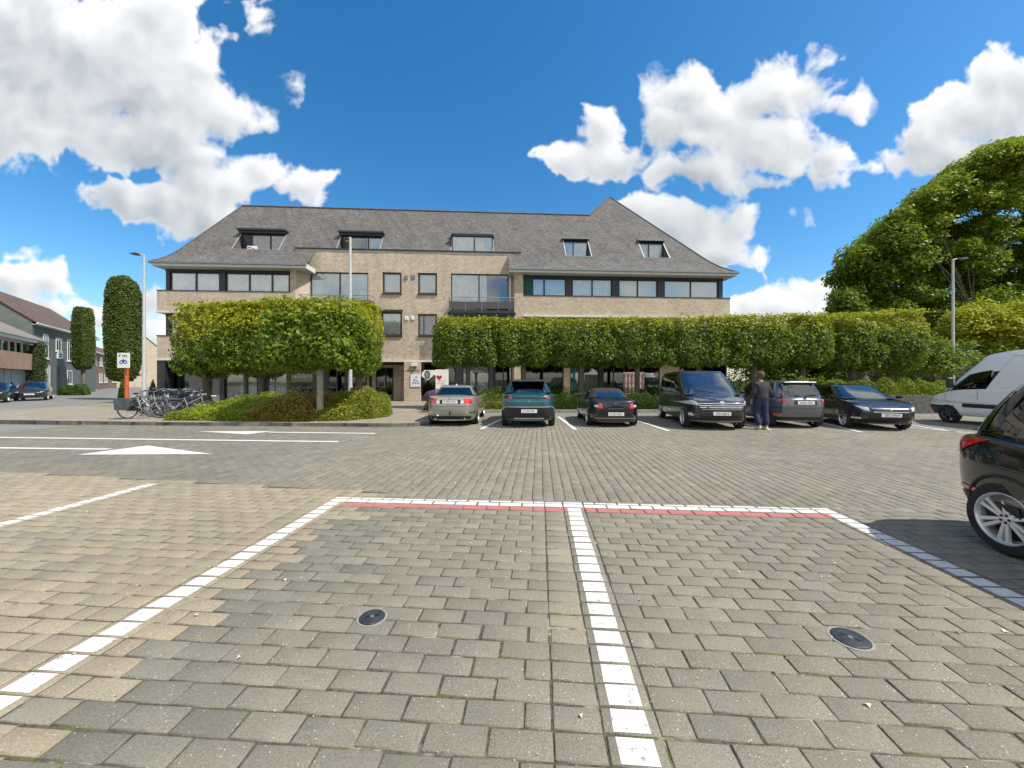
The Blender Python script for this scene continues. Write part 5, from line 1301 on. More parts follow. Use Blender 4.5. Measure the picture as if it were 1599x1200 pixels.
def box_shell(n, a, b, c, seed, expo=5, depth=.30, bump=.10, f=2.2, center=(0, 0, 0)):
    """points in the outer layer of a clipped box-like crown with half sizes a,b,c, and outward normals"""
    r = np.random.default_rng(seed); out = []; tot = 0
    while tot < n:
        P = r.uniform(-1.15, 1.15, (n * 3, 3)); g = (np.abs(P) ** expo).sum(1) ** (1 / expo)
        Q = P * np.array([a, b, c]); lim = 1 + bump * lump(Q, f, seed) + .05 * bump * r.normal(0, 1, len(P))
        d = (lim - g) * min(a, b, c)
        k = (d > 0) & (r.uniform(0, 1, len(P)) < np.exp(-d / depth)); out.append(Q[k]); tot += k.sum()
    Q = np.concatenate(out)[:n]; P = Q / np.array([a, b, c]); Nn = np.sign(P) * np.abs(P) ** (expo - 1) / np.array([a, b, c]); Nn /= np.linalg.norm(Nn, axis=1, keepdims=True) + 1e-9
    return Q + np.array(center), Nn
def branches(mb, p, d, L, r, lvl, rng):
    q = Vector(p) + Vector(d) * L; mid = (Vector(p) + q) / 2 + Vector((rng.uniform(-1, 1), rng.uniform(-1, 1), rng.uniform(-.5, .5))) * L * .07
    mb.tube([p, mid, q], [r, r * .85, r * .68], 7 if lvl > 1 else 5, cap=lvl < 2)
    if lvl <= 0: return
    for k in range(3):
        nd = (Vector(d) + Vector((rng.uniform(-1, 1), rng.uniform(-1, 1), rng.uniform(-.25, .5))) * .75).normalized()
        branches(mb, q, nd, L * .72, r * .6, lvl - 1, rng)
def clipped_tree(name, x, y, z0, zc0, zc1, hx, hy, tr, seed, n, m, label, group, leaf=.125, rz=0, lean=(0, 0), bark='barkg', cat='tree', expo=5, bump=.10, f=2.2, depth=.30, shoots=True):
    e = empty(name, (x, y, z0), rz, label, cat, group); rng = random.Random(seed)
    h0, h1 = zc0 - z0, zc1 - z0; hc = (h0 + h1) / 2
    t_ = MB(); top = h0 + .35
    t_.tube([(0, 0, -.1), (lean[0]*.1, lean[1]*.1, .12), (lean[0]*.5, lean[1]*.5, top * .5), (lean[0], lean[1], top), (lean[0], lean[1], min(h1 - .5, top + .9))], [tr*1.5, tr*1.12, tr, tr*1.08, tr*.5], 12)
    tk = t_.build('trunk', M[bark], e, smooth=True)
    b = MB()
    for k in range(6):
        a = k * 1.05 + rng.uniform(-.2, .2); dd = Vector((math.cos(a) * hx, math.sin(a) * hy, rng.uniform(.15, .6))).normalized()
        branches(b, Vector((lean[0], lean[1], top + rng.uniform(-.1, .5))), dd, min(hx, hy) * .55, tr * .42, 2, rng)
    b.build('limbs', M[bark], tk, smooth=True)
    P, N = box_shell(n, hx, hy, (h1 - h0) / 2, seed, expo, depth, bump, f, (0, 0, hc))
    # ragged young shoots on top
    r = np.random.default_rng(seed + 5); ns = n // 14
    T = np.stack([r.uniform(-hx * .92, hx * .92, ns), r.uniform(-hy * .9, hy * .9, ns), h1 - .02 + .16 * r.random(ns) ** 2 + .09 * lump(np.stack([r.uniform(-hx, hx, ns)] * 3, 1), 2.5, seed)], 1)
    if not shoots: T = T[:0]; ns = 0
    P = np.concatenate([P, T]); N = np.concatenate([N, np.tile([0, 0, 1.], (ns, 1))])
    P[:, 2] += z0 * 0
    o = leaves('crown', P, N, leaf, m, e, up=.35)
    return e
# the leaf materials read height in the crown's own axes (above the pavement)
G1 = 'clipped lime trees on the planted island'
for i, (u, v, hx, hy, tr, lb) in enumerate((
    (500, 656.5, 1.70, 1.4, .115, 'clipped lime tree standing in the planted bed in front, right beside the street lamp'),
    (408, 636, 1.80, 1.5, .16, 'clipped lime tree behind the middle of the planted bed'),
    (322, 632, 1.40, 1.3, .25, 'clipped lime tree with a thick trunk, nearest the parked bicycles'),
    (561, 632, 1.15, 1.4, .16, 'clipped lime tree right of the street lamp, nearest the passage of the building'))):
    x, y = gp(u, v, kz); z1 = 1.6 + (594 - [470, 474, 476, 474][i]) / 600 * (y - hy * .75)
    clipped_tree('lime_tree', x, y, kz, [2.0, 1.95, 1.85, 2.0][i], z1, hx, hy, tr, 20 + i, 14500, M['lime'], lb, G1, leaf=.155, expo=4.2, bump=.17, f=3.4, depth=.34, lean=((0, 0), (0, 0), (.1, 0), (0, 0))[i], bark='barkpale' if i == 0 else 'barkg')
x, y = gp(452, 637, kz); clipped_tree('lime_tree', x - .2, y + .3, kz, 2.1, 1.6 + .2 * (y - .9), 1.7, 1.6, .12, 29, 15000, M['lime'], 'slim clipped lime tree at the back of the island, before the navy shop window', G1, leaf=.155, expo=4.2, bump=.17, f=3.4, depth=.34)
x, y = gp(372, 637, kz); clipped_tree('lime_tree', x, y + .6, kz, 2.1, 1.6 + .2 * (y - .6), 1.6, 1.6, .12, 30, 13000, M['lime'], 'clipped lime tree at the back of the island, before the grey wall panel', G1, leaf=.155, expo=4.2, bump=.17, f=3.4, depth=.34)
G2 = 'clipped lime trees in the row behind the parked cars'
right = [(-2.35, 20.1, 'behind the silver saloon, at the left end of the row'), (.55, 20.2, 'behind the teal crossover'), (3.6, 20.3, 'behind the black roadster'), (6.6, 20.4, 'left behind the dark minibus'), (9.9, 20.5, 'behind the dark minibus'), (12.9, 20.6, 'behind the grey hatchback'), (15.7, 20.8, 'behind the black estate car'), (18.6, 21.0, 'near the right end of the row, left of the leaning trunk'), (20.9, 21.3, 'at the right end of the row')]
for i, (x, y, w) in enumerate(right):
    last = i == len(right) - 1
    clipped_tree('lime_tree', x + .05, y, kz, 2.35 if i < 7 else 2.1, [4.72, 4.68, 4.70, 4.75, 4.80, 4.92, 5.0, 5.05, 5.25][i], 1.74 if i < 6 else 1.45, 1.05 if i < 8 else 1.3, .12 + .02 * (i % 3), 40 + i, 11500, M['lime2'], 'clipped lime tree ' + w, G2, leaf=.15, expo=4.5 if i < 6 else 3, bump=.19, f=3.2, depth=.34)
# --- tall clipped columns on the street side
for (u0, u1, vt, vb, Y, lb, sd, ex) in ((162, 224, 433, 628, 32, 'broad tall clipped tree with a rounded top, behind the blue and white sign', 61, 3.6), (113, 147, 479, 612, 44, 'slender tall clipped tree farther down the street, left of the broad one', 62, 5)):
    x = ((u0 + u1) / 2 - 799.5) / 600 * Y; hw_ = (u1 - u0) / 1200 * Y * .66; top = 1.6 + (594 - vt) / 600 * Y; bot = 1.6 - (vb - 594) / 600 * Y + (1.4 if sd == 61 else 2.6)
    clipped_tree('columnar_tree', x, y0 if 0 else Y, 0, max(1.4, bot), top, hw_, hw_ * .9, .18, sd, 34000 if sd == 61 else 22000, M['column'], lb, 'tall clipped street trees', leaf=.17, expo=ex, bump=.05, f=1.6, depth=.30, bark='bark', shoots=False)
# --- hedges and beds: leaf volumes over a closed outline
def bed(name, label, cat, poly, hfun, n, m, leaf, seed, group=None, z0=kz, stuff=False, depth=.16, twigs=False):
    xs = [p[0] for p in poly]; ys = [p[1] for p in poly]; r = np.random.default_rng(seed)
    cx, cy = sum(xs) / len(xs), sum(ys) / len(ys)
    def inside(X, Y):
        c = np.zeros(len(X), bool); j = len(poly) - 1
        for i in range(len(poly)):
            xi, yi = poly[i]; xj, yj = poly[j]
            k = ((yi > Y) != (yj > Y)) & (X < (xj - xi) * (Y - yi) / (yj - yi + 1e-12) + xi); c ^= k; j = i
        return c
    def edist(X, Y):
        d = np.full(len(X), 9.)
        for i in range(len(poly)):
            a = np.array(poly[i]); b_ = np.array(poly[(i+1) % len(poly)]); ab = b_ - a; t_ = np.clip(((X - a[0]) * ab[0] + (Y - a[1]) * ab[1]) / (ab @ ab), 0, 1)
            d = np.minimum(d, np.hypot(X - a[0] - t_ * ab[0], Y - a[1] - t_ * ab[1]))
        return d
    out = []; tot = 0
    while tot < n:
        X = r.uniform(min(xs), max(xs), n * 2); Y = r.uniform(min(ys), max(ys), n * 2); k = inside(X, Y); X, Y = X[k], Y[k]
        e_ = edist(X, Y); H = hfun(X, Y) ; hh = H * np.clip(e_ / (.30 * np.maximum(H, .2)), 0, 1) ** .45
        P = np.stack([X, Y, np.zeros(len(X))], 1); hh = hh * (1 + .26 * lump(P, 3.2, seed))
        Z = r.uniform(0, 1, len(X)) * hh; d = np.minimum(hh - Z, e_)
        k = r.uniform(0, 1, len(X)) < np.exp(-d / depth); 
        Q = np.stack([X, Y, Z], 1)[k]; out.append(Q); tot += len(Q)
    Q = np.concatenate(out)[:n]
    N = np.stack([Q[:, 0] - cx, Q[:, 1] - cy, np.full(len(Q), 2.0)], 1)
    # outward in the nearest-edge sense: mostly towards the viewer side for long beds
    N[:, 0] *= .15; N /= np.linalg.norm(N, axis=1, keepdims=True)
    e = empty(name, (cx, cy, z0), 0, label, cat, group); Q[:, 0] -= cx; Q[:, 1] -= cy
    leaves('foliage', Q, N, leaf, m, e, up=.4, rnd=1.1)
    if twigs:
        b = MB(); rr = random.Random(seed)
        for k in range(60):
            i = rr.randrange(len(Q)); q = Q[i]; b.tube([(q[0] * .98, q[1] * .98, 0), (q[0], q[1], max(.03, q[2]))], [.008, .004], 4)
        b.build('stems', M['bark'], e)
    return e
def P_(*uv): return [gp(u, v, kz) for u, v in uv]
flat = lambda h: (lambda X, Y: np.full(len(X), h))
bed('ground_cover', 'bright green low ground cover at the left end of the island, by the bicycles', 'ground cover', [(-12.75, 14.0), (-9.4, 13.85), (-9.0, 15.2), (-10.0, 16.6), (-11.6, 16.2)], lambda X, Y: .28 + .50 * np.clip((Y - 13.9) / 2, 0, 1), 19000, M['cover'], .075, 101, 'planting on the island')
bed('shrub', 'russet and green shrub in the middle of the planted island', 'shrub', [(-9.6, 13.85), (-7.4, 13.65), (-6.7, 14.6), (-7.0, 16.0), (-9.3, 16.2)], lambda X, Y: .72 + .28 * np.clip((Y - 13.8) / 2, 0, 1), 17000, M['russet'], .075, 102, 'planting on the island')
bed('shrub', 'olive green shrub around the slim trunk in the front bed', 'shrub', [(-7.6, 13.68), (-6.0, 13.9), (-5.5, 14.7), (-6.0, 15.6), (-7.3, 15.2)], lambda X, Y: .36 + .50 * np.clip((Y - 13.8) / 2, 0, 1), 11000, M['olive'], .08, 103, 'planting on the island')
bed('shrub', 'bright yellow leaved shrub at the foot of the street lamp', 'shrub', [(-7.2, 14.9), (-5.7, 14.9), (-5.6, 16.0), (-7.1, 16.2)], flat(1.16), 9000, M['yellow'], .085, 104, 'planting on the island')
bed('shrub', 'rounded light green clipped shrub at the right end of the island', 'shrub', [(-6.1, 14.4), (-5.3, 14.6), (-5.0, 15.6), (-5.2, 16.7), (-6.1, 16.4)], flat(1.06), 16000, M['olive'], .07, 105, 'planting on the island')
bed('shrub', 'dark purple shrub behind the yellow one, before the shop front', 'shrub', [(-7.5, 16.6), (-6.2, 16.6), (-6.2, 17.6), (-7.4, 17.6)], flat(1.2), 5000, M['purple'], .085, 106, 'planting on the island')
bed('shrub', 'green shrub strip along the back of the island behind the russet one', 'shrub', [(-11.0, 16.3), (-6.6, 16.1), (-6.6, 17.0), (-11.5, 17.3)], flat(.85), 15000, M['olive'], .08, 107, 'planting on the island')
# lavender
e = bed('lavender', 'purple lavender clump left of the silver saloon', 'lavender', [(-3.55, 17.2), (-2.75, 17.1), (-2.7, 18.4), (-3.7, 18.5)], flat(.62), 5000, M['lavg'], .07, 108)
P, N = box_shell(3000, .62, .7, .26, 109, 2.4, .2, .2); P[:, 2] += .80; leaves('flowers', P, N, .06, M['lav'], e, up=1.0)
e = bed('lavender', 'smaller lavender clump nearest the brick pier', 'lavender', [(-4.3, 18.6), (-3.3, 18.6), (-3.3, 19.6), (-4.3, 19.7)], flat(.55), 3500, M['lavg'], .07, 118)
P, N = box_shell(2200, .55, .5, .22, 119, 2.4, .2, .2); P[:, 2] += .75; leaves('flowers', P, N, .06, M['lav'], e, up=1.0)
# low hedges behind the cars
for i, (x0, x1, h, mm, lb) in enumerate(((-2.6, -.3, .95, 'hedge', 'light green loose hedge piece between the silver saloon and the teal crossover'), (-.3, 7.6, .80, 'hedge2', 'low green hedge in front, behind the teal crossover and the roadster'), (7.6, 12.4, .95, 'hedge2', 'low green hedge behind the dark minibus'))):
    bed('hedge', lb, 'hedge', [(x0, 19.3), (x1, 19.35), (x1, 20.0), (x0, 20.0)], flat(h), int(4200 * (x1 - x0)), M[mm], .07, 120 + i, 'hedges behind the cars', twigs=False)
bed('hedge', 'second taller hedge row along the terrace, behind the low hedge', 'hedge', [(.4, 21.0), (9.0, 21.1), (9.0, 21.7), (.4, 21.7)], flat(1.15), 26000, M['hedge2'], .075, 130, 'hedges behind the cars', twigs=False)
bed('hedge', 'long yellow-green clipped hedge behind the grey hatchback and the black estate', 'hedge', [(11.6, 19.6), (22.6, 19.0), (22.8, 20.1), (11.8, 20.5)], flat(1.50), 52000, M['hedge'], .085, 131, 'hedges behind the cars', twigs=False)
# retaining wall by the van
b = MB(); b.box((17.6, 18.7, -.05), (24, 18.98, .86)); o = tag(b.build('retaining_wall', M['stonewall']), 'low dark stone retaining wall under the hedge, in front of the white van', 'wall')
# --- big maple on the right
def big_tree(name, x, y, label, seed, blobs, leaf, n_per, tips, trunk_r, zt, m=None, ztop=None):
    e = empty(name, (x, y, 0), 0, label, 'tree'); rng = random.Random(seed); tb = MB(); ztop = ztop or zt * 1.6
    tb.tube([(0, 0, -.1), (0, 0, .5), (.1, .1, zt * .6), (0, .2, zt), (.3, 0, (zt + ztop) / 2), (0, 0, ztop)], [trunk_r * 1.5, trunk_r * 1.1, trunk_r, trunk_r * .9, trunk_r * .5, trunk_r * .12], 14)
    tk = tb.build('trunk', M['bark'], e, smooth=True)
    lm = MB(); Ps = []; Ns = []; mains = []
    for k in range(9):      # main boughs; every tuft hangs on the nearest one
        bb_ = blobs[(k * 37) % len(blobs)]; zs = zt + (ztop - zt) * min(.8, max(0, (bb_[2] - zt) / (ztop - zt) * .75)); p0 = Vector((0, .1, zs)); p1 = Vector(bb_[:3]); mid = (p0 + p1) / 2 + Vector((0, 0, .10 * (p1 - p0).length))
        r0 = trunk_r * .36; pts = [p0, p0.lerp(mid, .5) + Vector((0, 0, .05)), mid, mid.lerp(p1, .5), p1]; lm.tube(pts, [r0, r0 * .8, r0 * .6, r0 * .4, r0 * .15], 8, cap=False); mains += pts[1:]
    for (bx, by, bz, br) in blobs:
        p1 = Vector((bx, by, bz)); p0 = min(mains, key=lambda q: (q - p1).length + (.8 if q.z > p1.z else 0)); mid = (p0 + p1) / 2 + Vector((rng.uniform(-.3, .3), rng.uniform(-.3, .3), rng.uniform(0, .5)))
        lm.tube([p0, mid, p1], [trunk_r * .05, trunk_r * .035, .01], 5, cap=False)
        n = int(n_per * br * br); r = np.random.default_rng(rng.randrange(10**6))
        D = r.normal(0, 1, (n, 3)); D /= np.linalg.norm(D, axis=1, keepdims=True); rad = br * r.uniform(.25, 1, n) ** .55
        Q = D * rad[:, None] * np.array([1.05, 1.05, .68]); Q *= (1 + .38 * lump(Q, 3.0, rng.randrange(999)))[:, None]
        k = (Q[:, 2] > -.15 * br) | (r.random(n) < .25); Q = Q[k]; D = D[k]
        Q[:, 2] -= .14 * (Q[:, 0]**2 + Q[:, 1]**2) / br
        Ps.append(Q + np.array([bx, by, bz])); N_ = D.copy(); N_[:, 2] += .9; Ns.append(N_ / np.linalg.norm(N_, axis=1, keepdims=True))
    lm.build('limbs', M['bark'], tk, smooth=True)
    leaves('crown', np.concatenate(Ps), np.concatenate(Ns), leaf, m or M['maple'], e, up=.4, rnd=1.15)
    return e
# silhouette of the maple (u, v of its upper-left edge), crown axis around x=+36 at y=33
sil = [(1300, 470), (1308, 428), (1336, 386), (1385, 348), (1420, 312), (1465, 278), (1505, 250), (1560, 224), (1605, 212), (1660, 206), (1740, 225)]
YT = 33.; blobs = []; rg_ = random.Random(5); tx_ = (1600 - 799.5) / 600 * YT
def sil_top(u):
    for (a, b), (c, d) in zip(sil, sil[1:]):
        if a <= u <= c: return b + (d - b) * (u - a) / (c - a)
    return None
for k in range(900):
    u = rg_.uniform(1308, 1735); tv = sil_top(u)
    if tv is None: continue
    v = rg_.uniform(tv + 10, 560) if rg_.random() < .78 else rg_.uniform(tv + 6, tv + 40)
    if v > 560: continue
    Y = YT + rg_.uniform(-4.5, 4.5)
    br = rg_.uniform(.6, 1.5)
    if v - tv < br * 600 / Y * .55: v = tv + br * 600 / Y * .55
    # gaps where the sky shows through
    if any(((u - a)**2 / w**2 + (v - b_)**2 / h**2) < 1 for a, b_, w, h in ((1400, 415, 20, 8), (1385, 470, 12, 6), (1515, 340, 10, 8), (1430, 462, 12, 5))): continue
    blobs.append(((u - 799.5) / 600 * Y - tx_, Y - YT, 1.6 + (594 - v) / 600 * Y, br))
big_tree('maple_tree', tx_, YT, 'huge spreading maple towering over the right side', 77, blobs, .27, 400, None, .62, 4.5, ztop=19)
# trees under and right of the maple
bl2 = [(rg_.uniform(-2.6, 2.6), rg_.uniform(-1.5, 1.5), rg_.uniform(2.6, 6.0), rg_.uniform(.6, 1.1)) for _ in range(46)]
big_tree('small_tree', 30.5, 24.5, 'bright green bushy tree right of the lamp, above the white van', 81, bl2, .20, 620, None, .16, 2.2, M['lime'])
bl3 = [(rg_.uniform(-2.0, 2.0), rg_.uniform(-1.2, 1.2), rg_.uniform(2.1, 3.9), rg_.uniform(.5, .9)) for _ in range(34)]
big_tree('small_tree', 25.2, 22.8, 'small round tree with thin trunk right of the clipped row, before the pale brick wall', 82, bl3, .16, 700, None, .11, 2.0, M['lime2'])
bl4 = [(rg_.uniform(-4, 4), rg_.uniform(-1.2, 1.2), rg_.uniform(1.6, 5.4), rg_.uniform(.8, 1.3)) for _ in range(60)]
big_tree('small_tree', 21.5, 29.5, 'dark dense tree behind the right end of the clipped row', 83, bl4, .24, 480, None, .2, 1.6, M['column'])
bed('hedge', 'tall dark hedge filling the background right of the building', 'hedge', [(16.5, 30.2), (30, 29.0), (36, 28.6), (36, 29.8), (30, 30.2), (16.5, 31.4)], flat(4.6), 36000, M['column'], .16, 151, 'hedges behind the cars', z0=0, twigs=False)
# leaning old trunk
x, y = (1335 - 799.5) / 600 * 23.6, 23.6
e = empty('leaning_tree', (x, y, 0), 0, 'old tree with a thick leaning trunk behind the black estate car', 'tree')
b = MB(); b.tube([(.75, 0, .4), (.45, .1, 1.5), (-.2, .1, 2.6), (-.8, .2, 3.8), (-1.0, .3, 5)], [.52, .44, .40, .34, .2], 14); b.tube([(-.1, .1, 2.4), (.9, .2, 3.6), (1.6, .3, 4.8)], [.26, .2, .1], 10); b.build('trunk', M['bark'], e, smooth=True)
P, N = box_shell(16000, 2.7, 1.3, 1.25, 333, 2.6, .5, .25); P += np.array([-.2, .2, 4.35]); leaves('crown', P, N, .17, M['lime2'], e, up=.4)
# pale brick wall of the churchyard and its pink bricks, right
b = MB(); b.box((19.5, 31.2, 0), (52, 31.5, 3.5)); tag(b.build('brick_wall', brickmat('pale_brick', (.42, .36, .31), (.33, .25, .22), (.3, .27, .24), stain=.3)), 'pale weathered brick wall behind the trees on the right', 'wall')
# ivy on the far left house corner
e = empty('ivy', (0, 0, 0), 0, 'ivy and climbing plants between the orange-banded flats and the grey house', 'ivy')
# ================================================================ LEFT SIDE HOUSES
M['greyplaster'] = mat('grey_plaster', (.115, .13, .12), .85, var=.12, scale=1.2)
M['tiles'] = brickmat('brown_roof_tiles', (.15, .095, .07), (.105, .07, .055), (.06, .04, .035), .22, .3, stain=.4, zk=1.3, gap=.02)
M['redbrick'] = brickmat('red_house_brick', (.25, .13, .10), (.18, .10, .08), (.2, .17, .15), stain=.3)
M['orangeband'] = brickmat('orange_brick_band', (.42, .24, .15), (.34, .20, .13), (.3, .22, .17), stain=.25)
class House:
    """local axes: x along the front, y inwards, z up"""
    def __init__(s, p, q, label):
        d = Vector((q[0] - p[0], q[1] - p[1])); s.L = d.length; s.rz = math.atan2(d.y, d.x); s.e = empty('house', (p[0], p[1], 0), s.rz, label, 'house', 'houses along the street')
    def gable(s, depth, H, rh, wall, roofm, ov=.35):
        b = MB(); L = s.L; hd = depth / 2
        b.quad((0,0,0),(L,0,0),(L,0,H),(0,0,H)); b.quad((0,0,0),(0,0,H),(0,hd,H+rh),(0,depth,H),(0,depth,0)); b.quad((L,0,0),(L,depth,0),(L,depth,H),(L,hd,H+rh),(L,0,H)); b.quad((0,depth,0),(0,depth,H),(L,depth,H),(L,depth,0)); b.build('wall', wall, s.e)
        r = MB(); k = rh / hd
        for sg in (0, 1):
            y0, y1 = (-ov, hd) if sg == 0 else (depth + ov, hd)
            for dz in (0.0,):
                a = [(-.12, y0, H - ov * k + .06), (L + .12, y0, H - ov * k + .06), (L + .12, y1, H + rh + .06), (-.12, y1, H + rh + .06)]
                r.add(a + [(x, y, z + .12) for x, y, z in a], [(0,1,2,3),(7,6,5,4),(0,4,5,1),(1,5,6,2),(2,6,7,3),(3,7,4,0)])
        s.roof = r.build('roof', roofm, s.e)
        g = MB(); g.box((-.12, -ov - .1, H - ov * k - .04), (L + .12, -ov + .02, H - ov * k + .12)); g.box((0, -ov, H - ov * k - .10), (L, 0, H - ov * k - .04)); g.build('gutter', M['offwhite'], s.e)
    def chimney(s, x, y, z0, z1, w=.6):
        b = MB(); b.box((x - w, y - .35, z0), (x + w, y + .35, z1)); b.box((x - w - .06, y - .41, z1), (x + w + .06, y + .41, z1 + .15)); b.build('chimney', M['redbrick'], s.roof)
    def win(s, x0, x1, z0, z1, fm='white', splits=1, surround=False, name='window', glass='glass', cur='curtain'):
        f = MB(); w = .09
        for (a, b_, c, d) in ((x0, x0 + w, z0, z1), (x1 - w, x1, z0, z1), (x0 + w, x1 - w, z0, z0 + w), (x0 + w, x1 - w, z1 - w, z1)): f.box((a, -.05, c), (b_, .04, d))
        for i in range(splits): xx = x0 + (x1 - x0) * (i + 1) / (splits + 1); f.box((xx - .05, -.04, z0 + w), (xx + .05, .04, z1 - w))
        if surround: f.box((x0 - .15, -.10, z0 - .14), (x1 + .15, -.005, z0 - .002))
        o = f.build(name, M[fm], s.e)
        g = MB(); g.box((x0 + w, -.03, z0 + w), (x1 - w, -.012, z1 - w)); g.build('pane', M['darkglass'] if glass != 'pale' else mat('net_curtain_pane', (.38, .44, .44), .2), o)
# grey plaster house
def along(u0, v0, Hz, u1, v1):
    """front corners of a house whose eaves, Hz high, run from (u0,v0) to (u1,v1)"""
    out = []
    for (u, v) in ((u0, v0), (u1, v1)): Y = (Hz - 1.6) * 600 / (594 - v); out.append(((u - 799.5) / 600 * Y, Y))
    return out
p, q = along(50, 501, 7.7, 150, 528)
h = House(p, q, 'dark grey plastered house with brown tiled roof and tall white windows on the street')
h.gable(9, 7.7, 3.6, M['greyplaster'], M['tiles']); h.chimney(.7, 4.5, 10.5, 12.3, .8)
def hx(u):  # photo column -> distance along the front of h
    k = (u - 799.5) / 600; dx, dy = q[0] - p[0], q[1] - p[1]; L = math.hypot(dx, dy); dx /= L; dy /= L; return (k * p[1] - p[0]) / (dx - k * dy)
for (u0, u1) in ((67, 75), (87, 95), (105, 111)):
    z0, z1 = ((4.0, 6.6) if u0 != 87 else (5.0, 6.5)); h.win(hx(u0), hx(u1), z0, z1, surround=True)
for (u0, u1) in ((105, 112),): h.win(hx(u0), hx(u1), 1.1, 2.8, surround=True)
h.win(hx(70.5), hx(77.5), .1, 3.2, fm='white', glass='pale')
b = MB(); b.box((hx(88.5), -.03, .05), (hx(94), .0, 3.1)); b.box((hx(88.3), -.06, 3.1), (hx(94.2), 0, 3.3)); b.build('door', M['anthra'], h.e)
b = MB(); b.box((hx(88), -.12, 4.1), (hx(96), -.02, 4.9)); o = b.build('name_board', M['white'], h.e)
b = MB(); b.box((hx(89), -.13, 4.55), (hx(95), -.121, 4.68)); b.box((hx(89.5), -.13, 4.3), (hx(94.5), -.121, 4.42)); b.build('board_text', M['anthra'], o)
b = MB(); b.box((hx(105.5), -.10, .0), (hx(113), -.02, .95)); b.build('notice_board', M['white'], h.e)
# orange-banded flats at the far left
p2, q2 = along(-75, 506, 5.3, 62, 535); p2, q2 = p2, q2
h2 = House(p2, q2, 'two storey flats with orange brick band and grey hipped roof at the left edge')
L2 = h2.L
b = MB(); b.box((0, .35, 0), (L2, 8, 5.1)); b.build('wall', M['greyplaster'], h2.e)
b = MB(); b.box((-.1, -.25, 2.55), (L2 - .6, .35, 4.0)); b.build('brick_band', M['orangeband'], h2.e)
b = MB(); b.box((-.2, -.5, 5.05), (L2 + .3, 8.3, 5.32)); b.build('fascia', M['offwhite'], h2.e)
r = MB(); A = [(-.3, -.6, 5.33), (L2 + .4, -.6, 5.33), (L2 + .4, 8.4, 5.33), (-.3, 8.4, 5.33)]; r.add(A + [(3.2, 3.9, 8.3), (L2 - 4.4, 3.9, 8.3)], [(0,1,5,4), (1,2,5), (2,3,4,5), (3,0,4), (3,2,1,0)]); h2.roof = r.build('roof', mat('grey_tile_roof', (.21, .18, .16), .9, var=.2, scale=3), h2.e)
def flatwin(x0, x1, z0, z1, fm, gl):
    f = MB(); n = max(1, round((x1 - x0) / 1.4))
    for k in range(n + 1): xx = x0 + (x1 - x0) * k / n; f.box((xx - .07, .24, z0), (xx + .07, .34, z1))
    f.box((x0, .24, z1 - .1), (x1, .335, z1 - .001)); o = f.build('window', M[fm], h2.e)
    g = MB(); g.box((x0 + .08, .30, z0), (x1 - .08, .32, z1 - .11)); g.build('pane', gl, o)
flatwin(.2, L2 - .6, 4.05, 5.04, 'white', M['darkglass']); flatwin(.4, L2 - 1.2, .25, 2.52, 'polegrey', mat('net_curtain_pane', (.38, .44, .44), .2))
b = MB(); b.box((L2 - .75, -.1, 0), (L2 - .35, .34, 2.54)); b.build('corner_post', M['offwhite'], h2.e)
# ivy column between the two houses
ix_, iy_ = (57 - 799.5) / 600 * 36.0, 36.0
e.location = (ix_, iy_, 0); P, N = box_shell(6000, .62, .6, 2.6, 401, 2.8, .4, .25); P[:, 2] += 2.6; leaves('foliage', P, N, .15, M['ivy'], e)
b = MB(); b.tube([(0, .2, 0), (.1, .3, 2.5), (-.1, .3, 5)], [.1, .07, .03], 6); b.build('stem', M['bark'], e)
# brick row houses further down the street
pts = [((131, 570), (152, 573)), ((150, 536), (180, 556)), ((180, 563), (215, 570))]
def rowhouse(x0, y0, x1, y1, H, rh, label, wins, wm, rm):
    hh = House((x0, y0), (x1, y1), label); hh.gable(8, H, rh, wm, rm)
    for (a, b_, c, d) in wins: hh.win(a * hh.L, b_ * hh.L, c, d, surround=True)
    return hh
Yv = lambda u, Y: (u - 799.5) / 600 * Y
W6 = [(.08, .2, 1.2, 2.8), (.32, .44, .1, 2.8), (.58, .7, 1.2, 2.8), (.8, .92, 1.2, 2.8), (.1, .2, 4.2, 5.8), (.35, .45, 4.2, 5.8), (.6, .7, 4.2, 5.8), (.82, .92, 4.2, 5.8)]
rowhouse(Yv(128, 58), 58, Yv(170, 76), 76, 6.6, 3.4, 'red brick row house seen between the two clipped street trees', W6, M['redbrick'], M['tiles'])
rowhouse(Yv(171, 77), 77, Yv(214, 104), 104, 5.4, 3.4, 'farther brick row house behind the broad clipped tree', W6[:4], M['redbrick'], M['slate'])
rowhouse(Yv(252, 88), 88, Yv(222, 108), 108, 8.5, 4, 'pale brick house end with white gable trim left of the building corner', [(.1, .25, 1, 3), (.4, .55, 1, 3), (.7, .85, 1, 3), (.1, .25, 4.5, 6.5), (.4, .55, 4.5, 6.5), (.7, .85, 4.5, 6.5)], M['brick'], M['tiles'])
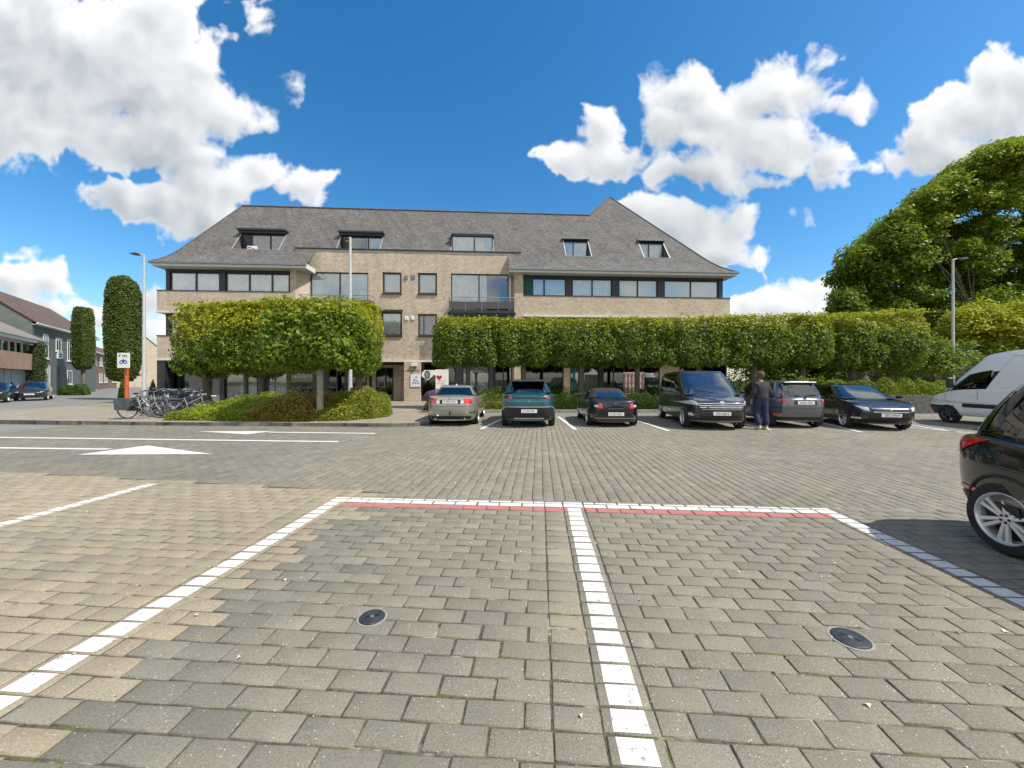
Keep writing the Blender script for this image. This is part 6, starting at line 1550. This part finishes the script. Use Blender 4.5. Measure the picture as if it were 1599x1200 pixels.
# wooded rise at the end of the street
b = MB(); n = 24
vs = []
for j in range(6):
    for i in range(n + 1):
        x = -175 + 190 * i / n; y = 150 + j * 12; z = -1 + (13 - 1.2 * abs(j - 2.5)) * math.sin(math.pi * min(1, max(0, (j + .6) / 6))) * (.85 + .15 * math.sin(i * .9)); vs.append((x, y, z))
b.add(vs, [(j*(n+1)+i, j*(n+1)+i+1, (j+1)*(n+1)+i+1, (j+1)*(n+1)+i) for j in range(5) for i in range(n)]); tag(b.build('hill', M['grass'], smooth=True), kind='structure')
P = np.stack([RNG.uniform(-175, 15, 9000), RNG.uniform(148, 205, 9000), np.zeros(9000)], 1); P[:, 2] = 12 * np.sin(np.pi * np.clip((P[:, 1] - 143) / 72, 0, 1)) + RNG.uniform(-1, 3, 9000) + 2 * lump(P, .12, 9)
o = leaves('woodland', P, np.tile([0, -.5, .8], (9000, 1)), 2.2, M['column']); tag(o, 'distant wooded rise', 'wood', kind='stuff')
# clipped shrub and small hedge by the slender street tree, and green strip by the corner of the building
e2 = bed('shrub', 'low round green shrub at the foot of the slender street tree', 'shrub', [(Yv(106, 42), 41), (Yv(148, 42), 41), (Yv(148, 44), 43.6), (Yv(106, 44), 43.6)], flat(1.0), 6000, M['hedge2'], .16, 140, z0=0)
bed('hedge', 'tall narrow green hedge at the left corner of the building', 'hedge', [(Yv(241, 31), 30.5), (Yv(254, 31), 30.5), (Yv(254, 33), 32.5), (Yv(241, 33), 32.5)], flat(3.0), 7000, M['hedge2'], .13, 141, z0=0)
bed('hedge', 'green hedge behind the bicycles under the broad street tree', 'hedge', [(Yv(204, 31), 30), (Yv(219, 31), 30), (Yv(219, 33), 32), (Yv(204, 33), 32)], flat(2.3), 6000, M['hedge2'], .13, 142, z0=0)
# ================================================================ STREET LAMPS AND SIGN
def lamp(u, vtop, Y, arm, label, dz=0, yaw=0):
    x = Yv(u, Y); H = 1.6 + (594 - vtop) / 600 * Y; e = empty('street_lamp', (x, Y, dz), 0, label, 'street lamp', 'street lamps'); H -= dz
    b = MB(); b.tube([(0, 0, 0), (0, 0, 1.2), (0, 0, 1.25), (0, 0, H - .1), (0, 0, H)], [.105, .10, .085, .055, .045], 14); b.lathe([(.19, 0), (.19, .025), (.11, .03)], n=16); b.build('pole', M['polegrey'], e, smooth=True)
    ax, ay = arm; L = math.hypot(ax, ay); d = Vector((ax, ay, 0)) / L; n = Vector((-d.y, d.x, 0))
    a = MB(); a.tube([(0, 0, H - .08), (d.x * .12, d.y * .12, H), (d.x * L * .4, d.y * L * .4, H + .03)], [.04, .038, .035], 8); a.build('arm', M['polegrey'], e, smooth=True)
    hd = MB(); p0 = d * L * .35; p1 = d * L; vs = []
    for (p, w, z0, z1) in ((p0, .07, H - .01, H + .06), (p0.lerp(p1, .35), .15, H - .015, H + .085), (p1, .13, H + .01, H + .06)):
        vs += [tuple(p + n * w + Vector((0, 0, z0))), tuple(p - n * w + Vector((0, 0, z0))), tuple(p - n * w * .8 + Vector((0, 0, z1))), tuple(p + n * w * .8 + Vector((0, 0, z1)))]
    f = [(0,1,2,3), (11,10,9,8)]
    for k in (0, 4):
        for i in range(4): f.append((k+i, k+4+i, k+4+(i+1)%4, k+(i+1)%4))
    hd.add(vs, f); o = hd.build('lamp_head', M['anthra'], e)
    g = MB(); pm = p0.lerp(p1, .6); g.lathe([(.001, H - .022), (.09, H - .02), (.09, H)], (pm.x, pm.y, 0), n=12); g.build('lens', M['lens'], o)
    b = MB(); b.box((-.05, -.108, .5), (.05, -.09, .95)); b.build('service_door', M['steel'], e)
lamp(225, 398, 20, (-.65, 0), 'tall grey street lamp rising behind the parked bicycles')
lamp(547, 371, 17.2, (-.40, .5), 'tall grey street lamp standing on the island among the clipped trees', kz)
lamp(1488, 405, 22.5, (.75, 0), 'tall grey street lamp behind the white van on the right')
x, y = Yv(198, 22), 22
e = empty('direction_sign', (x, y, 0), 0, 'white square sign with blue pictogram on an orange post beside the bicycles', 'sign')
b = MB(); b.tube([(0, 0, 0), (0, 0, 2.35)], .095, 12); b.build('post', mat('orange_post', (.50, .10, .03), .5, var=.15), e, smooth=True)
b = MB(); b.bbox((-.36, -.20, 2.30), (.36, -.17, 3.15), .02); pn = b.build('panel', M['white'], e)
bluem = mat('sign_blue', (.04, .08, .42), .4)
b = MB(); b.box((-.24, -.206, 2.92), (-.19, -.2005, 3.05)); b.box((-.24, -.206, 3.02), (-.10, -.2005, 3.05)); b.box((-.04, -.206, 2.92), (.0, -.2005, 3.05)); b.box((.04, -.206, 2.92), (.08, -.2005, 3.05)); b.box((.10, -.206, 2.92), (.22, -.2005, 2.95)); b.box((.12, -.206, 2.99), (.22, -.2005, 3.02)); b.build('sign_text', M['anthra'], pn)
b = MB()
for sx in (-.12, .12): b.lathe([(.055, -.2005), (.055, -.206), (.105, -.206), (.105, -.2005)], (sx, 0, 2.62), axis='y', n=20)
b.box((-.15, -.2055, 2.70), (.15, -.2005, 2.745)); b.box((-.03, -.207, 2.58), (.04, -.2005, 2.80)); b.build('pictogram', bluem, pn)
# ================================================================ BICYCLES
M['bikesilver'] = mat('silver_frame', (.5, .52, .54), .3, .7); M['bikeblack'] = mat('black_frame', (.02, .02, .022), .35); M['bikeblue'] = mat('blue_frame', (.05, .07, .12), .35, .3)
def make_bike(frame, label, pannier=False, basket=False):
    e = empty('bicycle', (0, 0, 0), 0, label, 'bicycle', 'bicycles parked beside the island'); r = .345
    for i, y in enumerate((.52, -.54)):
        b = MB(); prof = [(r - .02 + .018 * math.cos(a * .785), .018 * math.sin(a * .785)) for a in range(8)]; b.lathe(prof, axis='x', n=36, closed=True)
        w = b.build('wheel', M['tyre'], e, smooth=True); w.location = (0, y, r)
        b = MB(); b.lathe([(r - .05, -.012), (r - .036, -.012), (r - .036, .012), (r - .05, .012)], axis='x', n=36, closed=True)
        for k in range(18): a = k * math.pi / 9; b.tube([(.02 * (-1)**k, 0, 0), (0, math.cos(a) * (r - .045), math.sin(a) * (r - .045))], .0022, 3, cap=False)
        b.lathe([(.001, -.04), (.02, -.035), (.02, .035), (.001, .04)], axis='x', n=10); b.build('rim', M['steel'], w)
    f = MB(); bb = (0, -.08, .29); st = (0, -.22, .80); hd0 = (0, .37, .62); hd1 = (0, .33, .86); ax = (0, -.54, r)
    f.tube([bb, st], .017, 7); f.tube([hd0, hd1], .021, 7); f.tube([bb, hd0], .022, 7)
    f.tube([(0, -.15, .52), (0, .34, .80)], .018, 7)
    for sx in (-.05, .05): f.tube([bb, (sx, ax[1], ax[2])], .010, 5); f.tube([(0, -.2, .72), (sx, ax[1], ax[2])], .010, 5)
    for sx in (-.05, .05): f.tube([(0, .37, .62), (sx, .40, .60), (sx, .50, .38), (sx, .52, r)], .012, 5)
    f.build('frame', frame, e, smooth=True)
    b = MB(); b.tube([st, (0, -.24, .93)], .013, 6); b.lathe([(.001, .99), (.06, .985), (.09, .965), (.08, .94), (.02, .93)], (0, -.28, 0), n=12); b.lathe([(.001, .985), (.025, .98), (.03, .955)], (0, -.14, 0), n=8); b.build('saddle', M['black'], e, smooth=True)
    b = MB(); b.tube([hd1, (0, .31, 1.02)], .014, 6); b.tube([(-.29, .14, 1.03), (-.24, .30, 1.06), (0, .33, 1.02), (.24, .30, 1.06), (.29, .14, 1.03)], .012, 6)
    hb = b.build('handlebar', M['steel'], e, smooth=True)
    for sx in (-1, 1): b = MB(); b.tube([(sx * .295, .06, 1.03), (sx * .285, .18, 1.035)], .018, 7); b.build('grip', M['black'], hb)
    b = MB(); b.tube([(.06, -.08, .29), (.09, -.02, .14)], .008, 5); b.tube([(-.06, -.08, .29), (-.09, -.14, .44)], .008, 5); b.box((.08, -.06, .12), (.17, .03, .145)); b.box((-.17, -.18, .43), (-.08, -.09, .455)); b.lathe([(.085, .03), (.095, .03), (.095, .045), (.085, .045)], (0, -.08, .29), axis='x', n=20, closed=True)
    for z in (.0,): b.box((.034, -.54, .30), (.05, -.08, .385))
    b.build('crank', M['black'], e)
    for (y, a0, a1) in ((-.54, .5, 3.1), (.52, .9, 2.7)):
        b = MB(); vs = []; n = 12
        for k in range(n + 1): a = a0 + (a1 - a0) * k / n; vs += [(-.028, y + math.cos(a) * (r + .022), r + math.sin(a) * (r + .022)), (.028, y + math.cos(a) * (r + .022), r + math.sin(a) * (r + .022)), (.028, y + math.cos(a) * (r + .028), r + math.sin(a) * (r + .028)), (-.028, y + math.cos(a) * (r + .028), r + math.sin(a) * (r + .028))]
        b.add(vs, [(4*k+i, 4*k+4+i, 4*k+4+(i+1)%4, 4*k+(i+1)%4) for k in range(n) for i in range(4)]); b.build('mudguard', M['bikeblack'], e)
    b = MB()
    for sx in (-.06, .06): b.tube([(sx, -.22, .74), (sx, -.82, .74), (sx * .9, -.56, .36)], .006, 4)
    for yy in (-.3, -.5, -.7): b.tube([(-.06, yy, .74), (.06, yy, .74)], .006, 4)
    b.build('luggage_rack', M['steel'], e)
    b = MB(); b.lathe([(.001, .06), (.03, .05), (.035, 0), (.02, -.03)], (0, .38, .84), axis='y', n=10); b.v = [(x, y + .38 - 0, z) for x, y, z in b.v]; b.v = [(x, y, z) for x, y, z in b.v]; b.build('front_light', M['lens'], e, smooth=True)
    if pannier:
        for sx in (-1, 1):
            b = MB(); x0, x1 = sorted((sx * .07, sx * .24)); b.prism([(-.84, .70), (-.80, .34), (-.42, .34), (-.34, .50), (-.32, .72), (-.40, .78), (-.78, .78)], x0, x1); b.v = [(z, x, y) for x, y, z in b.v]; b.build('pannier_bag', mat('pannier_grey', (.055, .075, .08), .7, var=.3), e)
    if basket:
        b = MB(); 
        for k in range(5):
            z = .86 + k * .05; w = .15 + k * .01; b.tube([(-w, .42, z), (w, .42, z), (w, .70, z), (-w, .70, z), (-w, .42, z)], .005, 4)
        for k in range(12): a = -1 + k / 5.5; b.tube([(a * .15, .70, .86), (a * .19, .70, 1.06)], .004, 3); b.tube([(a * .15, .42, .86), (a * .19, .42, 1.06)], .004, 3)
        b.box((-.15, .42, .852), (.15, .70, .858)); b.build('basket', M['bikeblack'], e)
    return e
protos = [make_bike(M['bikesilver'], 'silver framed bicycle with grey pannier bags, leftmost and nearest of the row', pannier=True), make_bike(M['bikeblack'], 'x', basket=True), make_bike(M['bikeblue'], 'x'), make_bike(M['bikesilver'], 'x')]
bikes = [(0, -14.15, 14.75, -78, ''), (3, -13.55, 15.1, -70, 'silver bicycle right behind the one with pannier bags'), (1, -13.35, 15.5, -76, 'black bicycle with front basket, third from the kerb'), (2, -12.9, 15.85, -70, 'blue-grey bicycle behind the black one with the basket'),
 (3, -12.75, 16.2, -78, 'silver bicycle in the middle of the crowd of bicycles'), (1, -12.4, 16.6, -72, 'black basket bicycle just in front of the street lamp foot'), (2, -12.0, 17.0, -66, 'blue-grey bicycle leaning near the thick lime trunk'), (1, -12.2, 17.4, -74, 'black basket bicycle between the lamp and the thick trunk'), (3, -11.6, 17.8, -80, 'silver bicycle nearest the dark shop entrance'), (2, -14.1, 17.2, -77, 'blue-grey bicycle standing back left near the orange post'), (1, -14.0, 16.3, -66, 'black basket bicycle left of the lamp, partly hidden by the front ones'), (2, -11.1, 17.3, -60, 'blue-grey bicycle half hidden behind the ground cover'), (1, -13.4, 18.9, -79, 'black basket bicycle farthest back, under the broad street tree'),
 (1, -13.0, 15.3, -81, 'black basket bicycle squeezed in just behind the first silver one'), (2, -12.2, 15.6, -74, 'blue-grey bicycle with its front wheel at the ground cover'), (1, -11.7, 16.2, -69, 'black basket bicycle reaching into the ground cover'), (3, -13.1, 17.8, -73, 'silver bicycle just right of the orange post'), (2, -12.6, 18.3, -80, 'blue-grey bicycle behind the lamp foot'), (1, -11.3, 18.5, -75, 'black basket bicycle beside the shop corner pillar')]
used = set()
for (k, x, y, rz, lb) in bikes:
    x = -.957 * y + (0 if k == 0 else .25 + (x * 7.31 % 1.0) * 1.7)
    if k in used: o = copy_tree(protos[k])
    else: o = protos[k]; used.add(k)
    o.location = (x, y, kz); o.rotation_euler = (R(random.uniform(-7, -3)), 0, R(rz)); o.rotation_euler = (0, R(random.uniform(-9, 6)), R(rz))
    if lb: o['label'] = lb
# ================================================================ PERSON
def skin_mesh(name, pts, edges, rad, m, parent, sub=2, root=0):
    me = bpy.data.meshes.new(name); me.from_pydata(pts, edges, []); me.materials.append(m)
    o = bpy.data.objects.new(name, me); COL.objects.link(o)
    sk = o.modifiers.new('s', 'SKIN'); sk.use_smooth_shade = True
    sd = o.modifiers.new('d', 'SUBSURF'); sd.levels = sd.render_levels = sub
    for i, r in enumerate(rad): me.skin_vertices[0].data[i].radius = r if isinstance(r, tuple) else (r, r)
    me.skin_vertices[0].data[root].use_root = True
    dg = bpy.context.evaluated_depsgraph_get(); nm = bpy.data.meshes.new_from_object(o.evaluated_get(dg)); o.modifiers.clear(); o.data = nm; nm.shade_smooth()
    o.parent = parent; return o
def person(x, y, rz, label):
    e = empty('person', (x, y, 0), rz, label, 'person')
    skin = mat('skin', (.42, .25, .18), .55, var=.06); jk = mat('dark_jacket', (.026, .026, .03), .85, var=.25, scale=9, bump=.3, bscale=20); jn = mat('blue_jeans', (.018, .028, .075), .9, var=.3, scale=7, bump=.3, bscale=20); hair = mat('grey_brown_hair', (.09, .062, .045), .9, var=.4, scale=40); sh = mat('white_trainers', (.62, .60, .56), .6)
    # faces +y (away from the viewer); left leg back mid-stride
    V = [(0, 0, .97), (0, .0, 1.12), (0, .02, 1.30), (0, .03, 1.45), (0, .04, 1.54), (0, .06, 1.62), (0, .07, 1.72), (0, .06, 1.80)]   # pelvis .. head
    Rr = [(.13, .10), (.12, .09), (.15, .10), (.14, .09), (.06, .06), (.06, .065), (.082, .10), (.06, .075)]
    E = [(i, i + 1) for i in range(7)]
    def chain(frm, pts, rr):
        last = frm
        for p_, r_ in zip(pts, rr): V.append(p_); Rr.append(r_); E.append((last, len(V) - 1)); last = len(V) - 1
        return last
    chain(0, [(-.10, .02, .88), (-.12, .10, .50), (-.13, -.10, .12), (-.13, .02, .05)], [.095, .062, .043, .035])
    chain(0, [(.10, 0, .88), (.12, .0, .50), (.15, -.06, .12), (.15, .07, .05)], [.095, .062, .043, .035])
    hL = chain(3, [(-.19, .03, 1.43), (-.25, .0, 1.16), (-.27, .10, .92)], [.062, .048, .03])
    hR = chain(3, [(.19, .03, 1.43), (.27, -.03, 1.17), (.24, .12, .96)], [.062, .048, .03])
    body = skin_mesh('body', V, E, Rr, skin, e)
    for hx_, hy_, hz_, s in ((-.27, .11, .90, -1), (.24, .13, .94, 1)):
        for k in range(4):
            L = (.085, .095, .09, .07)[k]; yy = hy_ - .025 + k * .018
            skin_mesh('finger', [(hx_, yy, hz_ + .02), (hx_ + s * .004, yy, hz_ - .03), (hx_ - s * .005, yy + .004, hz_ - .03 - L * .5), (hx_ - s * .02, yy + .01, hz_ - .03 - L)], [(0,1),(1,2),(2,3)], [.013, .011, .009, .007], skin, e, 1)
        skin_mesh('thumb', [(hx_, hy_ + .03, hz_), (hx_ - s * .01, hy_ + .055, hz_ - .03), (hx_ - s * .02, hy_ + .06, hz_ - .06)], [(0,1),(1,2)], [.013, .011, .008], skin, e, 1)
    # jacket
    JV = [(0, 0, .86), (0, .0, 1.10), (0, .02, 1.28), (0, .03, 1.44), (0, .035, 1.54)]; JR = [(.24, .19), (.225, .18), (.24, .18), (.19, .145), (.08, .08)]; JE = [(0,1),(1,2),(2,3),(3,4)]
    for s, pts in ((-1, [(-.20, .03, 1.43), (-.265, .0, 1.16), (-.275, .09, .96)]), (1, [(.20, .03, 1.43), (.285, -.03, 1.17), (.25, .11, 1.00)])):
        last = 3
        for p_, r_ in zip(pts, (.095, .082, .066)): JV.append(p_); JR.append(r_); JE.append((last, len(JV) - 1)); last = len(JV) - 1
    skin_mesh('jacket', JV, JE, JR, jk, e)
    TV = [(0, 0, 1.12), (-.10, .01, .88), (-.12, .10, .50), (-.13, -.09, .13), (.10, 0, .88), (.12, .0, .50), (.15, -.05, .13), (0, 0, .94)]
    skin_mesh('trousers', TV, [(0,7),(7,1),(1,2),(2,3),(7,4),(4,5),(5,6)], [(.18, .15), (.125, .135), .10, .085, (.125, .135), .10, .085, (.18, .15)], jn, e, root=7)
    for (sx, sy, up_) in ((-.13, -.06, .03), (.15, -.02, 0)):
        skin_mesh('shoe', [(sx, sy - .07, .05 + up_ * 1.5), (sx, sy + .05, .045 + up_ * .5), (sx, sy + .17, .035)], [(0,1),(1,2)], [(.045, .05), (.047, .045), (.04, .032)], sh, e)
    b = MB(); b.lathe([(.001, 1.865), (.07, 1.862), (.11, 1.82), (.124, 1.76), (.122, 1.70), (.105, 1.655), (.085, 1.615)], (0, 0, 0), n=20)
    b.v = [(x_, y_ * 1.12 + .052, z_) for x_, y_, z_ in b.v]; hb = b.build('hair', hair, e, smooth=True)
    bm = bmesh.new(); bm.from_mesh(hb.data); bmesh.ops.delete(bm, geom=[f for f in bm.faces if f.calc_center_median().y > .10 and f.calc_center_median().z < 1.79], context='FACES'); bm.to_mesh(hb.data); bm.free()
    for s in (-1, 1):
        b = MB(); b.lathe([(.001, -.012), (.02, -.01), (.026, 0), (.018, .01)], (s * .118, .07, 1.71), axis='x', n=10); b.v = [(x_, y_, 1.71 + (z_ - 1.71) * 1.4) for x_, y_, z_ in b.v]; b.build('ear', skin, e, smooth=True)
        b = MB(); b.lathe([(.001, .168), (.012, .166), (.014, .155)], (s * .033, 0, 1.73), axis='y', n=8); b.build('eye', M['black'], e)
    b = MB(); b.add([(-.016, .158, 1.68), (.016, .158, 1.68), (0, .150, 1.735), (0, .188, 1.685)], [(0,1,3),(1,2,3),(2,0,3),(0,2,1)]); b.build('nose', skin, e)
    b = MB(); b.box((-.025, .150, 1.648), (.025, .162, 1.656)); b.build('mouth', mat('lips', (.35, .13, .11), .5), e)
    return e
x, y = gp(1189, 671)
pe = person(x, y, R(8), 'man in dark jacket and blue jeans walking away beside the grey hatchback'); pe.scale = (1.02,) * 3
